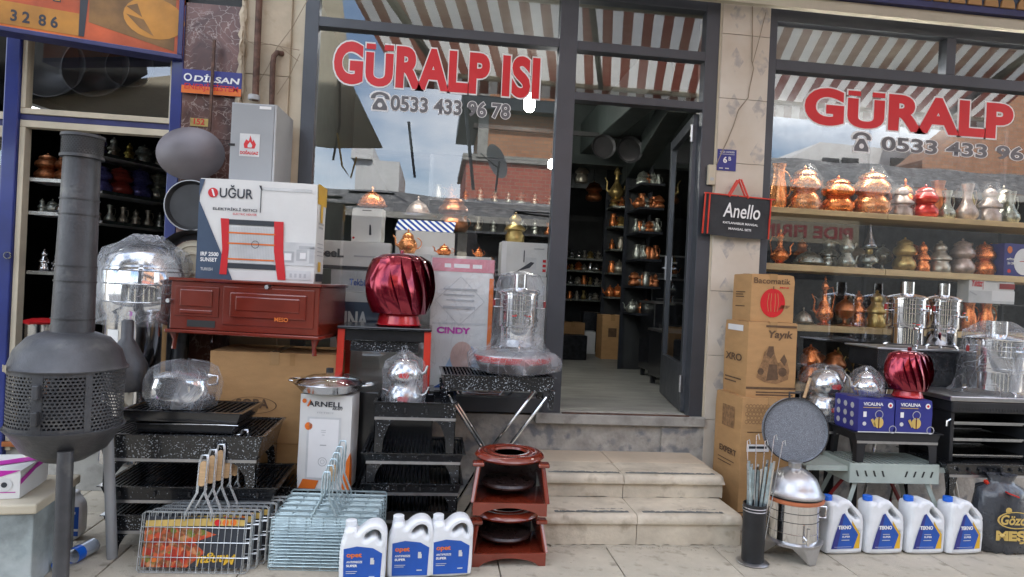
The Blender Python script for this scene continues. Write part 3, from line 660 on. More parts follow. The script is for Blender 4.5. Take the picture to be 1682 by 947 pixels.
def riser(x0, x1, y0, y1, z0, z1, seed):
    rr = random.Random(seed); m = MB(); m.grid(lambda s, t: (x0 + (x1 - x0) * s, y0 + rr.uniform(0, .003), z0 + (z1 - z0) * t + (rr.uniform(-.004, .006) if t == 0 else 0)), int((x1 - x0) / .02), 4); m.box(x0, x1, y0 + .004, y1, z0 + .003, z1); return wb(m, 'riser_slab', K['stone_step'], st, smooth=50)
for k, (x0, x1) in enumerate(((S1[0], mid - .002), (mid + .002, S1[1]))):
    worn_slab(x0, x1, -.885, -.565, .122, .174, 21 + k, K['stone_step']); riser(x0 + (.006 if k == 0 else 0), x1 - (.006 if k else 0), -.868, -.8405, .0, .121, 31 + k)
for k, (x0, x1) in enumerate(((S2[0], mid - .002), (mid + .002, S2[1]))):
    worn_slab(x0, x1, -.595, -.30, .262, .314, 41 + k, K['stone_step']); wb(box(x0, x1, -.297, -.002, .272, .3145), 'tread_slab', K['stone_light'], st, bevel=.004); riser(x0 + (.006 if k == 0 else 0), x1 - (.006 if k else 0), -.572, -.5405, .175, .261, 51 + k)
def strip(x0, x1, y, z, w, seed):
    rr = random.Random(seed); m = MB(); n = 60; a = []; b = []; q = 0
    for i in range(n + 1):
        x = x0 + (x1 - x0) * i / n; q = .7 * q + rr.uniform(-.004, .004); a.append((x, y + .004 + abs(q) * .5, z)); b.append((x, y + w + q * 1.6 - (w * .35 if rr.random() < .08 else 0), z + .0006))
    for i in range(n):
        m.poly([a[i], a[i + 1], b[i + 1], b[i]])
    wb(m, 'grip_tape', K['tape'], st)
for a, b, s in ((S1[0] + .12, mid - .04, 1), (mid + .04, S1[1] - .10, 2)): strip(a, b, -.852, .1745, .034, s); strip(a + .22, b - .02, -.79, .1745, .008, s + 5)
for a, b, s in ((S2[0] + .03, mid - .02, 3), (mid + .02, S2[1] - .05, 4)): strip(a, b, -.562, .3145, .036, s)

# grit and bits of litter swept against the steps and between the goods
rr = random.Random(40); m = MB()
for i in range(420):
    if rr.random() < .55: x, y = rr.uniform(.55, 1.95), -.89 - abs(rr.gauss(0, .035))
    else: x, y = rr.uniform(-1.9, 3.4), rr.uniform(-1.7, -.55)
    q = rr.uniform(.0012, .0045); a = rr.uniform(0, 3); m.poly([(x + q * math.cos(a + k * 2.1) * rr.uniform(.7, 1.6), y + q * math.sin(a + k * 2.1), .0008 + (.002 if k == 1 else 0)) for k in range(3)])
tag(m.build('grit', K['grime']), kind='stuff')

# --- left shop front, pilasters
mx0, mx1 = X(302, 100, -.03), X(397, 100, -.03)
mp_ = thing('marble_pilaster', 'burgundy veined marble pilaster between the blue shop and the cream column', 'pilaster', ((mx0 + mx1) / 2, 0, 0))
zc = [0, .5, 1.1, 1.7, 2.26, 2.68, 3.12]
for i in range(len(zc) - 1): wb(box(mx0, mx1, -.03, .12, zc[i] + .001, zc[i + 1] - .001), 'marble_slab', K['bmarble'], mp_, bevel=.002)
wb(box(mx0, mx1, .0, .12, 3.12, 3.5), 'dark_cap', K['dark_wall'], mp_)
sp0, sp1 = mx1, xl0
sp = thing('stone_pilaster', 'weathered cream stone pilaster with pipes and loose wires left of the window', 'pilaster', ((sp0 + sp1) / 2, 0, 0))
for i, (a, b) in enumerate(((0, .9), (.9, 1.8), (1.8, 2.7), (2.7, 3.62))): wb(box(sp0 + .002, sp1 - .08, -.02, .4, a + .001, b - .001), 'stone_block', K['cream_wall'], sp, bevel=.004)
wb(box(sp1 - .079, sp1 - .001, .01, .4, 0, 3.6), 'edge_strip', K['cream'], sp)
MB().cyl(at(427, -30, -.07), at(419, 165, -.07), .021, 12).build('pipe', K['rust'], None, smooth=True)
tag(bpy.context.scene.objects['pipe'], 'tall rusty vertical gas pipe coming down to the grey meter box', 'pipe')
q = at(417, 164, -.07); MB().cyl(q, q + Vector((0, 0, .03)), .036, 10).build('pipe_collar', K['grey_print'], bpy.context.scene.objects['pipe'], smooth=True)
e = MB(); e.tube([at(446, 178, -.06), at(448, 105, -.06), at(450, 92, -.06), at(455, 86, -.055), at(464, 88, -.02)], .017, 10)
tag(wb(e, 'elbow_pipe', K['rust'], None, smooth=True), 'short rusty elbow pipe rising from the grey meter box into the wall', 'pipe')
wr = MB()
for pl in ([(402, 64), (420, 74), (445, 72), (470, 78), (492, 82)], [(505, 0), (480, 45), (455, 78), (440, 110), (425, 135)], [(402, 68), (430, 70), (460, 76), (490, 100)], [(493, 88), (475, 125), (455, 155)], [(400, 20), (404, 60), (399, 100), (405, 150)]):
    wr.tube([at(x, y, -.05) for x, y in pl], .0028, 5)
tag(wb(wr, 'loose_wires', K['cable'], None, smooth=True), 'loose tangled wires strung across the cream stone pilaster', 'wires')
# bit of crumbling stone edge between marble and cream
m = MB(); rq = random.Random(2); m.grid(lambda s, t: (mx1 + (s - .5) * .035 + rq.uniform(-.010, .010), -.045 - .012 * math.sin(PI * s) + rq.uniform(-.006, .006), 1.95 + 1.6 * t), 4, 60); m.grid(lambda s, t: (mx1 + .018 + rq.uniform(-.004, .004), -.045 + .05 * s, 1.95 + 1.6 * t), 1, 20)
wb(m, 'chipped_edge', K['cream_wall'], sp, smooth=20)

# banner on the marble
bn = thing('shop_banner', 'small blue and orange printed banner strapped to the burgundy marble pilaster', 'banner', at(347, 155, -.06))
w_ = mx1 - mx0 + .01; box(-w_ / 2, w_ / 2, 0, .006, .0, .15).build('panel', K['royal'], bn)
F = Face(bn, (-w_ / 2, 0, 0), (1, 0, 0), (0, 0, 1), w_, .15)
F.rect(0, 1, 0, .32, K['orange_print']); F.text(.20, .50, 'DİLSAN', K['white_print'], width=.77, height=.34, bold=.03, shear=.1); F.ring(.1, .66, .025, .009, K['white_print'], 2); F.text(.05, .09, 'ENERJİ SİSTEM', K['red_print'], width=.9, bold=.01)
n5 = thing('door_number', 'tiny brass and red house number 152 on the burgundy marble', 'number plate', at(327, 207, -.035)); box(-.055, .055, 0, .004, 0, .05).build('plate', K['brass'], n5)
Face(n5, (-.055, 0, 0), (1, 0, 0), (0, 0, 1), .11, .05).text(.2, .2, '152', K['red_print'], width=.6, bold=.02)
# leaning pole in front of the marble
tag(wb(MB().bar(at(352, 65, -.10), at(344, 215, -.10), .016), 'strap', K['rust'], None), 'thin dark strap hanging in front of the marble and the banner', 'strap')

nb = thing('blue_shopfront', 'neighbouring shop front with royal blue posts and cream window trims', 'shop front', (-2.2, 0, 0))
bx0, bx1 = X(15, 100), X(40, 100); bx2, bx3 = X(283, 150), mx0 - .002
wb(box(bx0, bx1, -.04, .10, 0, 3.3), 'post', K['blue'], nb, bevel=.008); wb(box(bx2, bx3, -.03, .10, 0, 3.1), 'post', K['blue'], nb, bevel=.005)
z1 = Z(160, 205); z2 = Z(160, 198)
wb(box(bx1, bx2, -.01, .10, z1, z2 + .008), 'transom', K['blue_dim'], nb)
wb(box(bx1 + .001, bx2, -.02, .05, z2 + .010, z2 + .045), 'window_trim', K['cream'], nb, bevel=.003); wb(box(bx1 + .001, bx2, -.018, .05, z1 - .045, z1 - .003), 'window_trim', K['cream'], nb, bevel=.003)
wb(box(bx1 + .002, bx1 + .03, -.022, .05, z2 + .046, 3.2), 'window_trim', K['cream'], nb, bevel=.003); wb(box(bx1 + .002, bx1 + .035, -.02, .05, .25, z1 - .046), 'window_trim', K['cream'], nb, bevel=.003)
wb(box(bx2 - .012, bx2 - .001, -.012, .05, z2 + .046, 3.2), 'window_trim', K['cream'], nb)
wb(box(bx1 + .03, bx2, .012, .018, z2 + .045, 3.2), 'pane', K['glass'], nb)
wb(box(-4.2, bx0 - .001, .012, .018, 2.4, 3.2), 'pane', K['glass'], nb); wb(box(-4.2, bx0, -.02, .05, 2.30, 2.345), 'window_trim', K['cream'], nb); wb(box(-4.2, bx0, -.01, .1, 2.26, 2.298), 'transom', K['blue_dim'], nb); wb(box(-4.2, bx0, -.02, .05, 2.19, 2.258), 'window_trim', K['cream'], nb)
wb(box(-4.2, bx0, .012, .018, .2, 2.18), 'pane', K['glass'], nb)
wb(box(-3.6, mx0, .0, .5, 0, .28), 'plinth', K['concrete'], nb); wb(box(-2.6, mx0, -.05, .1, .28, .31), 'sill', K['copper_dark'], nb)
struct(box(-4.5, -1.1, .5, 7, .1, .25), 'neighbour_floor', K['goods_dark']); struct(box(-4.5, -1.1, .1, 7, 3.3, 3.4), 'neighbour_ceiling', K['dark_wall'])
wb(box(-4.5, -1.1, 5, 5.1, .2, 3.4), 'back_wall', K['dark_wall'], nb); wb(box(-4.6, -4.5, .1, 5, .2, 3.4), 'side_wall', K['dark_wall'], nb)
MB().lathe([(.012, 0), (.012, .02)], 8).build('x', K['steel'])and None
o = bpy.context.scene.objects['x']; bpy.data.objects.remove(o)
lk = MB(); c0 = at(12, 419, -.05); lk.tube([c0 + Vector((.02 * math.cos(t), 0, .02 * math.sin(t))) for t in [2 * PI * i / 12 for i in range(12)]], .004, 5, True); wb(lk, 'ring_handle', K['steel'], nb)

for i, (px, py, r_) in enumerate(((85, 110, 52), (160, 112, 50), (216, 110, 36))):
    p = at(px, py, .35); t_ = thing('hanging_wok', ['large dark wok hanging leftmost behind the upper pane of the blue shop', 'middle dark wok behind the upper pane of the blue shop', 'rightmost dark wok behind the upper pane of the blue shop'][i], 'wok', p, rot=(R(80), 0, 0)); q = r_ / 235
    MB().lathe([(.0005, -.10), (q * .5, -.08), (q * .85, -.02), (q, .03), (q * 1.03, .03), (q * .86, -.03), (q * .5, -.09), (.0005, -.11)], 36).build('wok_body', K['pan_dark'], t_, smooth=True); MB().cyl((0, q, .02), (0, q + .06, .02), .006, 6).build('hook', K['steel'], t_)
# orange sign, swung out from the blue shop
zs_ = 2.775; a = at(299, 97, -.06); d = cfwd + cri * ((-20 - 841) / FPX) - cup * ((37 - 473.5) / FPX); b = CAM + d * ((zs_ - CAM.z) / d.z)
u = (a - b); u.z = 0; Ls = u.length; ang = math.atan2(u.y, u.x)
sg = thing('shop_sign', 'orange and red advertising sign with phone digits in a blue frame, top left', 'sign', (b.x, b.y, zs_ - .03), ang)
box(0, Ls, .03, .12, .03, .95).build('panel', K['orange_print'], sg)
for q in ((0, Ls, 0, .028, 'frame_bar'), (0, Ls, .952, .98, 'frame_bar')): box(q[0], q[1], 0, .13, q[2], q[3]).build(q[4], K['blue_dim'], sg, bevel=.004)
box(Ls - .03, Ls - .001, .0, .13, .029, .951).build('frame_bar', K['blue_dim'], sg, bevel=.004)
mk('sign_red', (.50, .09, .025), .5, 0, .3, 3); mk('sign_amber', (.50, .22, .03), .5, 0, .25, 3); mk('sign_brown', (.22, .11, .03), .5, 0, .4, 4)
F = Face(sg, (0, .03, .03), (1, 0, 0), (0, 0, 1), Ls - .03, .92)
F.rect(0, .46, .02, .165, K['sign_amber'], 1); F.rect(0, .46, .165, 1, K['sign_red'], 1); F.rect(.46, 1, .0, 1, K['sign_red'], 1)
F.poly([(.50, .12), (.98, .02), (.98, .5), (.62, .55), (.50, .4)], K['sign_brown'], 2); F.disc(.86, .22, .17, K['sign_amber'], 3, 24, .75); F.poly([(.70, .22), (.78, .14), (.86, .10), (.80, .2)], K['sign_brown'], 4); F.poly([(.70, .27), (.79, .215), (.76, .30)], K['sign_brown'], 4)
F.poly([(.45, .02), (.48, .02), (.50, .4), (.49, .6), (.45, .3)], K['dark_print'], 3)
F.text(.10, .045, '3 2  8 6', K['dark_print'], width=.24, height=.075, bold=.03)
F.text(.02, .215, 'NDI', K['dark_print'], width=.33, height=.24, bold=.06, lay=3); F.text(.025, .222, 'NDI', K['sign_amber'], width=.32, height=.226, bold=.02, lay=4)

# ================================================================ ACROSS THE STREET (seen mirrored in the glass)
# striped awning over the pavement
aw = thing('striped_awning', 'brown and white striped awning over the pavement, mirrored in the windows', 'awning', (2, -.1, 4.3))
f0 = mir(660, 150, 2.5); f1 = mir(1650, 190, 2.5)
zf = 3.62
x0f, x1f = f0.x - .1, f1.x - .1
mA = MB(); mA.grid(lambda s, t: (x0f - .65 + (x1f - x0f) * s + .65 * t, -.12 - 2.38 * t, 4.3 + (zf - 4.3) * t - .05 * math.sin(PI * t)), 24, 6)
wb(mA, 'canopy', K['awning'], aw, smooth=True)
wb(MB().bar((x0f, -2.5, zf), (x1f, -2.5, zf), .06), 'front_bar', K['beige'], aw)
wb(MB().grid(lambda s, t: (x0f + (x1f - x0f) * s, -2.54 - .01 * math.sin(s * 60), zf - .16 * t), 30, 1), 'valance', K['awning'], aw)
for xx in (x0f + .5, x0f + 2.2, x1f - .6): wb(MB().bar((xx - .7, -.14, 3.8), (xx, -2.45, zf - .02), .05), 'arm', K['frame_dark'], aw)
wb(MB().bar((x0f - .7, -.1, 3.46), (x1f - .6, -.1, 3.46), .05, .06), 'rear_bar', K['beige'], aw)
# beige neighbouring canopy at the left
bc = thing('beige_canopy', 'plain beige canvas canopy hanging beside the striped awning, mirrored at left', 'canopy', (-1, -2.2, 2.6))
P_ = [mir(500, -60, 2.2), mir(555, -60, 2.2), mir(575, 130, 2.2), mir(628, 240, 2.2), mir(540, 240, 2.2), mir(500, 235, 2.2)]
m = MB(); m.poly(P_[::-1]); m.poly([p + Vector((0, -.01, 0)) for p in P_]); wb(m, 'cloth', K['beige'], bc)
wb(MB().tube([mir(556, 100, 2.15), mir(556, 200, 2.15), mir(545, 260, 2.15)], .012, 6), 'rope', K['rust'], bc)
wb(MB().tube([mir(552, 215, 2.1), mir(560, 270, 2.1), mir(574, 290, 2.1), mir(584, 255, 2.1)], .01, 6), 'hose', K['yellow_print'], bc)
mir_ = lambda px, py, D: mir(px, py, D)
nc = thing('shop_canopy', 'grey canvas canopy over the blue shop with an added dark sheet, mirrored in its upper pane', 'canopy', (-3, -2, 2.6))
for nm, pts, D_, mt in (('cloth', ((-160, 178), (120, 138), (420, 108), (420, 245), (-160, 245)), 2.3, K['beige']), ('sky_block_sheet', ((-160, -60), (225, -60), (240, 120), (205, 140), (-160, 190)), 2.25, K['dark_wall'])):  # dark sheet is added to block the sky mirrored in the pane
    q = [mir(x, y, D_) for x, y in pts]; m = MB(); m.poly(q[::-1]); m.poly([p + Vector((0, -.01, 0)) for p in q]); wb(m, nm, mt, nc)
# low shop with a patched dark roof
ls = thing('low_shop', 'low shop across the street with a patched grey tin roof, mirrored in the glass', 'building', (0, -9, -.14))
D = 8.0; zr = 2.72; zR = 3.35
wb(box(-9, 22, -10.5, -8.4, -.14, 2.7), 'wall', K['dark_wall'], ls)
mR = MB(); mR.grid(lambda s, t: (-9 + 31 * s, -7.9 - 2.0 * t, zr + (zR - zr) * t + .03 * math.sin(s * 80) + .05 * math.sin(s * 14)), 120, 5); wb(mR, 'roof', K['roof'], ls)
for i in range(26):
    x = random.uniform(-8, 20); t = random.uniform(.1, .8); w = random.uniform(.5, 1.6)
    wb(box(x, x + w, -7.9 - 2 * t - .25, -7.9 - 2 * t, zr + (zR - zr) * t + .05, zr + (zR - zr) * t + .07), 'tin_sheet', K['roof'] if i % 3 else K['grey_panel'], ls)
wb(box(-9, 22, -7.96, -7.9, zr - .12, zr), 'fascia', K['concrete'], ls)
for x in (-5, -2.6, .4, 2.6, 5.2): wb(box(x, x + .18, -8.5, -8.3, 0, 2.7), 'post', K['beige'], ls)
for x in (-4.3, -1.9, 1.0, 3.3, 6.5, 9, 12): wb(box(x, x + 1.2, -8.42, -8.39, .5, 2.1), 'display', K['goods_dark'], ls)
rs = thing('market_hall', 'low dark market hall with a grey sheet roof, mirrored behind the copper shelves', 'building', (8, -8, -.14))
xm0 = mir(1235, 300, 7.4).x; za, zc = mir(1450, 303, 7.4).z, mir(1450, 268, 9).z
wb(box(xm0, 22, -9.5, -7.8, -.14, za - .02), 'wall', K['dark_wall'], rs); mR = MB(); mR.grid(lambda s, t: (xm0 - .2 + (22 - xm0) * s, -7.4 - 1.7 * t, za + (zc - za) * t + .02 * math.sin(s * 60)), 60, 4); wb(mR, 'roof', K['roof'], rs); wb(box(xm0 - .2, 22, -7.44, -7.38, za - .14, za - .01), 'fascia', K['concrete'], rs)
# mirrored sign PIDE FIRINI
ps = thing('bakery_sign', 'bakery sign across the street whose red lettering shows reversed in the right window', 'sign', mir(1325, 392, 7.3))
box(-1.1, 1.1, -.06, -.002, -.06, .40).build('board', mk('shaded_board', (.16, .14, .10), .8), ps)  # shadow on the sign is put into the board colour
F = Face(ps, (1.1, 0, -.06), (-1, 0, 0), (0, 0, 1), 2.2, .46); F.text(.06, .2, 'PIDE FIRINI', K['sign_red_shaded'], width=.88, height=.5, bold=.03)
# brick buildings
bb = thing('brick_building', 'unfinished brick building with a concrete floor band, mirrored above the roof', 'building', (6, -13, 0))
c0 = mir(772, 150, 12); c1 = mir(960, 150, 12)
zb0 = mir(850, 262, 12).z
wb(box(c0.x, c0.x + 7.5, -16, -12, -.1, zb0 - .08), 'wall', K['brick_red'], bb); wb(box(c0.x + .35, c0.x + 7.5, -16, -11.98, zb0 + .08, 8.2), 'wall', K['brick_old'], bb)
wb(box(c0.x - .1, c0.x + 7.6, -16, -11.93, zb0 - .08, zb0 + .08), 'floor_band', K['concrete'], bb); wb(box(c0.x + .25, c0.x + .5, -12.05, -11.9, zb0, 8.2), 'column', K['concrete'], bb)
wb(box(c0.x - .2, c0.x + 7.7, -16, -11.6, mir(800, 183, 12).z, mir(800, 183, 12).z + .3), 'eaves', K['frame_dark'], bb)
b2 = thing('brown_brick_house', 'brown brick house with a sloping roof edge, mirrored in the right window', 'building', (12, -13, 0))
c2 = mir(1530, 290, 11)
m = MB(); m.prism([(c2.x - .2, -.1), (c2.x + 9, -.1), (c2.x + 9, 9), (c2.x + 1.6, 9), (c2.x + 1.2, mir(1600, 190, 11).z), (c2.x - .2, mir(1530, 262, 11).z)][::-1], -11, -12); wb(m, 'wall', K['brick_old'], b2)
wh = thing('white_house', 'white house with a low gable, mirrored in the right window', 'house', (8, -16, 0))
c3 = mir(1300, 262, 14); c4 = mir(1540, 290, 14)
m = MB(); m.prism([(c3.x - .2, -.1), (c4.x, -.1), (c4.x, mir(1530, 250, 14).z), (mir(1350, 232, 14).x, mir(1350, 232, 14).z), (c3.x - .2, mir(1300, 266, 14).z)][::-1], -14, -18); wb(m, 'wall', K['white_house'], wh)
for px in (1368, 1400, 1480): q = mir(px, 275, 13.9); wb(box(q.x - .25, q.x + .25, -13.97, -13.9, q.z - .4, q.z + .3), 'window', K['goods_dark'], wh)
w2 = thing('white_annex', 'small white stepped annex behind the tin roof, mirrored in the left window', 'house', (-2, -13, 0))
a_ = mir(585, 240, 11); b_ = mir(655, 290, 11); wb(box(a_.x, b_.x, -14, -11, 0, mir(620, 262, 11).z), 'wall', K['white_house'], w2); wb(box(a_.x - .1, b_.x - .6, -14, -10.9, mir(620, 262, 11).z, mir(620, 240, 11).z), 'wall', K['white_house'], w2)
# satellite dish, poles
sdsh = thing('satellite_dish', 'grey satellite dish on the tin roof, mirrored beside the door post', 'satellite dish', mir(815, 300, 9), R(0))
m = MB(); m.lathe([(0.001, .08), (.12, .075), (.25, .05), (.36, 0), (.365, 0), (.25, .06), (.12, .085), (.001, .09)], 20, Matrix.Translation((0, 0, .45)) @ Matrix.Rotation(R(62), 4, 'Y') @ Matrix.Rotation(R(20), 4, 'X')); m.build('dish', K['grey_panel'], sdsh, smooth=True)
MB().bar((0, 0, -.2), (.05, 0, .45), .04).build('mast', K['frame_dark'], sdsh); MB().bar((.05, 0, .3), (-.35, .2, .55), .02).build('feed_arm', K['frame_dark'], sdsh)
tag(wb(MB().bar(mir(671, 198, 8.6), mir(681, 290, 8.6), .05), 'roof_pole', K['frame_dark'], None), 'thin dark pole rising from the tin roof against the sky', 'pole')
tag(wb(MB().bar(mir(763, 150, 6), mir(778, 310, 6), .05), 'leaning_pole', K['frame_dark'], None), 'tall leaning dark pole mirrored in front of the brick building', 'pole')

# ================================================================ BUILDERS FOR THE GOODS
def curve2d(name, splines, depth, bev, mat, parent=None, loc=(0, 0, 0)):
    "filled outline (with holes) in x,z, extruded to depth along y with rounded edges"
    cu = bpy.data.curves.new(name, 'CURVE'); cu.dimensions = '2D'; cu.fill_mode = 'BOTH'; cu.extrude = max(.0005, depth / 2 - bev); cu.bevel_depth = bev; cu.bevel_resolution = 2; cu.offset = -bev
    for sp in splines:
        s = cu.splines.new('POLY'); s.points.add(len(sp) - 1)
        for p, (a, b) in zip(s.points, sp): p.co = (a, b, 0, 1)
        s.use_cyclic_u = True
    o = bpy.data.objects.new('t', cu); C.objects.link(o); dg = bpy.context.evaluated_depsgraph_get(); dg.update(); me = bpy.data.meshes.new_from_object(o.evaluated_get(dg)); C.objects.unlink(o); bpy.data.objects.remove(o)
    for v in me.vertices: v.co = (v.co.x, -v.co.z, v.co.y)
    me.materials.clear(); me.materials.append(mat); me.polygons.foreach_set('use_smooth', [True] * len(me.polygons)); me.set_sharp_from_angle(angle=R(50)); me.name = name
    t = bpy.data.objects.new(name, me); C.objects.link(t); t.parent = parent; t.location = loc; return t
def smooth_loop(pts, k=3):
    "Chaikin corner cutting"
    for _ in range(k):
        q = []
        for i in range(len(pts)):
            a, b = pts[i], pts[(i + 1) % len(pts)]
            q += [(a[0] * .75 + b[0] * .25, a[1] * .75 + b[1] * .25), (a[0] * .25 + b[0] * .75, a[1] * .25 + b[1] * .75)]
        pts = q
    return pts

def tray(root, w, d, z0, z1, mat, taper=.88, name='tray', lip=.012):
    m = MB(); t = .004
    def ring(a, b, z): return [(-a, -b, z), (a, -b, z), (a, b, z), (-a, b, z)]
    rs = [ring(w / 2 * taper, d / 2 * taper, z0), ring(w / 2 - lip, d / 2 - lip, z1 - .004), ring(w / 2, d / 2, z1 - .004), ring(w / 2, d / 2, z1), ring(w / 2 - lip - t, d / 2 - lip - t, z1), ring(w / 2 * taper - t, d / 2 * taper - t, z0 + t)]
    vs = [p for r in rs for p in r]; fs = [(3, 2, 1, 0)]
    for i in range(5):
        for k in range(4): fs.append((i * 4 + k, i * 4 + (k + 1) % 4, i * 4 + 4 + (k + 1) % 4, i * 4 + 4 + k))
    fs.append(tuple(20 + k for k in range(4))); m.add(vs, fs); return m.build(name, mat, root)
def grate(root, w, d, z, mat, step=.022, along='y', name='grate', r=.0035):
    m = MB(); n = int(w / step)
    for i in range(n + 1):
        x = -w / 2 + w * i / n; m.box(x - r, x + r, -d / 2, d / 2, z, z + .005)
    m.box(-w / 2, w / 2, -d / 2 - .006, -d / 2 + .004, z - .004, z + .007); m.box(-w / 2, w / 2, d / 2 - .004, d / 2 + .006, z - .004, z + .007)
    return m.build(name, mat, root)
def leg_poly(wl, h, foot):
    return [(0, 0), (foot, 0), (foot * 1.1, h * .35), (wl * .55, h * .75), (wl, h), (0, h)]
def legs4(root, w, d, z0, z1, mat, wl=.14, foot=.045, ins=.0):
    h = z1 - z0
    for sx in (-1, 1):
        for sy in (-1, 1):
            m = MB(); P = leg_poly(wl, h, foot)
            def put(poly, plane):
                n = len(poly); a = []; b = []
                for (u, v) in poly:
                    if plane == 'x': a.append((sx * (w / 2 - u), sy * d / 2, z0 + v)); b.append((sx * (w / 2 - u), sy * (d / 2 - .004), z0 + v))
                    else: a.append((sx * w / 2, sy * (d / 2 - u), z0 + v)); b.append((sx * (w / 2 - .004), sy * (d / 2 - u), z0 + v))
                m.add(a + b, [tuple(range(n)), tuple(range(2 * n - 1, n - 1, -1))] + [(i, i + n, (i + 1) % n + n, (i + 1) % n) for i in range(n)])
            put(P, 'x'); put(leg_poly(wl * .7, h, foot * .8), 'y'); m.build('leg', mat, root)
def brazier(label, loc, rz, w, d, htray, hleg, mat, gr=True, group='speckled black enamel braziers', name='brazier', gmat=None, slots=0, taper=.9, wl=.14):
    t = thing(name, label, 'brazier', loc, rz, group); H = htray + hleg
    tray(t, w, d, hleg, H, mat, taper)
    legs4(t, w * taper, d * taper, 0, hleg + .01, mat, wl)
    box(-w / 2 * taper - .001, w / 2 * taper + .001, -d / 2 * taper - .004, -d / 2 * taper - .001, hleg - .012, hleg + .003).build('rail', K['steel_dull'], t)
    if gr: grate(t, w - .05, d - .05, H - .012, gmat or K['grate'])
    if slots:
        m = MB()
        for i in range(slots):
            x = -w * .38 + w * .76 * i / (slots - 1); m.box(x - .005, x + .005, -d / 2 * (taper * .4 + .6) - .006, -d / 2 * (taper * .4 + .6) + .004, hleg + htray * .35, hleg + htray * .62)
        m.build('slots', K['rubber'], t)
    return t

def turbine(label, loc, R0, H, scale_mat=K['turbine_red'], n=16, tw=.62):
    t = thing('turbine_ventilator', label, 'roof ventilator', loc)
    zb = H * .17
    MB().lathe([(R0 * .62, 0), (R0 * .66, .006), (R0 * .62, .012), (R0 * .60, zb * .5), (R0 * .56, zb), (R0 * .54, zb), (R0 * .50, zb * .2)], 32).build('collar', K['turbine_base'], t, smooth=True)
    def rad(s): return R0 * (.60 + .40 * math.sin(PI * min(1, s * .78 + .13)) ** .9) if s < .8 else R0 * (.60 + .40 * math.sin(PI * (.8 * .78 + .13)) ** .9) * math.cos((s - .8) / .2 * PI / 2 * .86)
    def P(s, a, o=0):
        z = zb + (H - zb) * (s if s < .8 else .8 + .2 * math.sin((s - .8) / .2 * PI / 2)) ; r = rad(s) + o
        return (r * math.cos(a), r * math.sin(a), z)
    first = None
    for k in range(n):
        if first is None:
            m = MB(); dA = 2 * PI / n * 1.3
            m.grid(lambda u, s: P(s, -u * dA - tw * s * .9 + .25, -R0 * .20 * (1 - u) ** 1.1 * math.sin(PI * min(1, s * 1.02)) + .002 * 0), 4, 14)
            first = m.build('blade', scale_mat, t, smooth=60); b = first
        else:
            b = first.copy(); C.objects.link(b)
        b.rotation_euler = (0, 0, 2 * PI * k / n)
    MB().lathe([(R0 * .30, H * .965), (R0 * .24, H * .985), (R0 * .08, H), (.012, H + .004), (.011, H + .02), (0.001, H + .022)], 24).build('top_cap', scale_mat, t, smooth=True)
    MB().lathe([(R0 * .5, zb), (R0 * .62, H * .5), (R0 * .3, H * .9)], 16).build('inner_drum', K['brown_side'], t, smooth=True)
    return t

def potm(prof, mat, root, name='body', n=22, z=0): return MB().lathe([(r, h + z) for r, h in prof], n).build(name, mat, root, smooth=45)
def spout(root, mat, pts, r0=.014, r1=.006, name='spout'):
    n = len(pts); return MB().tube(pts, [r0 + (r1 - r0) * i / (n - 1) for i in range(n)], 8).build(name, mat, root, smooth=60)
def hndl(root, mat, pts, r=.005, name='handle'): return MB().tube(pts, r, 6).build(name, mat, root, smooth=60)
def arc(cx, cz, rx, rz, a0, a1, n=9, y=0): return [(cx + rx * math.cos(R(a0 + (a1 - a0) * i / n)), y, cz + rz * math.sin(R(a0 + (a1 - a0) * i / n))) for i in range(n + 1)]

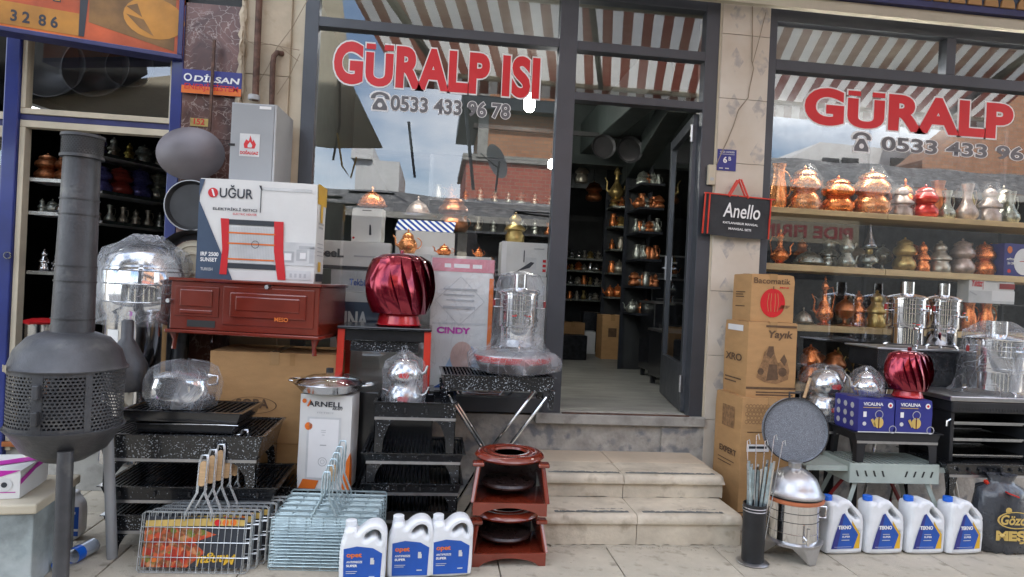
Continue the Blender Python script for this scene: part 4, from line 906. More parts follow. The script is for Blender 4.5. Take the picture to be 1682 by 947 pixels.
def ware(kind, label, cat, h, mat, rz=0, group='copper and pewter ware on the window shelves', name=None):
    "one piece of copper or pewter ware; h is its overall height"
    names = dict(double='stacked_pot', teapot='teapot', ewer='ewer', dish='lidded_dish', lamp='oil_lamp', vase='vase', jug='jug', censer='footed_bowl', tea2='double_teapot', canister='lidded_jar')
    t = thing(name or names[kind], label, cat, (0, 0, 0), rz, group); s = h; M = K[mat] if isinstance(mat, str) else mat
    if kind == 'double':
        potm([(r * s, z * s) for r, z in ((.26, 0), (.36, .03), (.42, .14), (.40, .26), (.30, .38), (.27, .42), (.29, .44))], M, t)
        potm([(r * s, z * s) for r, z in ((.28, .44), (.36, .48), (.41, .56), (.38, .66), (.29, .74), (.27, .78), (.30, .79))], M, t, 'upper_pot')
        potm([(r * s, z * s) for r, z in ((.30, .79), (.26, .86), (.12, .92), (.03, .94), (.045, .97), (.02, 1.0), (.0005, 1.0))], M, t, 'lid')
    elif kind == 'tea2':
        potm([(r * s, z * s) for r, z in ((.19, 0), (.21, .01), (.27, .12), (.26, .22), (.17, .36), (.15, .44), (.165, .45))], M, t)
        potm([(r * s, z * s) for r, z in ((.15, .45), (.20, .50), (.22, .58), (.19, .68), (.13, .76), (.12, .80))], M, t, 'upper_pot')
        potm([(r * s, z * s) for r, z in ((.13, .80), (.12, .84), (.05, .90), (.02, .92), (.035, .95), (.02, 1.0), (.0005, 1.0))], M, t, 'lid')
        spout(t, M, [(.22 * s, 0, .15 * s), (.30 * s, 0, .2 * s), (.34 * s, 0, .34 * s), (.40 * s, 0, .38 * s)], .022 * s * 2, .018 * s)
        spout(t, M, [(.17 * s, 0, .56 * s), (.25 * s, 0, .6 * s), (.28 * s, 0, .7 * s), (.33 * s, 0, .74 * s)], .03 * s, .014 * s)
        hndl(t, M, [(-.2 * s, 0, .25 * s), (-.36 * s, 0, .34 * s), (-.5 * s, 0, .36 * s)], .018 * s); hndl(t, M, [(-.15 * s, 0, .62 * s), (-.3 * s, 0, .72 * s), (-.46 * s, 0, .76 * s)], .016 * s)
    elif kind == 'teapot':
        potm([(r * s, z * s) for r, z in ((.30, 0), (.34, .02), (.46, .22), (.45, .42), (.30, .60), (.26, .64), (.30, .66))], M, t)
        potm([(r * s, z * s) for r, z in ((.29, .66), (.26, .74), (.12, .84), (.03, .87), (.06, .93), (.03, 1.0), (.0005, 1.0))], M, t, 'lid')
        spout(t, M, [(-.38 * s, 0, .25 * s), (-.58 * s, 0, .35 * s), (-.62 * s, 0, .6 * s), (-.74 * s, 0, .72 * s)], .07 * s, .028 * s)
        hndl(t, M, arc(.40 * s, .42 * s, .26 * s, .22 * s, 80, -80), .025 * s)
    elif kind == 'ewer':
        potm([(r * s, z * s) for r, z in ((.14, 0), (.16, .02), (.08, .06), (.21, .18), (.22, .26), (.13, .40), (.06, .52), (.05, .70), (.08, .74), (.09, .78))], M, t)
        potm([(r * s, z * s) for r, z in ((.08, .78), (.07, .84), (.02, .90), (.03, .94), (.0005, 1.0))], M, t, 'lid')
        spout(t, M, [(-.17 * s, 0, .22 * s), (-.28 * s, 0, .3 * s), (-.26 * s, 0, .5 * s), (-.34 * s, 0, .62 * s)], .035 * s, .012 * s)
        hndl(t, M, [(.08 * s, 0, .74 * s), (.2 * s, 0, .78 * s), (.26 * s, 0, .6 * s), (.2 * s, 0, .28 * s)], .014 * s)
    elif kind == 'dish':
        potm([(r * s, z * s) for r, z in ((.5, 0), (.55, .04), (.92, .12), (.95, .15), (.9, .18))], M, t, 'plate')
        potm([(r * s, z * s) for r, z in ((.84, .18), (.82, .30), (.62, .55), (.25, .74), (.08, .80), (.05, .86), (.10, .92), (.04, 1.0), (.0005, 1.0))], M, t, 'lid')
    elif kind == 'lamp':
        potm([(r * s, z * s) for r, z in ((.12, 0), (.13, .02), (.07, .06), (.07, .10), (.17, .15), (.18, .22), (.13, .30), (.06, .33))], K['pewter'], t)
        potm([(r * s, z * s) for r, z in ((.06, .33), (.07, .36), (.07, .45), (.04, .48))], K['brass'], t, 'burner')
        potm([(r * s, z * s) for r, z in ((.14, .47), (.15, .49), (.13, .55), (.07, .72), (.03, .9), (.028, 1.0))], K['bottle'], t, 'glass_chimney')
        potm([(r * s, z * s) for r, z in ((.16, .46), (.165, .475), (.12, .48))], K['pewter'], t, 'collar')
    elif kind == 'vase':
        potm([(r * s, z * s) for r, z in ((.20, 0), (.22, .02), (.30, .16), (.29, .28), (.16, .46), (.11, .62), (.12, .78), (.16, .92), (.17, 1.0), (.14, .99))], M, t)
        hndl(t, M, [(.1 * s, 0, .8 * s), (.26 * s, 0, .84 * s), (.30 * s, 0, .6 * s), (.24 * s, 0, .38 * s)], .018 * s)
    elif kind == 'jug':
        potm([(r * s, z * s) for r, z in ((.26, 0), (.28, .02), (.30, .2), (.27, .5), (.20, .7), (.19, .85), (.24, 1.0), (.22, .99))], M, t)
        hndl(t, M, arc(.2 * s, .55 * s, .26 * s, .3 * s, 85, -85), .022 * s)
    elif kind == 'censer':
        potm([(r * s, z * s) for r, z in ((.28, 0), (.3, .03), (.08, .10), (.07, .2), (.34, .36), (.42, .5), (.40, .55))], M, t)
        potm([(r * s, z * s) for r, z in ((.40, .55), (.34, .68), (.14, .82), (.04, .86), (.07, .92), (.0005, 1.0))], M, t, 'lid')
    elif kind == 'canister':
        potm([(r * s, z * s) for r, z in ((.24, 0), (.25, .02), (.25, .22), (.20, .30), (.20, .36), (.27, .40), (.27, .46), (.16, .58), (.13, .66), (.15, .7))], M, t)
        potm([(r * s, z * s) for r, z in ((.15, .7), (.16, .78), (.10, .88), (.03, .92), (.05, .96), (.0005, 1.0))], M, t, 'lid')
    return t

def crinkle(prof, n, seed, wob=.06, sx=1, sy=1):
    "crumpled film as a faceted shell of revolution"
    rr = random.Random(seed); m = MB(); vs = []; fs = []
    fold = [1 + rr.uniform(-wob, wob) for _ in range(n)]
    for i, (r, z) in enumerate(prof):
        for k in range(n):
            a = 2 * PI * (k + rr.uniform(-.25, .25)) / n; q = r * (fold[k] * .6 + .4 + rr.uniform(-wob, wob) * .7)
            vs.append((q * math.cos(a) * sx, q * math.sin(a) * sy, z + rr.uniform(-wob, wob) * .06))
    for i in range(len(prof) - 1):
        for k in range(n):
            k2 = (k + 1) % n; a, b, c, d = i * n + k, i * n + k2, (i + 1) * n + k2, (i + 1) * n + k
            fs += [(a, b, c), (a, c, d)] if rr.random() < .5 else [(a, b, d), (b, c, d)]
    return m.add(vs, fs)

def kettle2(label, loc, h, mat, rz=0, grip=None, name='double_kettle', cat='kettle', group=None, badge=True):
    "two-tier stainless tea kettle"
    t = thing(name, label, cat, loc, rz, group); s = h; M = K[mat]
    potm([(r * s, z * s) for r, z in ((.24, 0), (.26, .01), (.34, .12), (.35, .24), (.27, .40), (.24, .44), (.26, .45))], M, t, n=28)
    potm([(r * s, z * s) for r, z in ((.23, .45), (.28, .50), (.33, .60), (.31, .72), (.24, .82), (.23, .84))], M, t, 'upper_pot', n=28)
    potm([(r * s, z * s) for r, z in ((.24, .84), (.21, .88), (.10, .93), (.04, .94), (.05, .98), (.03, 1.0), (.0005, 1.0))], M, t, 'lid', n=28)
    spout(t, M, [(.30 * s, 0, .2 * s), (.42 * s, 0, .28 * s), (.46 * s, 0, .4 * s)], .05 * s, .025 * s); spout(t, M, [(.28 * s, 0, .62 * s), (.38 * s, 0, .68 * s), (.42 * s, 0, .8 * s)], .045 * s, .022 * s)
    g = K[grip or 'rubber']
    hndl(t, M, [(-.3 * s, 0, .3 * s), (-.4 * s, 0, .34 * s)], .02 * s, 'handle_root')
    MB().tube([(-.4 * s, 0, .30 * s), (-.46 * s, 0, .2 * s), (-.52 * s, 0, .05 * s)] if not grip else [(-.36 * s, -.05 * s, .76 * s), (-.50 * s, -.1 * s, .40 * s)], .03 * s, 8).build('handle', g, t, smooth=True)
    if badge:
        for z in (.22, .64):
            MB().poly([(.36 * s * math.sin(a) * (1 if z < .5 else .95), -.36 * s * math.cos(a) * (1 if z < .5 else .95), (z + dz) * s) for a, dz in ((-.25, -.04), (.2, -.05), (.28, 0), (.2, .05), (-.25, .04), (-.3, 0))]).build('badge', K['red_print'], t)
    return t

def samovar(label, loc, h, r, rz=0, name='samovar', taps=((-.1, .33), (.35, .2)), group=None, handles=True):
    t = thing(name, label, 'samovar', loc, rz, group); s = h
    potm([(r * .86, .05 * s), (r * .9, .06 * s), (r * .9, .30 * s), (r * .99, .31 * s), (r, .33 * s), (r, .72 * s), (r * 1.05, .73 * s), (r * 1.05, .76 * s), (r * .98, .77 * s)], K['chrome'], t, n=40)
    for z in (.36, .52, .60, .66): MB().lathe([(r * 1.0, z * s - .002), (r * 1.025, z * s), (r * 1.0, z * s + .002)], 40, cap=False).build('band', K['steel'], t, smooth=True)
    potm([(r * 1.12, .745 * s), (r * 1.13, .76 * s), (r * .9, .79 * s), (r * .42, .815 * s), (r * .36, .82 * s)], K['chrome'], t, 'lid', n=40)
    MB().lathe([(r * .36, .80 * s), (r * .36, s), (r * .33, s), (r * .33, .82 * s)], 24).build('chimney', K['steel'], t, smooth=True)
    for a in range(3):
        a0 = 2 * PI * a / 3 + .5; MB().tube([(r * .8 * math.cos(a0), r * .8 * math.sin(a0), .06 * s), (r * 1.02 * math.cos(a0), r * 1.02 * math.sin(a0), .03 * s), (r * 1.0 * math.cos(a0), r * 1.0 * math.sin(a0), 0)], .008, 6).build('foot', K['chrome'], t, smooth=True)
    if handles:
        for sx in (-1, 1):
            hndl(t, K['chrome'], [(sx * r, 0, .66 * s), (sx * (r + .035), -.01, .66 * s), (sx * (r + .04), -.01, .56 * s), (sx * r, 0, .56 * s)], .005); MB().cyl((sx * (r + .04), -.01, .57 * s), (sx * (r + .04), -.01, .65 * s), .009, 8).build('grip', K['red_dark'], t, smooth=True)
    for k, (tx, tz) in enumerate(taps):
        a = tx; c = Vector((r * math.sin(a), -r * math.cos(a), tz * s)); o = Vector((math.sin(a), -math.cos(a), 0))
        m = MB(); m.cyl(c - o * .01, c + o * .05, .008, 8); m.cyl(c + o * .045 + Vector((0, 0, .01)), c + o * .045 - Vector((0, 0, .025)), .007, 8); m.cyl(c + o * .03, c + o * .03 + Vector((0, 0, .022)), .005, 8); m.build('tap', K['chrome'], t, smooth=True)
        MB().box(c.x + o.x * .03 - .013, c.x + o.x * .03 + .013, c.y + o.y * .03 - .005, c.y + o.y * .03 + .005, c.z + .022, c.z + .031).build('tap_lever', K['red_gloss'], t, bevel=.002)
    return t

def wrapshell(root, prof, seed, mat='wrap', n=26, wob=.06, name='plastic_wrap', **kw):
    return crinkle(prof, n, seed, wob, **kw).build(name, K[mat], root)

# ================================================================ GOODS ON THE PAVEMENT, LEFT AND CENTRE
def bf(pL, YL, pR, YR, d, z):
    a = at(*pL, YL); b = at(*pR, YR); u = b - a; u.z = 0; w = u.length; rz = math.atan2(u.y, u.x)
    c = (a + b) / 2 + Vector((-math.sin(rz), math.cos(rz), 0)) * d / 2; return (c.x, c.y, z), rz, w

# --- fire-pit stove with a tall flue
sm = thing('fire_pit_stove', 'tall dark grey garden fire stove with perforated drum and thick flue, far left', 'garden stove', (at(108, 700, -1.3).x, -1.3, 0))
cx, cy = sm.location.x, -1.3
z0, z1, z2, z3 = .545, .70, .955, 1.115
G = K['smoke_grey']; RD = .222
potm([(.001, z0 - .01), (.085, z0), (.165, z0 + .05), (RD - .01, z1 - .03), (RD + .012, z1 - .005), (RD + .012, z1)], G, sm, 'fire_bowl', 48)
potm([(RD + .014, z2), (RD + .016, z2 + .006), (RD + .004, z2 + .016), (RD * .93, z2 + .08), (RD * .72, z2 + .135), (RD * .45, z3)], G, sm, 'dome', 48)
# perforated drum: staggered hexagonal holes left open
mm = MB(); nA, nZ = 80, 17; vs = []
hz = (z2 - z1) / nZ
for j in range(nZ):
    for i in range(nA):
        a0 = 2 * PI * (i + (.5 if j % 2 else 0)) / nA; da = PI / nA; zc_ = z1 + (j + .5) * hz
        deg = math.degrees(a0) % 360
        o_ = [(math.cos(a0 + x) * RD, math.sin(a0 + x) * RD, zc_ + y) for x, y in ((-da, -hz / 2), (0, -hz / 2), (da, -hz / 2), (da, hz / 2), (0, hz / 2), (-da, hz / 2))]
        k = .68; i_ = [(math.cos(a0 + x * k) * RD, math.sin(a0 + x * k) * RD, zc_ + y * k) for x, y in ((-da, -hz / 2 * .5), (0, -hz / 2), (da, -hz / 2 * .5), (da, hz / 2 * .5), (0, hz / 2), (-da, hz / 2 * .5))]
        mm.add(o_ + i_, [(q, (q + 1) % 6, (q + 1) % 6 + 6, q + 6) for q in range(6)])
mm.build('perforated_drum', G, sm)
MB().lathe([(.10, z1), (.18, z1 + .05), (.10, z1 + .12), (.0, z1 + .13)], 20).build('fire_basket', K['pan_dark'], sm)
def drumbar(a0, a1, za, zb_, nm, o=.004):
    m = MB(); m.grid(lambda s, t: ((RD + o) * math.cos(R(a0 + (a1 - a0) * s)), (RD + o) * math.sin(R(a0 + (a1 - a0) * s)), za + (zb_ - za) * t), 8, 1); m.build(nm, G, sm, smooth=True)
for a0, a1 in ((-97, -86), (-47, -40), (-178, -170)): drumbar(a0, a1, z1, z2, 'door_stile')
drumbar(-178, -40, z1, z1 + .018, 'door_rail', .005); drumbar(-178, -40, z2 - .018, z2, 'door_rail', .005)
for z in (z1 + .04, z1 + .15): m = MB(); m.box(-.012, .012, -RD - .03, -RD - .004, z, z + .06); m.build('latch', G, sm, bevel=.004)
bd = MB().grid(lambda s, t: ((RD + .018) * math.cos(R(-112 + 12 * s)), (RD + .018) * math.sin(R(-112 + 12 * s)), z2 - .005 + .03 * t), 6, 1)
b_ = bd.build('maker_badge', K['tin'], sm); b_.rotation_euler = (0, 0, R(-28))
# flue leans very slightly, banded
top = at(137, 222, -1.3); top = Vector((top.x - cx, 0, top.z)); fb = Vector((at(119, 550, -1.3).x - cx, 0, z3 - .02)); fu = top - fb
def fl(s): return fb + fu * s
Rb, Rt = .085, .071
MB().tube([fl(0), fl(1)], [Rb, Rt], 40).build('flue', G, sm, smooth=True)
for s in (.015, .085, .27, .345, .60, .675): MB().tube([fl(s), fl(s + .006)], [Rb + (Rt - Rb) * s + .004] * 2, 40).build('flue_band', K['pan_dark'] if s > .02 else G, sm, smooth=True)
mc = MB(); cr_ = Rt + .012
for j in range(10):
    for i in range(40):
        a0 = 2 * PI * (i + (.5 if j % 2 else 0)) / 40; z = .895 + j * .0095; c = fl(z)
        mc.poly([c + Vector((math.cos(a0 + x) * cr_, math.sin(a0 + x) * cr_, y)) for x, y in ((-.05, -.003), (.05, -.003), (.05, .003), (-.05, .003))])
MB().tube([fl(.885), fl(.99)], [cr_ - .003] * 2, 40).build('spark_screen', K['smoke_grey'], sm, smooth=True); mc.build('screen_holes', K['rubber'], sm)
for s in (.883, .985): MB().tube([fl(s), fl(s + .014)], [cr_ + .004] * 2, 40).build('screen_rim', G, sm, smooth=True)
for k, (px, py, Y) in enumerate(((99, 965, -1.5), (40, 790, -1.05), (190, 800, -1.05))):
    f = at(px, py, Y); f = Vector((f.x - cx, Y - cy, 0)); tpx = Vector((f.x * .78, f.y * .8, z1 - .08))
    m = MB(); m.tube([f, tpx], .031 if k < 2 else .024, 16); m.build('leg', K['cream'] if k == 1 else (K['grey_panel'] if k == 2 else K['smoke_grey']), sm, smooth=True, label='cream painted leg' if k == 1 else None)

# --- the big wrapped samovar behind
L_, rz_, w_ = bf((162, 660), -.62, (262, 660), -.62, .3, 0)
bx_ = at(232, 660, -.28); hz_ = at(232, 396, -.28).z
bs = thing('large_boiler', 'large chrome boiler with a plastic bag over its lid and a white label', 'boiler', (bx_.x, -.28, .29))
H_ = hz_ - .29; rB = .228
potm([(rB * .93, 0), (rB * .95, .02), (rB * .95, H_ * .66), (rB * 1.02, H_ * .68), (rB * 1.05, H_ * .72), (rB * 1.05, H_ * .86), (rB * 1.0, H_ * .88)], K['chrome'], bs, n=48)
for z in (.72, .80, .86): MB().lathe([(rB * 1.05, z * H_), (rB * 1.075, z * H_ + .004), (rB * 1.05, z * H_ + .008)], 48, cap=False).build('band', K['steel'], bs, smooth=True)
potm([(rB * 1.02, H_ * .88), (rB * .95, H_ * .93), (rB * .6, H_ * .97), (rB * .1, H_ * .985)], K['steel'], bs, 'lid', n=40)
wrapshell(bs, [(rB * 1.10, H_ * .62), (rB * 1.10, H_ * .72), (rB * 1.11, H_ * .86), (rB * 1.12, H_ * .91), (rB * 1.0, H_ * .96), (rB * .7, H_ * .985), (rB * .35, H_ * 1.03), (rB * .12, H_ * 1.0)], 4, 'wrap_dense', 30, .06)
MB().tube([(rB * .95 + .02, -.08, H_ * .02), (rB * .95 + .02, -.08, H_ * .64)], .045, 20).build('black_tube', K['goods_dark'], bs, smooth=True)
q_ = MB(); q_.grid(lambda s, t: (rB * .956 * math.sin(-.62 + .36 * s), -rB * .956 * math.cos(-.62 + .36 * s), H_ * (.50 + .10 * t)), 6, 1); q_.build('label', K['white_box'], bs)
potm([(.095, .0), (.10, .02), (.10, .14), (.05, .24), (.03, .27), (.03, .36), (.02, .37)], K['smoke_grey'], thing('grey_vase_heater', 'dark grey bottle-shaped heater standing before the chrome boiler', 'heater', at(205, 640, -.78)), 'body', 28)

# --- cardboard boxes carrying the brown oven
L1, rz1, w1 = bf((345, 575), -.50, (556, 578), -.50, .46, 0)
zt1 = at(450, 578, -.5).z; zs1 = at(450, 728, -.5).z
L1 = (L1[0], L1[1], zs1)
cb1, (Ff, Fr, Fl) = carton('large plain cardboard box marked SOBA under the brown oven', 'box', L1, rz1, w1, .46, zt1 - zs1 - .002, K['card'], group=None)
h1 = zt1 - zs1
ex = (at(415, 665, -.5).x - (L1[0] - w1 / 2)) / w1; ez = (at(415, 665, -.5).z - zs1) / h1
ovr = (at(455, 665, -.5).x - at(375, 665, -.5).x) / 2
Ff.ring(ex, ez, ovr, .006, K['card_ink'], 1, 32, .36); Ff.text(ex - .13, ez - .032, 'SOBA', K['card_ink'], width=.255, bold=.03)
Ff.rect(.62, .66, .86, 1, K['card_side'], 1)
cb2, _ = carton('lower plain cardboard box hidden behind the braziers', 'box', (L1[0] + .01, L1[1], 0), rz1, w1 + .02, .46, zs1 - .002, K['card_side'])
# oven
Lo, rzo, wo = bf((277, 560), -.50, (521, 566), -.66, .46, zt1)
ov = thing('tabletop_oven', 'glossy red-brown enamel stove oven with panelled doors under the heater box', 'oven', Lo, rzo)
zt2 = at(400, 460, -.54).z - zt1; zl = .115; d_ = .46
box(-wo / 2, wo / 2, -d_ / 2, d_ / 2, zl, zt2 - .02).build('oven_body', K['brown_enamel'], ov, bevel=.004)
box(-wo / 2 - .012, wo / 2 + .012, -d_ / 2 - .015, d_ / 2 + .01, zt2 - .019, zt2).build('top_plate', K['brown_enamel'], ov, bevel=.006)
box(-wo / 2 - .016, wo / 2 + .016, -d_ / 2 - .025, d_ / 2, zl - .022, zl - .001).build('base_ledge', K['brown_enamel'], ov, bevel=.006)
for sx in (-1, 1):
    for sy in (-1, 1): MB().tube([(sx * (wo / 2 - .02), sy * (d_ / 2 - .02), 0), (sx * (wo / 2 - .025), sy * (d_ / 2 - .02), .05), (sx * (wo / 2 - .02), sy * (d_ / 2 - .02), zl - .023)], [.014, .012, .026], 8).build('leg', K['brown_enamel'], ov, smooth=True)
yF = -d_ / 2; hb = zt2 - .02 - zl
def panel(a0, a1, b0, b1, nm='door_panel', pr=.010):
    m = MB(); x0, x1, z0_, z1_ = -wo / 2 + a0 * wo, -wo / 2 + a1 * wo, zl + b0 * hb, zl + b1 * hb; m.box(x0, x1, yF - pr, yF - .0005, z0_, z1_); o = m.build(nm, K['brown_enamel'], ov, bevel=.007, seg=3); return o
panel(.03, .33, .28, .90, 'small_door', .006); panel(.07, .29, .48, .84, 'raised_panel', .014); panel(.07, .29, .33, .42, 'raised_panel', .012)
panel(.36, .97, .14, .93, 'large_door', .006); panel(.41, .92, .30, .82, 'raised_panel', .016); panel(.45, .88, .44, .74, 'inner_panel', .021)
MB().box(-wo / 2 + .12 * wo, -wo / 2 + .31 * wo, yF - .003, yF - .0006, zl + .06 * hb, zl + .20 * hb).build('air_slot', K['rubber'], ov)
for a, b in ((.66, .96), (.0, .58)): MB().cyl((-wo / 2 + a * wo, yF - .03, zl + b * hb), (-wo / 2 + a * wo, yF, zl + b * hb), .012, 10).build('knob', K['steel_dull'], ov, smooth=True)
Face(ov, (-wo / 2, yF - .022, zl), (1, 0, 0), (0, 0, 1), wo, hb).text(.72, .26, 'MESO', K['orange_print'], width=.09, bold=.02)

# --- heater box
Lu, rzu, wu = bf((321, 455), -.50, (516, 460), -.54, .22, zt1 + zt2)
hu = at(321, 289, -.50).z - at(321, 455, -.5).z
ub, (Ff, Fr, Fl) = carton('white printed box of an electric heater, lying on the brown oven', 'box', Lu, rzu, wu, .22, hu, K['white_box'])
Ff.poly([(0, 0), (.31, 0), (0, .78)], K['navy'], 1); Ff.poly([(0, .985), (.045, .985), (0, .80)], K['navy'], 1)
Ff.disc(.115, .855, .028, K['red_print'], 2); Ff.poly([(.10, .89), (.115, .89), (.135, .82), (.12, .82)], K['white_print'], 3)
Ff.text(.17, .81, 'UĞUR', K['dark_print'], width=.28, height=.13, bold=.015)
Ff.text(.12, .685, 'ELEKTRİKLİ ISITICI', K['dark_print'], width=.37, height=.035, bold=.02); Ff.text(.29, .645, 'ELECTRIC HEATER', K['red_print'], width=.2, height=.02, bold=.01)
Ff.poly([(.19, .605), (.26, .605), (.27, .3), (.26, .05), (.20, .05), (.215, .3)], K['red_print'], 3); Ff.poly([(.64, .60), (.72, .60), (.73, .3), (.76, .02), (.69, .02), (.65, .3)], K['red_print'], 3)
Ff.rect(.25, .66, .55, .60, K['dark_print'], 2); Ff.rect(.25, .67, .115, .165, K['dark_print'], 2); Ff.rect(.26, .655, .17, .54, K['grey_lt'], 2)
Ff.many([(.26 + .0132 * i, .262 + .0132 * i, .19, .53) for i in range(30)], K['grey_print'], 3); Ff.many([(.26, .655, .46, .475), (.26, .655, .355, .37), (.26, .655, .20, .215)], K['orange_print'], 4)
Ff.rect(.70, .995, .17, .40, K['grey_lt'], 1); Ff.many([(.72, .82, .20, .31), (.84, .93, .22, .33), (.95, .99, .2, .36), (.86, .99, .34, .37)], K['grey_print'], 2); Ff.many([(.74, .80, .22, .29), (.87, .92, .24, .30)], K['white_print'], 3)
Ff.text(.035, .225, 'IRF 2500', K['white_print'], width=.15, height=.04, bold=.03); Ff.text(.035, .17, 'SUNSET', K['white_print'], width=.14, height=.04, bold=.03); Ff.text(.04, .08, 'TURKISH', K['grey_lt'], width=.1, height=.03, bold=.01)
Ff.ring(.49, .36, .022, .003, K['dark_print'], 5); Ff.rect(.76, .97, .03, .12, K['grey_lt'], 1); Ff.many([(.79 + .04 * i, .81 + .04 * i, .05, .09) for i in range(4)], K['grey_print'], 2)
Ff.rect(.515, .522, .68, .93, K['dark_print'], 2); Ff.poly([(.50, .95), (.52, .95), (.53, .90), (.51, .92)], K['dark_print'], 3); Ff.rect(.53, .95, .905, .935, K['grey_lt'], 1)
Fr.rect(0, 1, .80, 1, K['yellow_print'], 1); Fr.many([(.2, .8, .60, .62), (.2, .7, .56, .58), (.15, .8, .40, .41), (.15, .8, .36, .37), (.15, .7, .32, .33), (.15, .8, .28, .29)], K['grey_print'], 1); Fr.rect(.35, .6, .62, .80, K['yellow_print'], 2); Fr.rect(.1, .9, .02, .10, K['dark_print'], 2); Fr.rect(.3, .6, .12, .22, K['yellow_print'], 2)

# --- meter cabinet
gb0 = at(374, 292, -.40); gb1 = at(450, 172, -.40); wg = at(448, 230, -.40).x - at(372, 230, -.40).x; hg = gb1.z - gb0.z + .03
gbx = thing('gas_meter_cabinet', 'grey steel gas meter cabinet with a red flame sticker on the cream pilaster', 'meter cabinet', ((gb0.x + .012) + wg / 2, -.22, gb0.z - .03), R(-3))
box(-wg / 2, wg / 2, -.18, .18, 0, hg).build('cabinet_body', K['grey_panel'], gbx, bevel=.004); box(-wg / 2 + .003, wg / 2 - .012, -.188, -.1805, .004, hg - .006).build('cabinet_door', K['grey_panel'], gbx, bevel=.003)
MB().cyl((wg / 2 - .004, -.188, .01), (wg / 2 - .004, -.188, hg - .01), .006, 8).build('hinge', K['grey_print'], gbx, smooth=True)
F = Face(gbx, (-wg / 2, -.1885, 0), (1, 0, 0), (0, 0, 1), wg, hg)
F.rect(.22, .66, .34, .62, K['grey_lt'], 1); F.poly([(.33, .44), (.55, .44), (.58, .49), (.52, .55), (.50, .52), (.45, .60), (.42, .53), (.36, .55), (.31, .49)], K['red_print'], 2); F.poly([(.40, .45), (.49, .45), (.50, .48), (.45, .52), (.40, .48)], K['grey_lt'], 3); F.text(.24, .365, 'DOĞALGAZ', K['red_print'], width=.40, height=.05, bold=.04)
F.rect(.62, .88, .93, .965, K['white_print'], 1); F.rect(-.02, .12, .46, .49, K['rubber'], 2)

# --- pans on the marble
pn = at(313, 252, -.16); sj = thing('convex_griddle', 'large grey convex iron griddle hanging on the burgundy marble', 'griddle pan', pn, rot=(R(90), 0, 0))
MB().lathe([(.0005, .075), (.06, .072), (.12, .055), (.17, .028), (.205, 0), (.203, -.003), (.16, .02), (.10, .05), (.0005, .066)], 48, Matrix.Scale(.80, 4, (0, 1, 0))).build('pan_dome', K['pan_shine'] if 'pan_shine' in K else mk('pan_shine', (.17, .155, .165), .48, .55, .14, 3, bump=.12, bs=30), sj, smooth=True)
pn = at(316, 338, -.13); p2_ = thing('dark_frying_pan', 'dark round pan with light rim peeking out behind the heater box', 'pan', pn, rot=(R(90), 0, 0))
MB().lathe([(.0005, .0), (.135, .0), (.15, .03), (.153, .034), (.156, .03), (.14, -.006), (.0005, -.006)], 40).build('pan_body', K['pan_dark'], p2_, smooth=True); MB().tube([(.155 * math.cos(t), .155 * math.sin(t), .032) for t in [2 * PI * i / 32 for i in range(32)]], .004, 6, True).build('rim', K['steel_dull'], p2_, smooth=True)
MB().bar((-.02, .19, .01), (.07, .19, .01), .022, .012).build('handle', K['red_leg'], p2_)
pn = at(318, 432, -.2); p3_ = thing('beige_fan_cover', 'beige round ribbed cover half hidden behind the heater box', 'cover', pn, rot=(R(90), 0, 0))
MB().lathe([(.0005, .02), (.05, .02), (.055, .03), (.07, .03), (.075, .018), (.10, .018), (.105, .026), (.12, .02), (.14, .0)], 36).build('disc', K['cream'], p3_, smooth=True); MB().lathe([(.145, 0), (.18, -.02), (.2, .06)], 24, cap=False).build('frame_ring', K['pan_dark'], p3_, smooth=True)

# --- left stack of speckled braziers
SPK, SLO, ENA = K['speck'], K['speck_lo'], K['enamel']
Ld, rzd, wd = bf((186, 900), -1.03, (420, 900), -1.03, .42, 0)
brazier('bottom brazier of the left stack, on the pavement beside the white chest', (-1.20, -.80, 0), 0, .74, .46, .085, .115, SPK, slots=0)
brazier('middle brazier of the left stack with a wide grate', (-1.16, -.79, .202), 0, .86, .48, .075, .065, SLO, slots=5)
brazier('top brazier of the left stack, heavily speckled with high arched legs', (-1.205, -.80, .343), 0, .80, .50, .125, .135, SPK, wl=.17)
t_ = thing('oven_tray', 'lower black oven tray on the left brazier stack', 'tray', (-1.20, -.84, .605), R(-2)); tray(t_, .50, .34, 0, .042, ENA, .93)
m = MB()
for i in range(7): m.tube([(-.2 + i * .02, -.17, .05), (-.1 + i * .055, -.19 + (i % 3) * .01, .052), (.1 + i * .03, -.175, .05)], .0025, 5)
t_ = thing('black_tray', 'wide shallow black tray carrying the wrapped square kettle', 'tray', (-1.215, -.83, .655), R(-3)); tray(t_, .60, .36, 0, .055, ENA, .90); grate(t_, .54, .30, .046, K['grate'], .03)
t_ = thing('skewers', 'few loose pale skewers lying between the trays', 'skewers', (-1.18, -1.02, .650))
for i in range(5): MB().tube([(-.18 + i * .03, -.0, .0), (-.02 + i * .04, -.012, .004), (.16 + i * .02, -.002 * i, .001)], .0025, 5).build('skewer', K['steel'], t_, smooth=True)
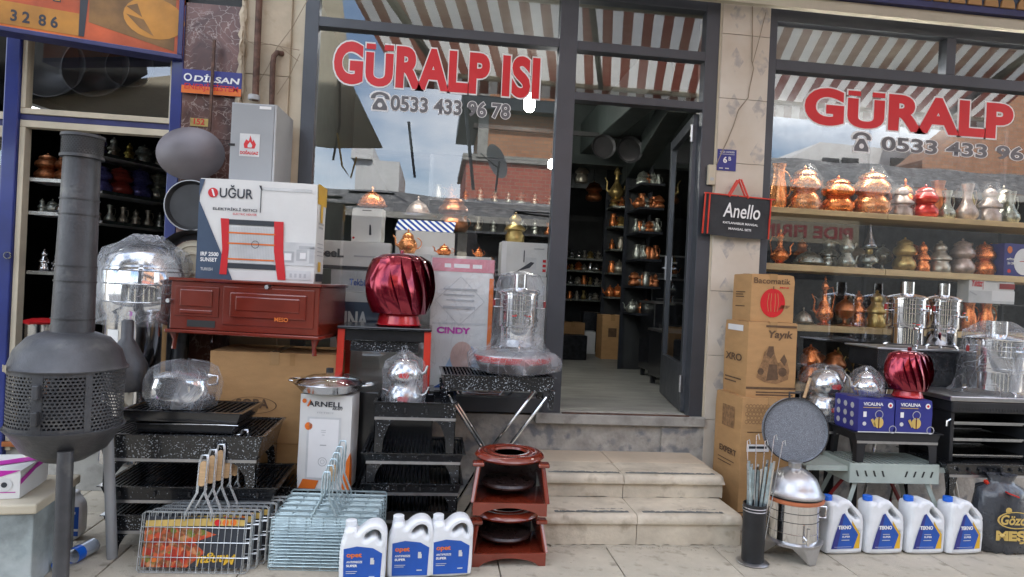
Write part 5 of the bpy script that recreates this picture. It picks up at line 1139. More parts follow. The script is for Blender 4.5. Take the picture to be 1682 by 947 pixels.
# wrapped square pot on it
kp = at(297, 667, -.88)
t_ = thing('wrapped_pot', 'square-shouldered steel pot in clear plastic on the wide black tray', 'pot', (kp.x, -.84, .712), R(-6))
m = MB(); pr = [(.115, 0), (.125, .012), (.132, .10), (.120, .145), (.085, .168)]
def sq(r, n=32): return [(r * 1.12 * math.copysign(abs(math.cos(a)) ** .55, math.cos(a)), r * .9 * math.copysign(abs(math.sin(a)) ** .55, math.sin(a))) for a in [2 * PI * i / n for i in range(n)]]
def sqlathe(prof, n=32):
    m = MB(); vs = []; fs = []
    for r, z in prof: vs += [(x, y, z) for x, y in sq(r, n)]
    for i in range(len(prof) - 1):
        for k in range(n): fs.append((i * n + k, i * n + (k + 1) % n, (i + 1) * n + (k + 1) % n, (i + 1) * n + k))
    fs.append(tuple((len(prof) - 1) * n + k for k in range(n))); return m.add(vs, fs)
sqlathe(pr).build('pot_body', K['chrome'], t_, smooth=40); sqlathe([(.126, .146), (.128, .155), (.09, .172), (.02, .185)]).build('lid', K['steel'], t_, smooth=40)
MB().cyl((0, 0, .184), (0, 0, .205), .018, 12).build('knob', K['rubber'], t_, smooth=True); hndl(t_, K['chrome'], [(.13, 0, .11), (.17, 0, .12), (.17, 0, .16), (.12, 0, .165)], .006)
wrapshell(t_, [(.15, 0), (.17, .05), (.165, .13), (.15, .19), (.10, .225), (.03, .24)], 9, 'wrap', 24, .09, sx=1.12, sy=.95)

# --- white chest with a printed box, bottle, lying bottle
Lc = at(88, 815, -1.4)
t_ = thing('small_chest', 'small grey-green marbled chest with a cream lid, bottom left corner', 'chest', (Lc.x - .36, -1.22, 0), R(6))
box(-.26, .26, -.20, .24, .0, .33).build('chest_body', K['grey_cube'], t_, bevel=.006); box(-.275, .275, -.215, .255, .331, .375).build('lid', K['cream'], t_, bevel=.008)
Lm, rzm, wm = bf((-30, 858), -1.38, (58, 840), -1.30, .28, .377)
t_, (Ff, Fr, Fl) = carton('white box with magenta ribbon print on the small chest', 'box', (Lm[0] - .09, Lm[1], .377), R(8), .34, .30, .125, K['white_box'])
Ff.poly([(0, .62), (.35, .78), (.7, .72), (1, 1), (.8, 1), (.45, .98), (0, .9)], K['magenta'], 1); Ff.disc(.82, .5, .03, K['grey_lt'], 1); Ff.disc(.82, .5, .012, K['dark_print'], 2); Ff.disc(.58, .4, .022, K['orange_print'], 1, 14, .7); Ff.rect(.62, .95, .22, .25, K['magenta'], 1); Fr.poly([(0, .7), (.6, .95), (1, .95), (1, .8), (.5, .75), (0, .5)], K['magenta'], 1)
Ft = Face(t_, (-.17, -.15, .125), (1, 0, 0), (0, 1, 0), .34, .30); Ft.poly([(.3, 0), (1, .55), (1, .9), (.55, .5), (.0, .2), (0, 0)], K['magenta'], 2)
t_ = thing('cleaner_bottle', 'white plastic bottle with a blue label behind the grey stove leg', 'bottle', at(118, 885, -.80))
t_.location.z = 0; curve2d('bottle_body', [smooth_loop([(-.055, 0), (.055, 0), (.06, .12), (.055, .19), (.02, .225), (.02, .25), (-.05, .25), (-.055, .2)], 2)], .07, .014, K['hdpe'], t_)
F = Face(t_, (-.05, -.036, 0), (1, 0, 0), (0, 0, 1), .1, .25); F.rect(.04, .96, .10, .70, K['blue_print'], 1); F.rect(.04, .96, .20, .25, K['white_print'], 2); F.rect(.1, .8, .55, .6, K['white_print'], 2)
t_ = thing('water_bottle', 'clear water bottle with blue cap lying on the paving beside the stove leg', 'bottle', at(118, 925, -1.12) * 1.0, rot=(R(90), 0, R(-12))); t_.location.z = .036
potm([(.02, -.15), (.036, -.14), (.036, .02), (.034, .05), (.014, .085), (.014, .095)], K['bottle'], t_, 'bottle_body', 20); MB().lathe([(.034, -.14), (.034, -.01)], 18, cap=False).build('water', K['grey_lt'], t_, smooth=True)
MB().cyl((0, 0, .09), (0, 0, .108), .017, 16).build('cap', K['cap_blue'], t_, smooth=True); MB().lathe([(.0368, -.05), (.0368, .0)], 20, cap=False).build('label', K['cap_blue'], t_, smooth=True)

# --- low grills in the middle, box of the heater with glass-lidded pan
brazier('lower wide grill behind the blue-grey wire racks', (at(515, 800, -.75).x, -.53, 0), 0, .72, .50, .09, .18, SPK, slots=6)
q_ = MB(); La, rza, wa = bf((483, 793), -.85, (572, 793), -.85, .20, .272)
zA = .272; hA = at(482, 647, -.82).z - zA
La = (La[0] + .01, -.72, zA)
t_, (Ff, Fr, Fl) = carton('tall white heater carton with orange corner swoosh standing on the lower grill', 'box', La, R(-7), .285, .17, hA, K['white_box'])
Ff.text(.15, .87, 'ARNELL', K['dark_print'], width=.66, height=.055, bold=.02); Ff.poly([(.14, .868), (.175, .868), (.215, .93), (.20, .945)], K['orange_print'], 4); Ff.text(.62, .84, 'AR-077', K['dark_print'], width=.2, bold=.02); Ff.text(.34, .80, 'ISITICI', K['grey_print'], width=.3, height=.015)
Ff.poly([(1, 0), (1, .40), (.90, .27), (.86, .02), (.86, 0)], K['orange_print'], 1); Ff.poly([(.04, 0), (.36, 0), (.42, .09), (.12, .10)], K['orange_print'], 1); Ff.disc(.19, .66, .021, K['orange_print'], 2); Ff.disc(.09, .925, .012, K['orange_print'], 2)
Ff.rect(.16, .80, .10, .76, K['grey_lt'], 1); Ff.rect(.20, .76, .12, .74, K['white_print'], 2); Ff.many([(.43, .52, .62, .625), (.43, .52, .60, .605), (.45, .50, .57, .575), (.42, .54, .46, .47)], K['grey_print'], 3); Ff.ring(.48, .29, .024, .003, K['grey_print'], 3); Ff.ring(.48, .29, .012, .002, K['grey_print'], 3)
Fr.poly([(0, 0), (0, .40), (.2, .3), (.3, 0)], K['orange_print'], 1)
zp = zA + hA
t_ = thing('lidded_pan', 'wide shallow steel pan with a glass lid and loop handles on the tall white carton', 'pan', (La[0] - .01, -.73, zp + .004), R(-10))
potm([(.12, 0), (.15, .008), (.19, .05), (.196, .052), (.186, .05), (.14, .012), (.0005, .006)], K['steel'], t_, 'pan_body', 40); potm([(.188, .053), (.16, .078), (.10, .098), (.03, .106)], K['glass_lid'], t_, 'glass_lid', 36); MB().lathe([(.190, .050), (.192, .056), (.186, .057)], 36, cap=False).build('lid_rim', K['chrome'], t_, smooth=True); MB().cyl((0, 0, .106), (0, 0, .13), .02, 14).build('knob', K['rubber'], t_, smooth=True)
for a in (PI * .93, PI * .02): 
    c = Vector((.19 * math.cos(a), .19 * math.sin(a), .045)); u = Vector((math.cos(a), math.sin(a), .15)); v = Vector((-math.sin(a), math.cos(a), 0)); hndl(t_, K['steel'], [c + v * .04, c + v * .045 + u * .035, c + u * .06, c - v * .045 + u * .035, c - v * .04], .005)

# --- red-legged table grill with the large turbine
zT = at(630, 540, -.45).z
xa, xb = at(560, 540, -.5).x, at(704, 540, -.5).x
t_ = thing('red_leg_grill', 'black table grill on four bright red legs carrying the large red turbine', 'grill', ((xa + xb) / 2, -.33, at(703, 645, -.5).z)); zl_ = t_.location.z; H2 = zT - zl_; wT = xb - xa
box(-wT / 2 - .02, wT / 2 + .02, -.20, .20, H2 - .002, H2 + .016).build('table_top', ENA, t_, bevel=.006)
box(-wT / 2 + .02, wT / 2 - .02, -.165, .165, H2 - .07, H2 - .004).build('upper_box', ENA, t_, bevel=.004); tray(t_, wT - .09, .28, H2 - .135, H2 - .072, SPK, .96, 'fire_tray')
for sx in (-1, 1):
    for sy in (-1, 1):
        m = MB(); m.hexa([(sx * wT / 2 - .020, sy * .175 - .012, -.0), (sx * wT / 2 + .020, sy * .175 - .012, -.0), (sx * wT / 2 + .020, sy * .175 + .012, -.0), (sx * wT / 2 - .020, sy * .175 + .012, -.0)], [(sx * (wT / 2 - .004) - .02, sy * .17 - .012, H2 - .004), (sx * (wT / 2 - .004) + .02, sy * .17 - .012, H2 - .004), (sx * (wT / 2 - .004) + .02, sy * .17 + .012, H2 - .004), (sx * (wT / 2 - .004) - .02, sy * .17 + .012, H2 - .004)]); m.build('leg', K['red_leg'], t_, bevel=.003)
turbine('large glossy dark red turbine ventilator standing on the red-legged grill', (at(655, 528, -.33).x, -.33, zT + .018), .215, at(655, 418, -.33).z - zT - .01)
# support pallet of black boxes under the red legs
sb = thing('stove_carcass', 'dark enamel stove carcass under the red legs, mostly hidden', 'stove', ((xa + xb) / 2, -.3, 0)); box(-wT / 2 - .05, wT / 2 + .05, -.22, .24, .05, zl_ - .002).build('carcass', ENA, sb, bevel=.006)
for sx in (-1, 1): box(sx * (wT / 2) - .03, sx * (wT / 2) + .03, -.2, .2, 0, .05).build('foot', ENA, sb)

# --- second stack of braziers
X0, X1 = at(614, 665, -.85).x, at(752, 665, -.85).x; xm = (X0 + X1) / 2; wS = X1 - X0
zz1 = at(690, 660, -.85).z; zz2 = at(690, 745, -.87).z; zz3 = at(690, 795, -.87).z
brazier('bottom brazier of the middle stack behind the white canisters', (xm, -.66, 0), 0, wS + .04, .42, .055, .12, ENA, slots=0)
brazier('third brazier of the middle stack with a row of small air slots', (xm, -.66, .178), 0, wS + .10, .42, .055, zz3 - .178 - .055, SLO, slots=6)
brazier('second brazier of the middle stack with wide slanted grate', (xm, -.66, zz3 + .003), 0, wS + .11, .42, .05, zz2 - zz3 - .053, SLO, slots=0)
brazier('top brazier of the middle stack with deep tray and arched legs', (xm, -.66, zz2 + .003), 0, wS, .42, .085, zz1 - zz2 - .088, SLO, gr=False, slots=4, taper=.96)
kp = at(662, 662, -.75)
t_ = kettle2('small two-tier teapot wrapped in plastic on the middle brazier stack', (kp.x - .0, -.70, zz1 - .06), .30, 'steel', R(0), name='wrapped_teapot', badge=True)
wrapshell(t_, [(.115, 0), (.125, .06), (.12, .14), (.125, .2), (.10, .26), (.05, .30), (.02, .325)], 22, 'wrap_dense', 20, .10)

# --- terracotta enamel stands
def enamel_stand(label, loc, rz, w, d, h, group):
    t = thing('stove_stand', label, 'stove stand', loc, rz, group); M = K['terracotta']; B = w * .40
    # two side cheeks: wide at the foot, leaning in towards the top
    for sx in (-1, 1):
        P = [(-d / 2, .05), (d / 2, .05), (d / 2, h - .03), (-d / 2 + .05, h - .03)]
        m = MB(); xo0, xo1 = sx * w / 2, sx * (w / 2 - .028)
        lo = sorted((xo0, xo0 - sx * .008)); hi = sorted((xo1, xo1 - sx * .008))
        m.hexa([(lo[0], -d / 2, .05), (lo[1], -d / 2, .05), (lo[1], d / 2, .05), (lo[0], d / 2, .05)], [(hi[0], -d / 2 + .045, h - .03), (hi[1], -d / 2 + .045, h - .03), (hi[1], d / 2, h - .03), (hi[0], d / 2, h - .03)]); m.build('side_panel', M, t, bevel=.003)
        m = MB(); m.bar((sx * (w / 2 + .003), -d / 2, .06), (sx * (w / 2 - .025), -d / 2 + .045, h - .03), .022, .012); m.build('edge_bead', M, t, bevel=.004)
        m = MB(); m.box(sx * (w / 2 - .02) - .03, sx * (w / 2 - .02) + .03, -d / 2 + .02, -d / 2 + .08, h - .05, h - .028); m.build('corner_ear', M, t, bevel=.008)
    box(-w / 2 + .02, w / 2 - .02, d / 2 - .01, d / 2 - .003, .05, h - .035).build('back_panel', K['dark_brown'], t)
    box(-w / 2 + .009, w / 2 - .009, -d / 2, d / 2 - .011, .05, .058).build('floor_plate', M, t, bevel=.003)
    n = 12; m = MB(); top = [(-w / 2, .07), (w / 2, .07)]; a = [(-w / 2, .0), (-w / 2 + .035, .0)] + [(-w / 2 + .035 + (w - .07) * i / n, .04 * math.sin(PI * i / n) ** .6) for i in range(1, n)] + [(w / 2 - .035, 0), (w / 2, 0)]
    for i in range(len(a) - 1): m.prism([a[i], a[i + 1], (a[i + 1][0], .065), (a[i][0], .065)], -d / 2 - .008, -d / 2 + .0)
    m.build('arched_apron', M, t)
    for sx in (-1, 1): box(sx * (w / 2 - .018) - .016, sx * (w / 2 - .018) + .016, d / 2 - .05, d / 2 - .012, 0, .049).build('rear_foot', M, t)
    potm([(w * .22, h - .008), (w * .24, h + .002), (w * .28, h + .004), (w * .30, h - .002), (w * .34, h - .001), (w * .36, h + .005), (w * .42, h + .004), (w * .47, h - .006), (w * .49, h - .018), (w * .47, h - .028), (w * .22, h - .028), (w * .22, h - .008)], M, t, 'ring_top', 48)
    potm([(w * .40, .15), (w * .44, .16), (w * .46, .22), (w * .44, .30)], K['grey_panel'], t, 'inner_disc', 32) if False else MB().lathe([(.001, h * .38), (w * .36, h * .38), (w * .38, h * .42), (w * .36, h * .46), (.001, h * .48)], 32, Matrix.Translation((0, .02, 0))).build('inner_disc', K['dark_brown'], t, smooth=40)
    return t
xs_ = at(828, 925, -1.0).x; wS_ = .375
zm_ = at(830, 838, -1.05).z
enamel_stand('lower glossy terracotta stove stand resting on the pavement by the steps', (xs_, -.98, 0), R(2), wS_, .33, zm_, 'terracotta stands')
enamel_stand('upper terracotta stove stand with a round ring top, stacked on its twin', (xs_ + .005, -.98, zm_ + .006), R(-2), wS_, .33, at(830, 742, -1.0).z - zm_ - .006, 'terracotta stands')

# --- grill on crossed chrome legs with the wrapped samovar
zG = at(818, 615, -.55).z; xa, xb = at(723, 620, -.62).x, at(913, 620, -.62).x
t_ = thing('folding_grill', 'speckled grill with slanted grate on crossed chrome legs by the door', 'grill', ((xa + xb) / 2, -.42, 0), R(1.5)); wG = xb - xa
tray(t_, wG, .42, zG - .085, zG, SPK, .94); grate(t_, wG - .04, .37, zG - .006, K['grate'], .02)
for sx in (-1, 1):
    for sy in (-1, 1): MB().bar((sx * wG * .46, sy * .185, zG - .19), (sx * wG * .47, sy * .19, zG - .07), .045, .03).build('corner_leg', SPK, t_, bevel=.003)
    for yy in (-.17, .16): MB().tube([(sx * wG * .43, yy, zG - .12), (-sx * wG * .03 if sx > 0 else wG * .02, yy + .004 * sx, .33), (-sx * wG * .30, yy + .006 * sx, .0)], .010, 8).build('tube_leg', K['chrome'], t_, smooth=True)
MB().cyl((0, -.17, .36), (0, .17, .36), .008, 8).build('cross_bar', K['chrome'], t_, smooth=True)
pp = at(840, 612, -.45)
t_ = thing('wrapped_pan', 'wide red-rimmed pan bagged in clear plastic on the chrome-legged grill', 'pan', (pp.x + .01, -.42, zG + .003))
potm([(.14, 0), (.20, .01), (.235, .07), (.24, .075), (.225, .072), (.15, .012), (.0005, .008)], K['pan_dark'], t_, 'pan_body', 40); MB().lathe([(.236, .068), (.246, .10), (.240, .105), (.225, .075)], 40, cap=False).build('red_rim', K['red_gloss'], t_, smooth=True); potm([(.24, .105), (.235, .112), (.12, .13), (.0005, .135)], K['steel_dull'], t_, 'flat_lid', 36)
wrapshell(t_, [(.20, 0), (.27, .02), (.285, .06), (.275, .10), (.25, .125), (.17, .145), (.10, .15)], 31, 'wrap_dense', 34, .07)
zW = zG + .14; sx_ = at(850, 555, -.42)
t_ = samovar('chrome samovar in crumpled plastic on top of the wide bagged pan', (sx_.x, -.42, zW), at(850, 447, -.42).z - zW - .01, .115, name='wrapped_samovar', taps=((-.3, .4), (.3, .4)))
hS = at(850, 447, -.42).z - zW
wrapshell(t_, [(.21, 0), (.175, .03), (.155, .10), (.15, hS * .6), (.145, hS * .85), (.12, hS * .97), (.05, hS * 1.01)], 37, 'wrap', 26, .07)

# --- printed box CINDY wrapped in film, leaning at the window
zc0 = at(757, 640, -.12).z; hC = at(757, 425, -.12).z - zc0; xa, xb = at(704, 560, -.14).x, at(806, 560, -.14).x
t_, (Ff, Fr, Fl) = carton('tall pink and white film-wrapped box reading CINDY behind the red turbine', 'box', ((xa + xb) / 2, -.095, zc0), 0, xb - xa, .13, hC, K['white_box'])
wC = xb - xa
for z0_, z1_ in ((0, .42), (.46, 1)): pass
Ff.rect(0, 1, .90, 1, K['pink_print'], 1); Ff.ring(.47, .68, .16, .004, K['grey_print'], 2, 4, 1); Ff.many([(.2, .74, .76, .775), (.2, .7, .72, .73), (.25, .7, .68, .69), (.2, .72, .62, .64)], K['grey_print'], 3)
Ff.rect(.04, .90, .50, .515, K['grey_lt'], 1); Ff.text(.12, .43, 'CINDY', K['magenta'], width=.54, height=.05, bold=.05); Ff.disc(.54, .26, .075, mk('skin_print', (.62, .42, .36), .5), 3, 20, 1.3); Ff.poly([(.2, .02), (.86, .02), (.84, .24), (.70, .34), (.40, .30), (.25, .15)], mk('pale_blue_print', (.35, .50, .68), .5), 2); Ff.poly([(.1, .02), (.85, .02), (.8, .10), (.6, .12), (.3, .08)], K['blue_print'], 3)
Fr.rect(0, 1, 0, 1, K['red_dark'], 1); Ff.rect(.93, 1.0, .12, .86, K['orange_print'], 2); Ff.many([(.2, .3, .93, .96), (.35, .6, .93, .96), (.65, .8, .93, .96)], K['white_print'], 2)
m = MB(); rr = random.Random(5); m.grid(lambda s, tt: (-wC / 2 - .01 + (wC + .02) * s + rr.uniform(-.003, .003), -.07 - rr.uniform(.001, .012), hC * 1.01 * tt), 14, 26); m.build('plastic_wrap', K['wrap_thin'], t_)

# --- grilling baskets
def basket(label, loc, rz, w, h, card, grip, tilt, group, name='grill_basket', mat=None, first=None, hand=.24, nw=15, horiz=False):
    M = mat or K['wire']
    t = thing(name, label, 'grill basket', loc, rz, group, rot=(R(tilt), 0, rz))
    for y in (-.011, .011):
        m = MB(); m.tube([(-w / 2, y, .01), (-w / 2, y, h - .008), (-w / 2 + .01, y, h), (w / 2 - .01, y, h), (w / 2, y, h - .008), (w / 2, y, .01), (w / 2 - .01, y, 0), (-w / 2 + .01, y, 0)], .0028, 5, True); m.build('rim_wire', M, t, smooth=True)
        m = MB()
        for i in range(1, nw):
            if horiz: z = h * i / nw; m.tube([(-w / 2, y, z), (w / 2, y, z)], .0022, 4)
            else: x = -w / 2 + w * i / nw; m.tube([(x, y, 0), (x, y, h)], .0018, 4)
        k = 3 if not horiz else 5
        for i in range(1, k + 1):
            if horiz: x = -w / 2 + w * i / (k + 1); m.tube([(x, y, 0), (x, y, h)], .0018, 4)
            else: z = h * i / (k + 1); m.tube([(-w / 2, y, z), (w / 2, y, z)], .0020, 4)
        m.build('wire_grid', M, t)
    for y in (-.009, .009):
        s = .018; MB().tube([(-.06, y, h * .86), (-.06, y, h), (-s, y, h + .09), (-s, y, h + hand), (-s * .7, y, h + hand + .025), (s * .7, y, h + hand + .025), (s, y, h + hand), (s, y, h + .09), (.06, y, h), (.06, y, h * .86)], .0032, 6).build('handle_wire', M, t, smooth=True)
    if grip:
        curve2d('grip', [smooth_loop([(-.020, h + .12), (.020, h + .12), (.021, h + .17), (.019, h + hand - .002), (-.019, h + hand - .002), (-.021, h + .17)], 2)], .016, .004, K['wood'], t)
    if card:
        MB().box(-w / 2 + .015, w / 2 - .03, -.003, .003, h * .08, h * .92).build('card', K['dark_print'], t)
        Fc = Face(t, (-w / 2 + .015, -.0032, h * .08), (1, 0, 0), (0, 0, 1), w - .045, h * .84)
        Fc.poly([(0, 0), (.45, 0), (.62, .3), (.5, .5), (.72, .66), (.5, .8), (0, .78)], K['food'], 1, 'food_picture'); Fc.poly([(0, .80), (.8, .84), (1, .84), (1, .96), (.7, .99), (0, .92)], K['gold_print'], 1); Fc.disc(.72, .90, .015, K['red_print'], 2); Fc.disc(.80, .905, .015, K['orange_print'], 2); Fc.disc(.88, .91, .015, K['orange_print'], 2)
        Fc.text(.93, .34, 'Mangal', K['yellow_print'], width=.40, bold=.02, lay=3, shear=.3, rot=R(184)); Fc.disc(.12, .15, .012, K['orange_print'], 3)
    return t
g = 'wire grilling baskets leaning in a row'
L0 = at(316, 942, -1.22)
names_ = ['front wire grilling basket with a colourful meat card and wooden grip', 'second wire grilling basket from the front of the left row', 'third wire grilling basket in the left row with wooden grip', 'fourth wire grilling basket in the left row', 'fifth wire grilling basket in the left row', 'rear wire grilling basket of the left row, farthest to the right']
for i in range(6): basket(names_[i], (L0.x + i * .026 - .0, -1.215 + i * .05, 0), R(-2 + i), .50, .27, i < 4, i < 5, -9 + i, g, hand=.24 + .015 * i, nw=17)
L0 = at(525, 942, -1.2)
g2 = 'galvanised grilling racks stacked by the canisters'
nn = ['front galvanised grilling rack with dense horizontal wires', 'second galvanised grilling rack of the pale stack', 'third galvanised grilling rack of the pale stack with wooden grip', 'fourth galvanised grilling rack of the pale stack', 'fifth galvanised grilling rack of the pale stack', 'rearmost galvanised grilling rack of the pale stack']
for i in range(6): basket(nn[i], (L0.x - .0 + i * .008, -1.19 + i * .045, 0), R(-3), .49, .245 + .012 * i, False, i == 2, -7, g2, name='grill_rack', mat=K['galv'], hand=.19 + .008 * i, nw=16, horiz=True)

# --- canisters, front left of the steps
def canister_b(label, loc, rz):
    t = thing('motor_oil_canister', label, 'canister', loc, rz, 'white canisters with blue and orange labels')
    out = smooth_loop([(-.100, .0), (.100, .0), (.106, .02), (.106, .17), (.108, .235), (.085, .275), (.045, .285), (.005, .270), (-.030, .235), (-.034, .262), (-.088, .262), (-.092, .215), (-.106, .19), (-.106, .02)], 2)
    hole = smooth_loop([(.000, .222), (.028, .250), (.055, .256), (.078, .240), (.082, .205), (.074, .200), (.062, .225), (.040, .228), (.010, .205)], 2)
    curve2d('bottle_body', [out, hole], .115, .02, K['hdpe'], t)
    MB().lathe([(.024, .258), (.026, .262), (.026, .284), (.022, .287), (.001, .287)], 20, Matrix.Translation((-.061, 0, 0))).build('cap', K['hdpe'], t, smooth=40)
    F = Face(t, (-.09, -.0578, .018), (1, 0, 0), (0, 0, 1), .18, .165)
    F.poly([(.04, 0), (.96, 0), (.99, .80), (.75, .95), (.35, 1), (.02, .93)], K['blue_print'], 1, 'label')
    F.text(.10, .66, 'opet', K['orange_print'], width=.38, height=.16, bold=.03); F.text(.10, .54, 'ANTIFREEZE', K['white_print'], width=.40, height=.06, bold=.02); F.text(.10, .43, 'SUPER', K['white_print'], width=.28, height=.07, bold=.04)
    F.many([(.1, .38, .30, .315), (.1, .34, .25, .265), (.70, .80, .50, .62), (.70, .78, .62, .68), (.68, .82, .14, .17)], K['grey_lt'], 2); return t
for px, Y, l, r in ((593, -1.37, 'front left white canister with an orange logo on its blue label', 2), (671, -1.30, 'middle white canister with an orange logo on its blue label', 3), (737, -1.28, 'right of the three white canisters, next to the terracotta stands', 6)):
    canister_b(l, (at(px, 950, Y).x, Y + .06, 0), R(r))

# ================================================================ GOODS ON THE PAVEMENT, RIGHT
# carrier bag hanging on the pillar
ba = at(1206, 388, -.05); wB = at(1260, 350, -.05).x - at(1152, 350, -.05).x; hB = at(1206, 322, -.05).z - ba.z
bg_ = thing('carrier_bag', 'black fabric carrier bag with red trim and white Anello lettering on the tiled pillar', 'bag', (ba.x, -.05, ba.z), 0, rot=(0, R(2), 0))
m = MB(); m.grid(lambda s, t: (-wB / 2 + wB * s + .006 * math.sin(t * 5), -.016 - .022 * math.sin(PI * s) * (1 - t * .7) + .004 * math.sin(s * 17 + t * 9), hB * t - .012 * math.sin(PI * s) * (1 - t)), 16, 8); m.grid(lambda s, t: (wB / 2 - wB * s, .02, hB * t), 2, 2); m.box(-wB / 2, wB / 2, -.014, .02, hB - .004, hB); m.build('bag_body', K['fabric'], bg_, smooth=True)
for nm, pts in (('red_trim', [(-wB / 2, -.018, 0), (-wB / 2, -.018, hB)]), ('red_trim', [(wB / 2, -.018, 0), (wB / 2, -.018, hB)]), ('red_trim', [(-wB / 2 - .01, -.02, hB), (wB / 2 + .03, -.02, hB)]), ('red_trim', [(-wB / 2 + .03, -.028, .0), (-wB / 2 + .03, -.022, hB)])): MB().bar(pts[0], pts[1], .012, .008).build(nm, K['red_leg'], bg_)
for dy in (-.026, .012): MB().tube([(-.07, dy, hB - .01), (-.006, dy, hB + .115), (.006, dy, hB + .115), (.07, dy, hB - .01)], .007, 6).build('strap', K['red_leg'], bg_, smooth=True)
F = Face(bg_, (-wB / 2, -.044, 0), (1, 0, 0), (0, 0, 1), wB, hB)
F.text(.26, .44, 'Anello', K['white_print'], width=.56, height=.36, bold=.01, shear=.12); F.text(.27, .28, 'KATLANABILIR MANGAL', K['white_print'], width=.53, height=.055, bold=.02); F.text(.36, .14, 'MANGAL SETI', K['white_print'], width=.34, height=.055, bold=.02)

# stacked brown cartons
def stackbox(label, pL, pR, ptop, Y, d, rz, prev):
    a = at(*pL, Y); b = at(*pR, Y); w = b.x - a.x; z0 = prev; h = at(ptop[0], ptop[1], Y).z - a.z
    return carton(label, 'box', ((a.x + b.x) / 2, Y + d / 2, z0), rz, w, d, h, K['card'], group='brown cartons stacked by the pillar'), h, w
(tA, (Fa, Fra, Fla)), hA3, w3 = stackbox('bottom and tallest brown carton of the stack beside the steps', (1207, 850), (1306, 850), (1207, 648), -.45, .36, R(3), 0.0)
Fla.text(.25, .50, 'EXPERT', K['card_ink'], width=.62, height=.05, bold=.03); Fla.rect(.3, .75, .72, .90, K['card_mid'], 1); Fla.many([(.2, .8, .44, .447), (.2, .7, .41, .417)], K['card_ink'], 1)
m = MB()
for i in range(7):
    for j in range(5):
        a_, b_ = .08 + i * .06 + (j % 2) * .03, .93 - j * .032
        if i > 3 + (5 - j): continue
        for k in range(6):
            p = lambda q, r: Fa.pt(a_ + r * .03 * math.cos(PI / 3 * q + .52), b_ + r * .0175 * math.sin(PI / 3 * q + .52), 1)
            m.poly([p(k, 1), p(k + 1, 1), p(k + 1, .82), p(k, .82)])
tag(m.build('honeycomb_print', K['card_ink'], tA), kind='stuff')
Fa.rect(.10, .48, .56, .62, K['white_print'], 2); Fa.many([(.14, .44, .585, .605)], K['dark_print'], 3); Fa.rect(.1, .9, .715, .722, K['card_ink'], 1); Fa.disc(.32, .30, .07, K['card_mid'], 1, 18, 1.3); Fa.disc(.30, .22, .06, K['card_ink'], 2, 7, 1.3); Fa.many([(.0, 1, .06, .07), (.0, .9, .02, .04)], K['card_ink'], 1)
(tB, (Fb, Frb, Flb)), hB2, w2 = stackbox('middle brown carton of the stack, printed Yayık with a churning figure', (1222, 652), (1305, 652), (1222, 528), -.42, .32, R(2), hA3)
Fb.rect(0, 1, .0, .10, K['card'], 1); Fb.many([(0, 1, .105, .135), (.2, .95, .055, .075), (.2, .95, .02, .04), (.35, .97, .93, .96)], K['card_ink'], 2)
Fb.text(.40, .76, 'Yayık', K['card_ink'], width=.50, height=.13, bold=.03, shear=.15)
rr = random.Random(3)
Fb.poly([(.30, .48), (.34, .60), (.44, .68), (.52, .66), (.56, .56), (.62, .46), (.80, .50), (.86, .36), (.84, .24), (.60, .18), (.36, .20), (.20, .26), (.24, .38)], K['card_mid'], 1)
Fb.poly([(.38, .56), (.42, .68), (.52, .68), (.53, .58), (.47, .52)], K['card_ink'], 2); Fb.poly([(.40, .22), (.44, .44), (.60, .44), (.64, .24)], K['card_ink'], 2); Fb.disc(.72, .34, .03, K['card_ink'], 2, 10); Fb.disc(.28, .34, .022, K['card_ink'], 2, 10); Fb.poly([(.66, .5), (.74, .58), (.8, .5), (.76, .42)], K['card_ink'], 2)
Flb.rect(.15, .8, .86, .94, K['white_print'], 1); Flb.text(.1, .45, 'XRO', K['card_ink'], width=.7, height=.1, bold=.03); Flb.many([(.1, .8, .2, .22), (.1, .6, .15, .17)], K['card_ink'], 1)
(tC, (Fc_, Frc, Flc)), hC1, w1_ = stackbox('top brown carton of the stack with a red apple print', (1231, 525), (1303, 525), (1231, 446), -.40, .26, R(1), hA3 + hB2)
Fc_.text(.05, .80, 'Bacomatik', K['card_ink'], width=.84, height=.12, bold=.01); Fc_.disc(.50, .40, .085, K['red_print'], 1, 22, 1.1); 
for q in (.40, .46, .54, .60): Fc_.poly([(q, .22), (q + .012, .22), (q + .01 + (q - .5) * .3, .40), (q + .012, .60), (q, .60), (q + (q - .5) * .3, .4)], K['card'], 2)
Fc_.poly([(.62, .25), (.85, .30), (.92, .36), (.70, .36)], K['card_mid'], 1); Fc_.rect(.495, .515, .68, .75, K['card_ink'], 2); Fc_.text(.65, .71, 'MINI', K['red_print'], width=.2, height=.035, bold=.02)
Flc.many([(.2, .7, .6, .62), (.2, .6, .55, .57), (.2, .65, .5, .52), (.2, .7, .3, .32)], K['card_ink'], 1)

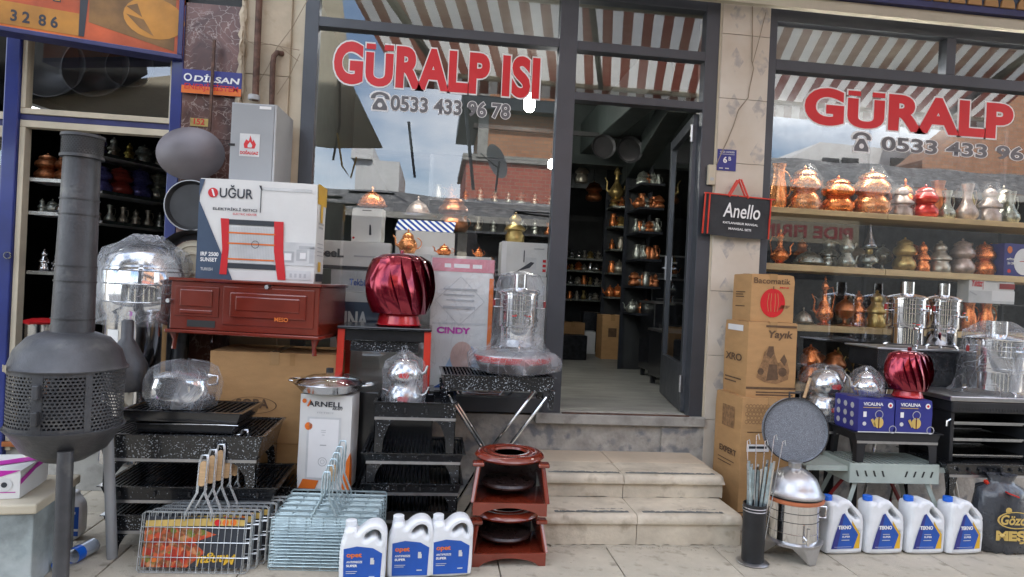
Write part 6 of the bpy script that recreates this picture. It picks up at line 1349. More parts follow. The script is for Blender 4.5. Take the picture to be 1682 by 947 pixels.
# cauldron samovar with orange rim
c_ = at(1299, 905, -1.0)
t_ = thing('lidded_boiler', 'round steel boiler with domed lid and orange rim on a grey tripod base', 'boiler', (c_.x, -1.0, 0)); Rb_ = .136; zb_ = .10; zt_ = at(1300, 822, -1.0).z + .01
potm([(Rb_, zb_), (Rb_, zb_ + .004), (Rb_, zt_ - .02), (Rb_ * 1.02, zt_)], K['chrome'], t_, n=44)
for q in (.25, .55, .78): MB().lathe([(Rb_, zb_ + (zt_ - zb_) * q - .002), (Rb_ + .003, zb_ + (zt_ - zb_) * q), (Rb_, zb_ + (zt_ - zb_) * q + .002)], 44, cap=False).build('band', K['rubber'] if q > .5 else K['steel'], t_, smooth=True)
MB().lathe([(Rb_ + .002, zt_ - .004), (Rb_ + .022, zt_ + .004), (Rb_ + .024, zt_ + .016), (Rb_ + .012, zt_ + .022)], 44, cap=False).build('orange_rim', mk('rim_orange', (.50, .16, .07), .5), t_, smooth=True); MB().lathe([(Rb_ + .012, zt_ + .02), (Rb_ + .014, zt_ + .034)], 44, cap=False).build('dark_band', K['rubber'], t_)
zl0 = zt_ + .034; hl = at(1302, 757, -1.0).z - zl0
potm([(Rb_ + .022, zl0), (Rb_ + .024, zl0 + .008), (Rb_ + .008, zl0 + .018), (Rb_ * .98, zl0 + hl * .28), (Rb_ * .86, zl0 + hl * .50), (Rb_ * .62, zl0 + hl * .68), (.045, zl0 + hl * .78), (.034, zl0 + hl * .80), (.034, zl0 + hl * .95), (.040, zl0 + hl), (.0005, zl0 + hl)], K['steel_dull'], t_, 'lid', 44)
potm([(Rb_ * .7, .075), (Rb_ + .02, .085), (Rb_ + .024, .10), (Rb_ + .01, .105)], K['steel_dull'], t_, 'base_ring', 44)
for a in (-75, 45, 165): a = R(a); u = Vector((math.cos(a), math.sin(a), 0)); v = Vector((-u.y, u.x, 0)); MB().hexa([u * .150 - v * .02, u * .156 - v * .02, u * .156 + v * .02, u * .150 + v * .02], [u * .10 - v * .10 + Vector((0, 0, .085)), u * .146 - v * .06 + Vector((0, 0, .09)), u * .146 + v * .06 + Vector((0, 0, .09)), u * .10 + v * .10 + Vector((0, 0, .085))]).build('foot', K['steel_dull'], t_, bevel=.003)
MB().cyl((.0, -Rb_ - .03, zb_ + .035), (.0, -Rb_ + .005, zb_ + .035), .012, 10).build('tap', K['chrome'], t_, smooth=True); MB().cyl((0, -Rb_ - .025, zb_ + .01), (0, -Rb_ - .025, zb_ + .10), .009, 10).build('tap_stem', K['chrome'], t_, smooth=True)
hndl(t_, K['chrome'], [(Rb_, -.03, .28), (Rb_ + .035, -.04, .28), (Rb_ + .035, -.04, .22), (Rb_, -.03, .22)], .006)
MB().lathe([(Rb_ + .001, zb_ + .14), (Rb_ + .001, zt_ - .03)], 44, cap=False)
# granite pan leaning
c_ = at(1306, 706, -.86); Rg = .182
t_ = thing('granite_pan', 'round dark granite-speckled pan standing upright above the round boiler', 'pan', c_, rot=(R(84), 0, R(-8)))
MB().lathe([(.0005, .0), (Rg * .97, .0), (Rg, .006), (Rg, .016), (Rg * 1.015, .018), (Rg * 1.015, -.02), (Rg * .93, -.03), (.0005, -.03)], 56).build('pan_body', K['granite'], t_, smooth=40)
MB().tube([(Rg * 1.01 * math.cos(q), Rg * 1.01 * math.sin(q), .017) for q in [2 * PI * i / 48 for i in range(48)]], .0035, 6, True).build('rim', K['pan_dark'], t_, smooth=True)
hndl(t_, K['pan_dark'], [(-.03, Rg, -.005), (-.03, Rg + .03, -.01), (.03, Rg + .03, -.01), (.03, Rg, -.005)], .007)
# rack behind the pan that holds it
# skewer holder
c_ = at(1236, 915, -1.10)
t_ = thing('skewer_holder', 'black mesh cylinder full of flat steel skewers on a round grey base', 'skewer holder', (c_.x, -1.10, 0)); zc_ = at(1236, 826, -1.1).z
potm([(.082, 0), (.085, .004), (.075, .010), (.03, .012)], K['steel_dull'], t_, 'base_plate', 30)
potm([(.056, .01), (.058, .02), (.060, zc_), (.056, zc_), (.052, .03)], K['rust'] if False else K['black_paint'], t_, 'cylinder', 32)
for z in (zc_ - .02, zc_ - .035): MB().lathe([(.061, z - .003), (.064, z), (.061, z + .003)], 32, cap=False).build('band', K['steel_dull'], t_, smooth=True)
rr = random.Random(11)
for i in range(16):
    a = rr.uniform(0, 6.28); r_ = rr.uniform(0, .04); b0 = Vector((r_ * math.cos(a), r_ * math.sin(a), .06)); tp_ = Vector((b0.x * 1.5 + rr.uniform(-.03, .05), b0.y * 1.4, zc_ + rr.uniform(.17, .25)))
    MB().bar(b0, tp_, .013, .0025, up=(0, 1, .1)).build('skewer', K['galv'] if i % 3 else K['steel'], t_)
for i in range(5):
    b0 = Vector((-.03 + i * .02, -.02, .1)); tp_ = Vector((-.06 + i * .05, 0, zc_ + .33 + .03 * (i % 2))); MB().tube([b0, tp_, tp_ + Vector((.012, 0, .01)), tp_ + Vector((.018, 0, -.02))], .0025, 5).build('hooked_rod', K['wire'], t_, smooth=True)

# canisters TEKNO
def canister_a(label, loc, rz):
    t = thing('antifreeze_canister', label, 'canister', loc, rz, 'white canisters with blue and yellow labels')
    out = smooth_loop([(-.112, 0), (.105, 0), (.112, .02), (.114, .10), (.116, .15), (.112, .205), (.055, .265), (.02, .305), (-.03, .305), (-.052, .285), (-.058, .285), (-.06, .292), (-.108, .292), (-.108, .23), (-.104, .16), (-.116, .10), (-.118, .02)], 2)
    h1 = smooth_loop([(.010, .240), (.022, .258), (.040, .250), (.080, .210), (.076, .196), (.050, .205)], 2)
    h2 = smooth_loop([(.068, .070), (.082, .070), (.084, .125), (.070, .130), (.066, .10)], 2)
    curve2d('bottle_body', [out, h1, h2], .12, .02, K['hdpe'], t)
    MB().cyl((-.084, 0, .290), (-.084, 0, .318), .026, 20).build('cap', K['cap_blue'], t, smooth=50, bevel=.003)
    F = Face(t, (-.092, -.0605, .035), (1, 0, 0), (0, 0, 1), .178, .195)
    F.poly([(.74, 0), (1.0, .0), (1.0, .42), (.70, .80)], K['yellow_print'], 1, 'label'); F.poly([(.0, 0), (.78, 0), (.93, .40), (.72, .66), (.42, 1.02), (.34, .98), (.12, .40)], K['blue_print'], 2, 'label'); F.poly([(.0, 0), (.2, 0), (.42, 1.02), (.34, .98), (.12, .40)], K['royal'], 3)
    jig = random.uniform(-.02, .02)
    F.text(.22 + jig, .56, 'TEKNO', K['white_print'], width=.46, height=.11, bold=.05, lay=4); F.text(.36, .32, 'SUPER', K['white_print'], width=.28, height=.055, bold=.03, lay=4); F.many([(.34, .62, .24, .26), (.10, .7, .05, .06), (.36, .60, .41, .43)], K['grey_lt'], 4)
    return t
base_can = None
for px, l, r in ((1387, 'first of four white blue-capped canisters, nearest the round boiler', 4), (1454, 'second white blue-capped canister from the round boiler', 3), (1522, 'third white blue-capped canister from the round boiler', 2), (1586, 'last of the four white blue-capped canisters, beside the coal bag', 5)):
    canister_a(l, (at(px, 912, -1.0).x, -.94, 0), R(r))
# coal bag
c_ = at(1662, 915, -1.0)
t_ = thing('charcoal_bag', 'dark plastic charcoal bag with gold lettering and red tag, bottom right', 'bag', (c_.x, -.90, 0), R(-6))
rr = random.Random(8)
sq_ = MB(); vs = []; n = 28; prof = [(.150, 0), (.172, .015), (.178, .08), (.172, .16), (.160, .24), (.148, .31), (.135, .36), (.08, .385), (.07, .41), (.085, .44), (.03, .435)]
crinkle(prof, 34, 8, .085, sx=1.0, sy=.60).build('bag_body', K['coal_bag'], t_, smooth=70)
F = Face(t_, (-.15, -.124, .03), (1, 0, 0), (0, 0, 1), .30, .34)
F.text(.14, .13, 'MEŞE', K['gold_print'], width=.76, height=.22, bold=.06); F.ring(.52, .52, .11, .012, K['gold_print'], 1, 24, .45); F.text(.22, .44, 'Gözde', K['gold_print'], width=.60, height=.17, bold=.03, shear=.2); F.disc(.37, .68, .018, K['gold_print'], 1)
MB().bar((-.04, -.10, .36), (.02, -.115, .34), .03, .008).build('tag', K['red_gloss'], t_)

# sage folding grill
yA = -.84; xa, xb = at(1398, 765, yA).x, at(1543, 765, yA).x; zS = at(1470, 762, yA).z; hp = zS - at(1470, 794, yA).z; wG = xb - xa; dG = .30
t_ = thing('sage_grill', 'pale sage green folding grill with slotted front and side wings behind the canisters', 'grill', ((xa + xb) / 2, yA + dG / 2, 0), R(-1))
y0 = -dG / 2
box(-wG / 2, wG / 2, y0, y0 + .004, zS - hp, zS).build('front_panel', K['sage'], t_, bevel=.0015); box(-wG / 2, wG / 2, -y0 - .004, -y0, zS - hp, zS).build('rear_panel', K['sage'], t_, bevel=.0015)
for sx in (-1, 1): MB().box(sx * wG / 2 - .002, sx * wG / 2 + .002, y0 + .005, -y0 - .005, zS - hp, zS).build('side_panel', K['sage'], t_)
box(-wG / 2 + .003, wG / 2 - .003, y0 + .005, -y0 - .005, zS - hp, zS - hp + .004).build('fire_floor', K['pan_dark'], t_)
m = MB()
for i in range(4):
    for sx in (-1, 1): x = sx * (wG * .13 + i * wG * .095); m.hexa([(x - .006 - .006 * sx, y0 - .002, zS - hp * .66), (x + .004 - .006 * sx, y0 - .002, zS - hp * .66), (x + .004 - .006 * sx, y0 - .0005, zS - hp * .66), (x - .006 - .006 * sx, y0 - .0005, zS - hp * .66)], [(x - .006 + .006 * sx, y0 - .002, zS - hp * .36), (x + .004 + .006 * sx, y0 - .002, zS - hp * .36), (x + .004 + .006 * sx, y0 - .0005, zS - hp * .36), (x - .006 + .006 * sx, y0 - .0005, zS - hp * .36)])
tag(m.build('air_slots', K['rubber'], t_), kind='stuff')
for i in range(16): x = -wG / 2 + .02 + (wG - .04) * i / 15; MB().bar((x, y0 + .01, zS - .004), (x + .0, -y0 - .01, zS - .004), .016, .003).build('grill_bar', K['sage'], t_)
for sx, L_ in ((-1, .26), (1, .20)):
    x0 = sx * wG / 2; m = MB(); m.box(min(x0, x0 + sx * L_) + (0.003 if sx > 0 else 0), max(x0, x0 + sx * L_) - (0.003 if sx < 0 else 0), y0 + .02, -y0 - .02, zS - .028, zS - .022); m.box(min(x0 + sx * .004, x0 + sx * L_), max(x0 + sx * .004, x0 + sx * L_), y0 + .016, y0 + .0195, zS - .05, zS - .02); m.build('side_wing', K['sage'], t_)
for sx in (-1, 1):
    MB().bar((sx * wG * .40, y0 + .03, zS - hp), (sx * (wG * .42 + .13), y0 - .02, 0), .026, .006, up=(0, 1, 0)).build('leg', K['sage'], t_); MB().bar((sx * wG * .40, -y0 - .03, zS - hp), (sx * (wG * .42 + .12), -y0 + .04, 0), .026, .006, up=(0, 1, 0)).build('leg', K['sage'], t_)
    MB().bar((sx * wG * .62, .17, .02), (sx * wG * .22, .10, zS - hp), .016).build('red_brace', K['red_dark'], t_)
# black brazier, boxes, kettles and turbine on it
xb0, xb1 = at(1384, 750, -.72).x, at(1526, 750, -.72).x; zB1 = at(1455, 706, -.74).z; wb_ = xb1 - xb0
brazier('matt black brazier standing on the sage grill under the blue kettle boxes', ((xb0 + xb1) / 2, -.68, zS), R(-1), wb_, .30, .055, zB1 - zS - .055, K['black_paint'], gr=True, name='brazier', wl=.10)
zV = zB1
def vic(label, pL, pR, rz):
    a = at(*pL, -.82); b = at(*pR, -.82); w = b.x - a.x; h = at(pL[0], 650, -.82).z - at(pL[0], 705, -.82).z
    t, (F, Fr, Fl) = carton(label, 'box', ((a.x + b.x) / 2, -.71, zV + .002), rz, w, .24, h, K['royal'], name='kettle_box', group='navy kettle boxes on the black brazier')
    F.text(.12, .80, 'VICALINA', K['white_print'], width=.54, height=.10, bold=.03); F.rect(.12, .6, .735, .755, K['gold_print'], 1)
    F.disc(.86, .82, .016, K['white_print'], 1); F.disc(.86, .82, .008, K['red_print'], 2); F.disc(.56, .30, .030, K['gold_print'], 1, 16, 1.1); F.poly([(.34, .38), (.40, .42), (.48, .22), (.44, .16)], K['gold_print'], 1); F.ring(.56, .54, .026, .004, K['grey_print'], 2, 14, 1); F.rect(.545, .575, .12, .48, K['brown_side'], 2)
    F.rect(.13, .22, .46, .62, K['white_print'], 1); F.disc(.17, .26, .012, K['grey_lt'], 1); F.ring(.95, .1, .024, .004, K['grey_print'], 1); F.rect(0, 1, .0, .03, K['grey_lt'], 1)
    for i in range(3):
        for j in range(3): Fl.disc(.2 + i * .28, .22 + j * .27, .018, K['grey_print'], 1, 8)
    return t, h
v1, hv = vic('left navy kettle box printed VICALINA on the black brazier', (1407, 705), (1467, 706), R(0))
v2, hv2 = vic('right navy kettle box printed VICALINA under the small red turbine', (1469, 708), (1529, 708), R(-1.5))
zV2 = zV + hv + .003
c_ = at(1428, 650, -.74); t_ = ware('teapot', 'round shiny steel teapot in clear film on the left navy box', 'teapot', .17, 'chrome', 0, None, 'steel_teapot'); t_.location = (c_.x, -.70, zV2)
wrapshell(t_, [(.09, 0), (.10, .04), (.098, .10), (.07, .15), (.02, .18)], 51, 'wrap', 18, .08)
c_ = at(1494, 655, -.74); turbine('small bright red turbine ventilator on the right navy kettle box', (c_.x, -.72, zV2), .133, at(1494, 580, -.72).z - at(1494, 657, -.72).z, n=20)
# big double kettle behind
c_ = at(1361, 690, -.50); zk = c_.z
bz = brazier('small black brazier behind the granite pan, carrying the large double kettle', (c_.x + .02, -.42, 0), 0, .34, .32, .06, zk - .06, K['black_paint'], wl=.08)
t_ = kettle2('large two-tier steel kettle with wooden grip in clear film beside the navy boxes', (c_.x + .005, -.44, zk), at(1361, 600, -.44).z - zk, 'steel', R(4), 'wood', name='wrapped_kettle')
hk = at(1361, 600, -.44).z - zk
wrapshell(t_, [(.15, 0), (.155, hk * .2), (.13, hk * .43), (.15, hk * .6), (.145, hk * .8), (.10, hk * .97), (.05, hk * 1.03)], 52, 'wrap', 22, .08)

# table with two samovars
zt_ = at(1520, 572, -.36).z; xa, xb = at(1440, 575, -.42).x, at(1604, 575, -.42).x; wt_ = xb - xa
t_ = thing('wrapped_table_grill', 'black table grill bagged in dark film carrying the two chrome samovars', 'grill', ((xa + xb) / 2, -.24, 0)); hT = .30
box(-wt_ / 2, wt_ / 2, -.19, .17, zt_ - .012, zt_).build('table_top', K['steel_dull'], t_, bevel=.004)
box(-wt_ / 2 + .02, wt_ / 2 - .04, -.17, .15, zt_ - .14, zt_ - .0125).build('fire_box', ENA, t_, bevel=.006); box(-wt_ / 2 + .05, wt_ / 2 - .06, -.15, .13, zt_ - .28, zt_ - .142).build('lower_box', ENA, t_, bevel=.006)
m = MB(); rr = random.Random(6); m.grid(lambda s, q: (-wt_ / 2 + .005 + (wt_ - .03) * s, -.178 - rr.uniform(.0, .012), zt_ - .015 - .26 * q), 22, 10); m.build('film', K['wrap_thin'], t_)
for sx in (-1, 1):
    for yy in (-.14, .12): MB().tube([(sx * wt_ * .12 + .03, yy, zt_ - .28), (sx * wt_ * .38 + .08, yy + .01, .0)], .011, 8).build('leg', K['chrome'], t_, smooth=True)
c_ = at(1491, 572, -.36); samovar('left chrome samovar with red levers on the wrapped table grill', (c_.x, -.33, zt_ + .001), at(1491, 463, -.33).z - zt_, .118, 0, taps=((-.15, .30), (.30, .58)))
c_ = at(1553, 575, -.34); samovar('right slimmer chrome samovar with hose tap on the wrapped table grill', (c_.x, -.30, zt_ + .001), at(1553, 466, -.30).z - zt_, .100, R(25), taps=((.1, .50),))
# right stove stack
xa = at(1566, 700, -.80).x; zR1 = at(1630, 650, -.75).z; zR0 = at(1640, 760, -.80).z
t_ = thing('barbecue_oven', 'black barbecue oven with chrome shelves at the right edge', 'barbecue', (xa + .27, -.60, zR0)); Hh = zR1 - zR0
for sx in (-1, 1): box(sx * .26 - .012, sx * .26 + .012, -.18, .18, 0, Hh - .10).build('side_panel', K['black_paint'], t_, bevel=.004)
box(-.29, .29, -.21, .20, Hh - .10, Hh - .03).build('hood_tray', K['black_paint'], t_, bevel=.01); box(-.31, .31, -.22, .22, Hh - .029, Hh).build('top_plate', K['steel_dull'], t_, bevel=.005); box(-.25, .25, .165, .175, 0, Hh - .10).build('back_panel', K['pan_dark'], t_)
for z in (.02, .12, .22): box(-.245, .245, -.16, .16, z, z + .006).build('shelf', K['steel'], t_); grate(t_, .48, .32, z + .012, K['steel'], .03)
m = MB()
for i in range(26): x = -.26 + i * .02; m.box(x, x + .010, -.2125, -.2105, Hh - .085, Hh - .07)
tag(m.build('perforations', K['rubber'], t_), kind='stuff')
MB().tube([(-.28, -.19, .26), (-.33, -.22, .25), (-.33, -.22, .22)], .006, 6).build('side_hook', K['chrome'], t_, smooth=True)
c_ = at(1650, 650, -.70); t_ = samovar('large chrome samovar in cloudy plastic at the right edge, on the barbecue oven', (c_.x, -.62, zR1 + .001), at(1650, 528, -.62).z - zR1, .165, name='wrapped_samovar', taps=((.1, .6),)); hR = at(1650, 528, -.62).z - zR1
wrapshell(t_, [(.25, 0), (.215, .03), (.20, .10), (.195, hR * .6), (.18, hR * .85), (.10, hR * .97), (.07, hR * 1.0)], 61, 'wrap_dense', 30, .06)
xa = at(1556, 770, -.86).x; zq = at(1640, 762, -.86).z
brazier('wide black grill under the barbecue oven, above the charcoal bag', (xa + .34, -.66, 0), 0, .72, .44, .07, zq - .07, SLO, slots=9, wl=.06)
t_ = thing('red_folding_stand', 'bright red crossed folding stand legs between the canisters and the charcoal bag', 'stand', (at(1620, 815, -.80).x, -.92, 0))
for a, b in (((-.12, 0, .0), (.06, 0, .38)), ((.12, .02, .0), (-.10, .02, .40))): MB().bar(a, b, .022, .014).build('leg', K['red_leg'], t_)
MB().bar((-.01, -.01, .36), (.10, -.01, .30), .028, .02).build('red_foot', K['red_leg'], t_)

# ================================================================ DISPLAY BEHIND THE RIGHT WINDOW
SY = .12
pub = thing('display_shelving', 'pine display shelving with dark uprights behind the right window', 'shelving', (3.6, .3, .6))
SZ = {}
for n_, (pxl, pyt, pyb, x1) in enumerate(((1263, 338.5, 347.5, 5.15), (1258, 431, 441.5, 5.15), (1307, 533, 543, 5.15), (1301, 632, 642, 5.15))):
    zt_ = Z(pxl, pyt, SY); zbm = Z(pxl, pyb, SY); SZ[n_] = zt_
    for xx0, xx1 in ((xr1 + .01, X(1459, 350, SY) - .003), (X(1459, 350, SY) + .003, x1)): wb(box(xx0, xx1, SY, SY + .42, zbm, zt_), 'shelf_board', K['pine'], pub, bevel=.002)
for px in (1459, 1690): x = X(px, 380, .3); wb(box(x - .012, x + .012, SY + .43, SY + .46, .6, 2.9), 'upright', K['frame_dark'], pub)
wb(box(xr1, 5.15, SY + .60, SY + .62, .6, 3.3), 'back_panel', K['goods_dark'], pub)  # added dark board standing in for the unlit interior behind the shelves
def shelf_item(kind, x0, x1, ytop, ybase, si, mat, label, cat=None, Y=.27, film=False, rz=0):
    xc = at((x0 + x1) / 2, ybase, Y).x; h = at(x0, ytop, Y).z - at(x0, ybase, Y).z; w = at(x1, ybase, Y).x - at(x0, ybase, Y).x
    wid = dict(double=.84, teapot=1.3, ewer=.62, dish=1.9, lamp=.36, vase=.66, jug=.66, censer=.84, tea2=.9, canister=.54, teapot_=1)[kind]
    t = ware(kind, label, cat or 'copper ware', h, mat, rz); t.location = (xc, Y, SZ[si] + .001); k = w / (h * wid); k = min(1.6, max(.6, k)); t.scale = (k, k, 1)
    if film: wrapshell(t, [(h * wid * .52, 0), (h * wid * .55, h * .3), (h * wid * .52, h * .7), (h * .2, h * 1.03)], int(x0), 'wrap_thin', 18, .06)
    return t
mk('shelf_red', (.55, .03, .02), .2, .3, .1, 10, bump=.3, bs=60, coat=.5); mk('copper_lt', (.95, .38, .15), .28, .85, .15, 12, bump=.35, bs=60); mk('tin_pink', (.52, .42, .37), .36, .7, .25, 18, bump=.5, bs=60)
SI = shelf_item
SI('jug', 1262, 1292, 262, 337, 0, 'copper_lt', 'copper jug at the far left of the top shelf, cut by the window frame', 'jug')
SI('double', 1295, 1345, 263, 338, 0, 'copper_lt', 'tall bulbous copper double pot, left on the top shelf', 'pot', film=True)
SI('double', 1350, 1400, 281, 343, 0, 'copper', 'middle bulbous copper double pot on the top shelf', 'pot')
SI('double', 1402, 1458, 270, 347, 0, 'copper_lt', 'widest bright copper double pot on the top shelf, beside the upright', 'pot', film=True)
SI('canister', 1462, 1497, 293, 348, 0, 'tin_pink', 'pinkish tinned jar in film left of the red pot', 'jar', film=True)
SI('double', 1500, 1538, 295, 352, 0, 'shelf_red', 'bright red double pot on the top shelf', 'pot')
SI('vase', 1541, 1568, 304, 353, 0, 'pewter', 'slim pewter pitcher just right of the red pot', 'pitcher')
SI('vase', 1570, 1605, 293, 355, 0, 'tin_pink', 'taller pinkish pitcher, second right of the red pot', 'pitcher', film=True)
SI('canister', 1607, 1641, 294, 357, 0, 'tin_pink', 'pinkish lidded jar in film near the right end of the top shelf', 'jar', film=True)
SI('vase', 1644, 1673, 306, 360, 0, 'pewter', 'rightmost pewter pitcher on the top shelf', 'pitcher')
SI('ewer', 1260, 1300, 372, 431, 1, 'copper', 'brown copper ewer at the left end of the second shelf', 'ewer', rz=R(180))
SI('dish', 1303, 1353, 402, 433, 1, 'pewter', 'low pewter dish with a domed lid on the second shelf', 'dish')
SI('tea2', 1368, 1412, 380, 436, 1, 'pewter', 'two-tier pewter teapot beside the oil lamp', 'teapot')
SI('lamp', 1413, 1440, 363, 438, 1, 'pewter', 'oil lamp with a glass chimney on the second shelf', 'lamp')
SI('double', 1468, 1501, 385, 441, 1, 'brass', 'greenish double pot just right of the shelf upright', 'pot')
SI('canister', 1503, 1526, 392, 443, 1, 'copper', 'narrow copper jar second right of the upright on the second shelf', 'jar')
SI('canister', 1527, 1559, 390, 444, 1, 'tin', 'tinned jar with embossed bands in the middle of the second shelf', 'jar')
SI('double', 1562, 1597, 387, 446, 1, 'tin_pink', 'pinkish embossed double pot on the second shelf', 'pot')
SI('double', 1599, 1631, 395, 451, 1, 'copper', 'orange copper double pot near the blue box', 'pot')
SI('canister', 1633, 1652, 398, 452, 1, 'pewter', 'pewter jar half behind the blue box', 'jar')
SI('dish', 1304, 1334, 505, 533, 2, 'tin', 'small tinned dish behind the apple carton', 'dish')
SI('ewer', 1333, 1372, 452, 533, 2, 'copper', 'tall thin-necked copper ewer on the third shelf', 'ewer')
SI('censer', 1371, 1402, 485, 537, 2, 'copper_dark', 'footed copper bowl with a pointed lid on the third shelf', 'bowl', Y=.24)
SI('canister', 1396, 1420, 478, 537, 2, 'copper', 'pointed copper jar behind the footed bowl', 'jar', Y=.36)
SI('canister', 1423, 1453, 478, 540, 2, 'brass', 'dark brass jar left of the chrome samovars', 'jar')
SI('jug', 1577, 1602, 498, 547, 2, 'copper', 'left of two tall copper jugs behind the samovars', 'jug')
SI('jug', 1604, 1630, 498, 548, 2, 'copper', 'right of two tall copper jugs behind the samovars', 'jug')
SI('double', 1312, 1346, 568, 632, 3, 'copper', 'copper double pot on the lowest shelf beside the churn carton', 'pot')
SI('dish', 1398, 1438, 590, 616, 3, 'copper', 'flat copper dish on the lowest shelf above the steel kettle', 'dish')
SI('double', 1352, 1386, 578, 634, 3, 'copper_dark', 'dark copper double pot behind the large steel kettle', 'pot')
# a second, tighter row behind the front pieces
rr = random.Random(77); ad = ['dented', 'tall', 'squat', 'polished', 'dull', 'round-bellied', 'engraved', 'slim', 'old', 'small']; nmz = dict(double='double pot', canister='lidded jar', vase='pitcher', jug='jug', teapot='teapot', censer='footed bowl', tea2='two-tier teapot')
mtn = dict(copper='copper', copper_dark='dark copper', copper_lt='bright copper', brass='brass', tin='tinned', pewter='pewter', tin_pink='pinkish'); rown = ['top', 'second', 'third', 'lowest']
front_of = {0: ['copper jug', 'film-wrapped double pots', 'middle double pot', 'widest double pot', 'red pot', 'slim pitcher', 'rightmost jar'], 1: ['copper ewer', 'domed dish', 'two-tier teapot', 'oil lamp', 'greenish pot', 'embossed jars', 'orange copper pot', 'blue box'], 2: ['apple carton', 'thin-necked ewer', 'footed bowl', 'dark brass jar', 'left samovar', 'right samovar', 'tall copper jugs'], 3: ['churn carton', 'steel kettle', 'flat dish', 'red turbine']}
for si, (xa_, xb_, yb_, hh_) in enumerate(((1288, 1665, 340, 56), (1285, 1640, 432, 44), (1318, 1640, 534, 48), (1320, 1440, 632, 44))):
    n_ = len(front_of[si])
    for i in range(n_):
        x = xa_ + (xb_ - xa_) * (i + .5) / n_ + 9; k = rr.choice(list(nmz)); mt = rr.choice(list(mtn)); hw = hh_ * rr.uniform(1.0, 1.28); wd = rr.uniform(26, 38)
        SI(k, x - wd / 2, x + wd / 2, yb_ - hw, yb_, si, mt, '%s %s in the back row of the %s shelf, behind the %s' % (mtn[mt], nmz[k], rown[si], front_of[si][i]), nmz[k].split()[-1], Y=.44)
# printed boxes at the right end
a = at(1650, 452, .14); w_ = .22; h_ = at(1650, 398, .14).z - a.z
t_, (F, Fr, Fl) = carton('navy box with a white disc at the right end of the second shelf', 'box', (a.x + w_ / 2, .24, SZ[1] + .001), 0, w_, .18, h_, K['royal']); F.disc(.75, .45, .085, K['white_print'], 1, 28, 1.2); F.rect(.58, .95, .45, .47, K['red_print'], 2); F.disc(.2, .80, .022, K['orange_print'], 1, 10, 1.3); F.text(.08, .48, 'AFİTAP', K['white_print'], width=.34, height=.08, bold=.04); F.text(.12, .35, '26 CM', K['white_print'], width=.25, height=.08, bold=.03); F.disc(.2, .15, .015, K['red_print'], 1)
a = at(1617, 497, -.02); h_ = at(1617, 451, -.02).z - a.z; b_ = at(1690, 497, -.02)
zq2 = a.z
t_, (F, Fr, Fl) = carton('white box with a red script logo against the glass at the right edge', 'box', (a.x + .19, .07 + .12, zq2), 0, .38, .12, h_, K['white_box']); F.text(.05, .60, 'Yıldız', K['red_print'], width=.24, height=.26, bold=.03, shear=.2); F.rect(.30, .31, .5, .95, K['red_print'], 1); F.many([(.36, .8, .78, .82)], K['grey_print'], 1); F.rect(0, 1, .0, .45, K['grey_lt'], 1); F.rect(.5, 1, .1, .48, K['white_print'], 2); F.rect(.66, 1, .55, .75, K['red_dark'], 2); F.poly([(.02, .42), (.18, .3), (.16, .26), (.02, .38)], K['grey_print'], 2)
sh_ = thing('glass_shelf', 'small glass shelf that carries the white box with red script', 'shelf', (a.x + .25, .2, zq2 - .012)); box(-.28, .30, -.08, .14, 0, .011).build('shelf_plate', K['glass_lid'], sh_)
for xx in (-.2, .2): box(xx - .01, xx + .01, .10, .14, -.5, -.001).build('bracket', K['frame_dark'], sh_)

# ================================================================ DISPLAY BEHIND THE LEFT WINDOW
dp = thing('display_platform', 'low dark display platform behind the left window', 'platform', (0, .4, .6)); wb(box(xl1 + .02, xp0 - .02, .11, 1.0, .572, .68), 'platform_top', K['dark_wall'], dp)
def wbox(label, pL, pR, ytop, Y, d, mat, zbase=None, group=None, rz=0, name='carton'):
    a = at(*pL, Y); b = at(*pR, Y); h = at(pL[0], ytop, Y).z - a.z; z = a.z if zbase is None else zbase
    if zbase is not None: h = at(pL[0], ytop, Y).z - z
    return carton(label, 'box', ((a.x + b.x) / 2, Y + d / 2, z), rz, b.x - a.x, d, h, mat, name=name, group=group), z + h
(t_, (F, Fr, Fl)), z1_ = wbox('white box ending in dark letters NA low behind the left window', (540, 600), (650, 600), 478, .16, .25, K['white_box'], .682)
F.rect(0, 1, .55, .9, K['navy'], 1); F.text(.2, .62, 'INA', K['white_print'], width=.35, height=.18, bold=.04)
(t_, (F, Fr, Fl)), z2_ = wbox('grey film-wrapped box behind the glass with a blue word', (542, 478), (645, 478), 441, .17, .24, K['grey_lt'], z1_ + .002)
F.text(.3, .3, 'Tekbir', K['blue_print'], width=.3, height=.3, bold=.02); wr_ = MB(); wr_.grid(lambda s, q: (-.22 + .44 * s, -.125 - random.uniform(0, .006), .01 + .15 * q), 12, 4); wr_.build('film', K['wrap_thin'], t_)
(t_, (F, Fr, Fl)), z3_ = wbox('white box with the letters EL in black behind the heater box', (520, 441), (640, 441), 392, .17, .24, K['white_box'], z2_ + .002)
F.text(.0, .40, 'BeeL', K['dark_print'], width=.36, height=.30, bold=.04); F.rect(0, 1, 0, .12, K['dark_print'], 1); F.rect(.5, .95, .45, .5, K['grey_print'], 1)
(t_, (F, Fr, Fl)), z4_ = wbox('small upright white box carrying a copper pan in the left window', (577, 389), (628, 389), 339, .22, .16, K['white_box'], z3_ + .002, rz=R(-5))
F.many([(.35, .65, .90, .93), (.6, .65, .25, .5)], K['dark_print'], 1); F.poly([(.60, .2), (.68, .2), (.66, .45), (.62, .45)], K['dark_print'], 2); F.disc(.1, .1, .008, K['red_print'], 1)
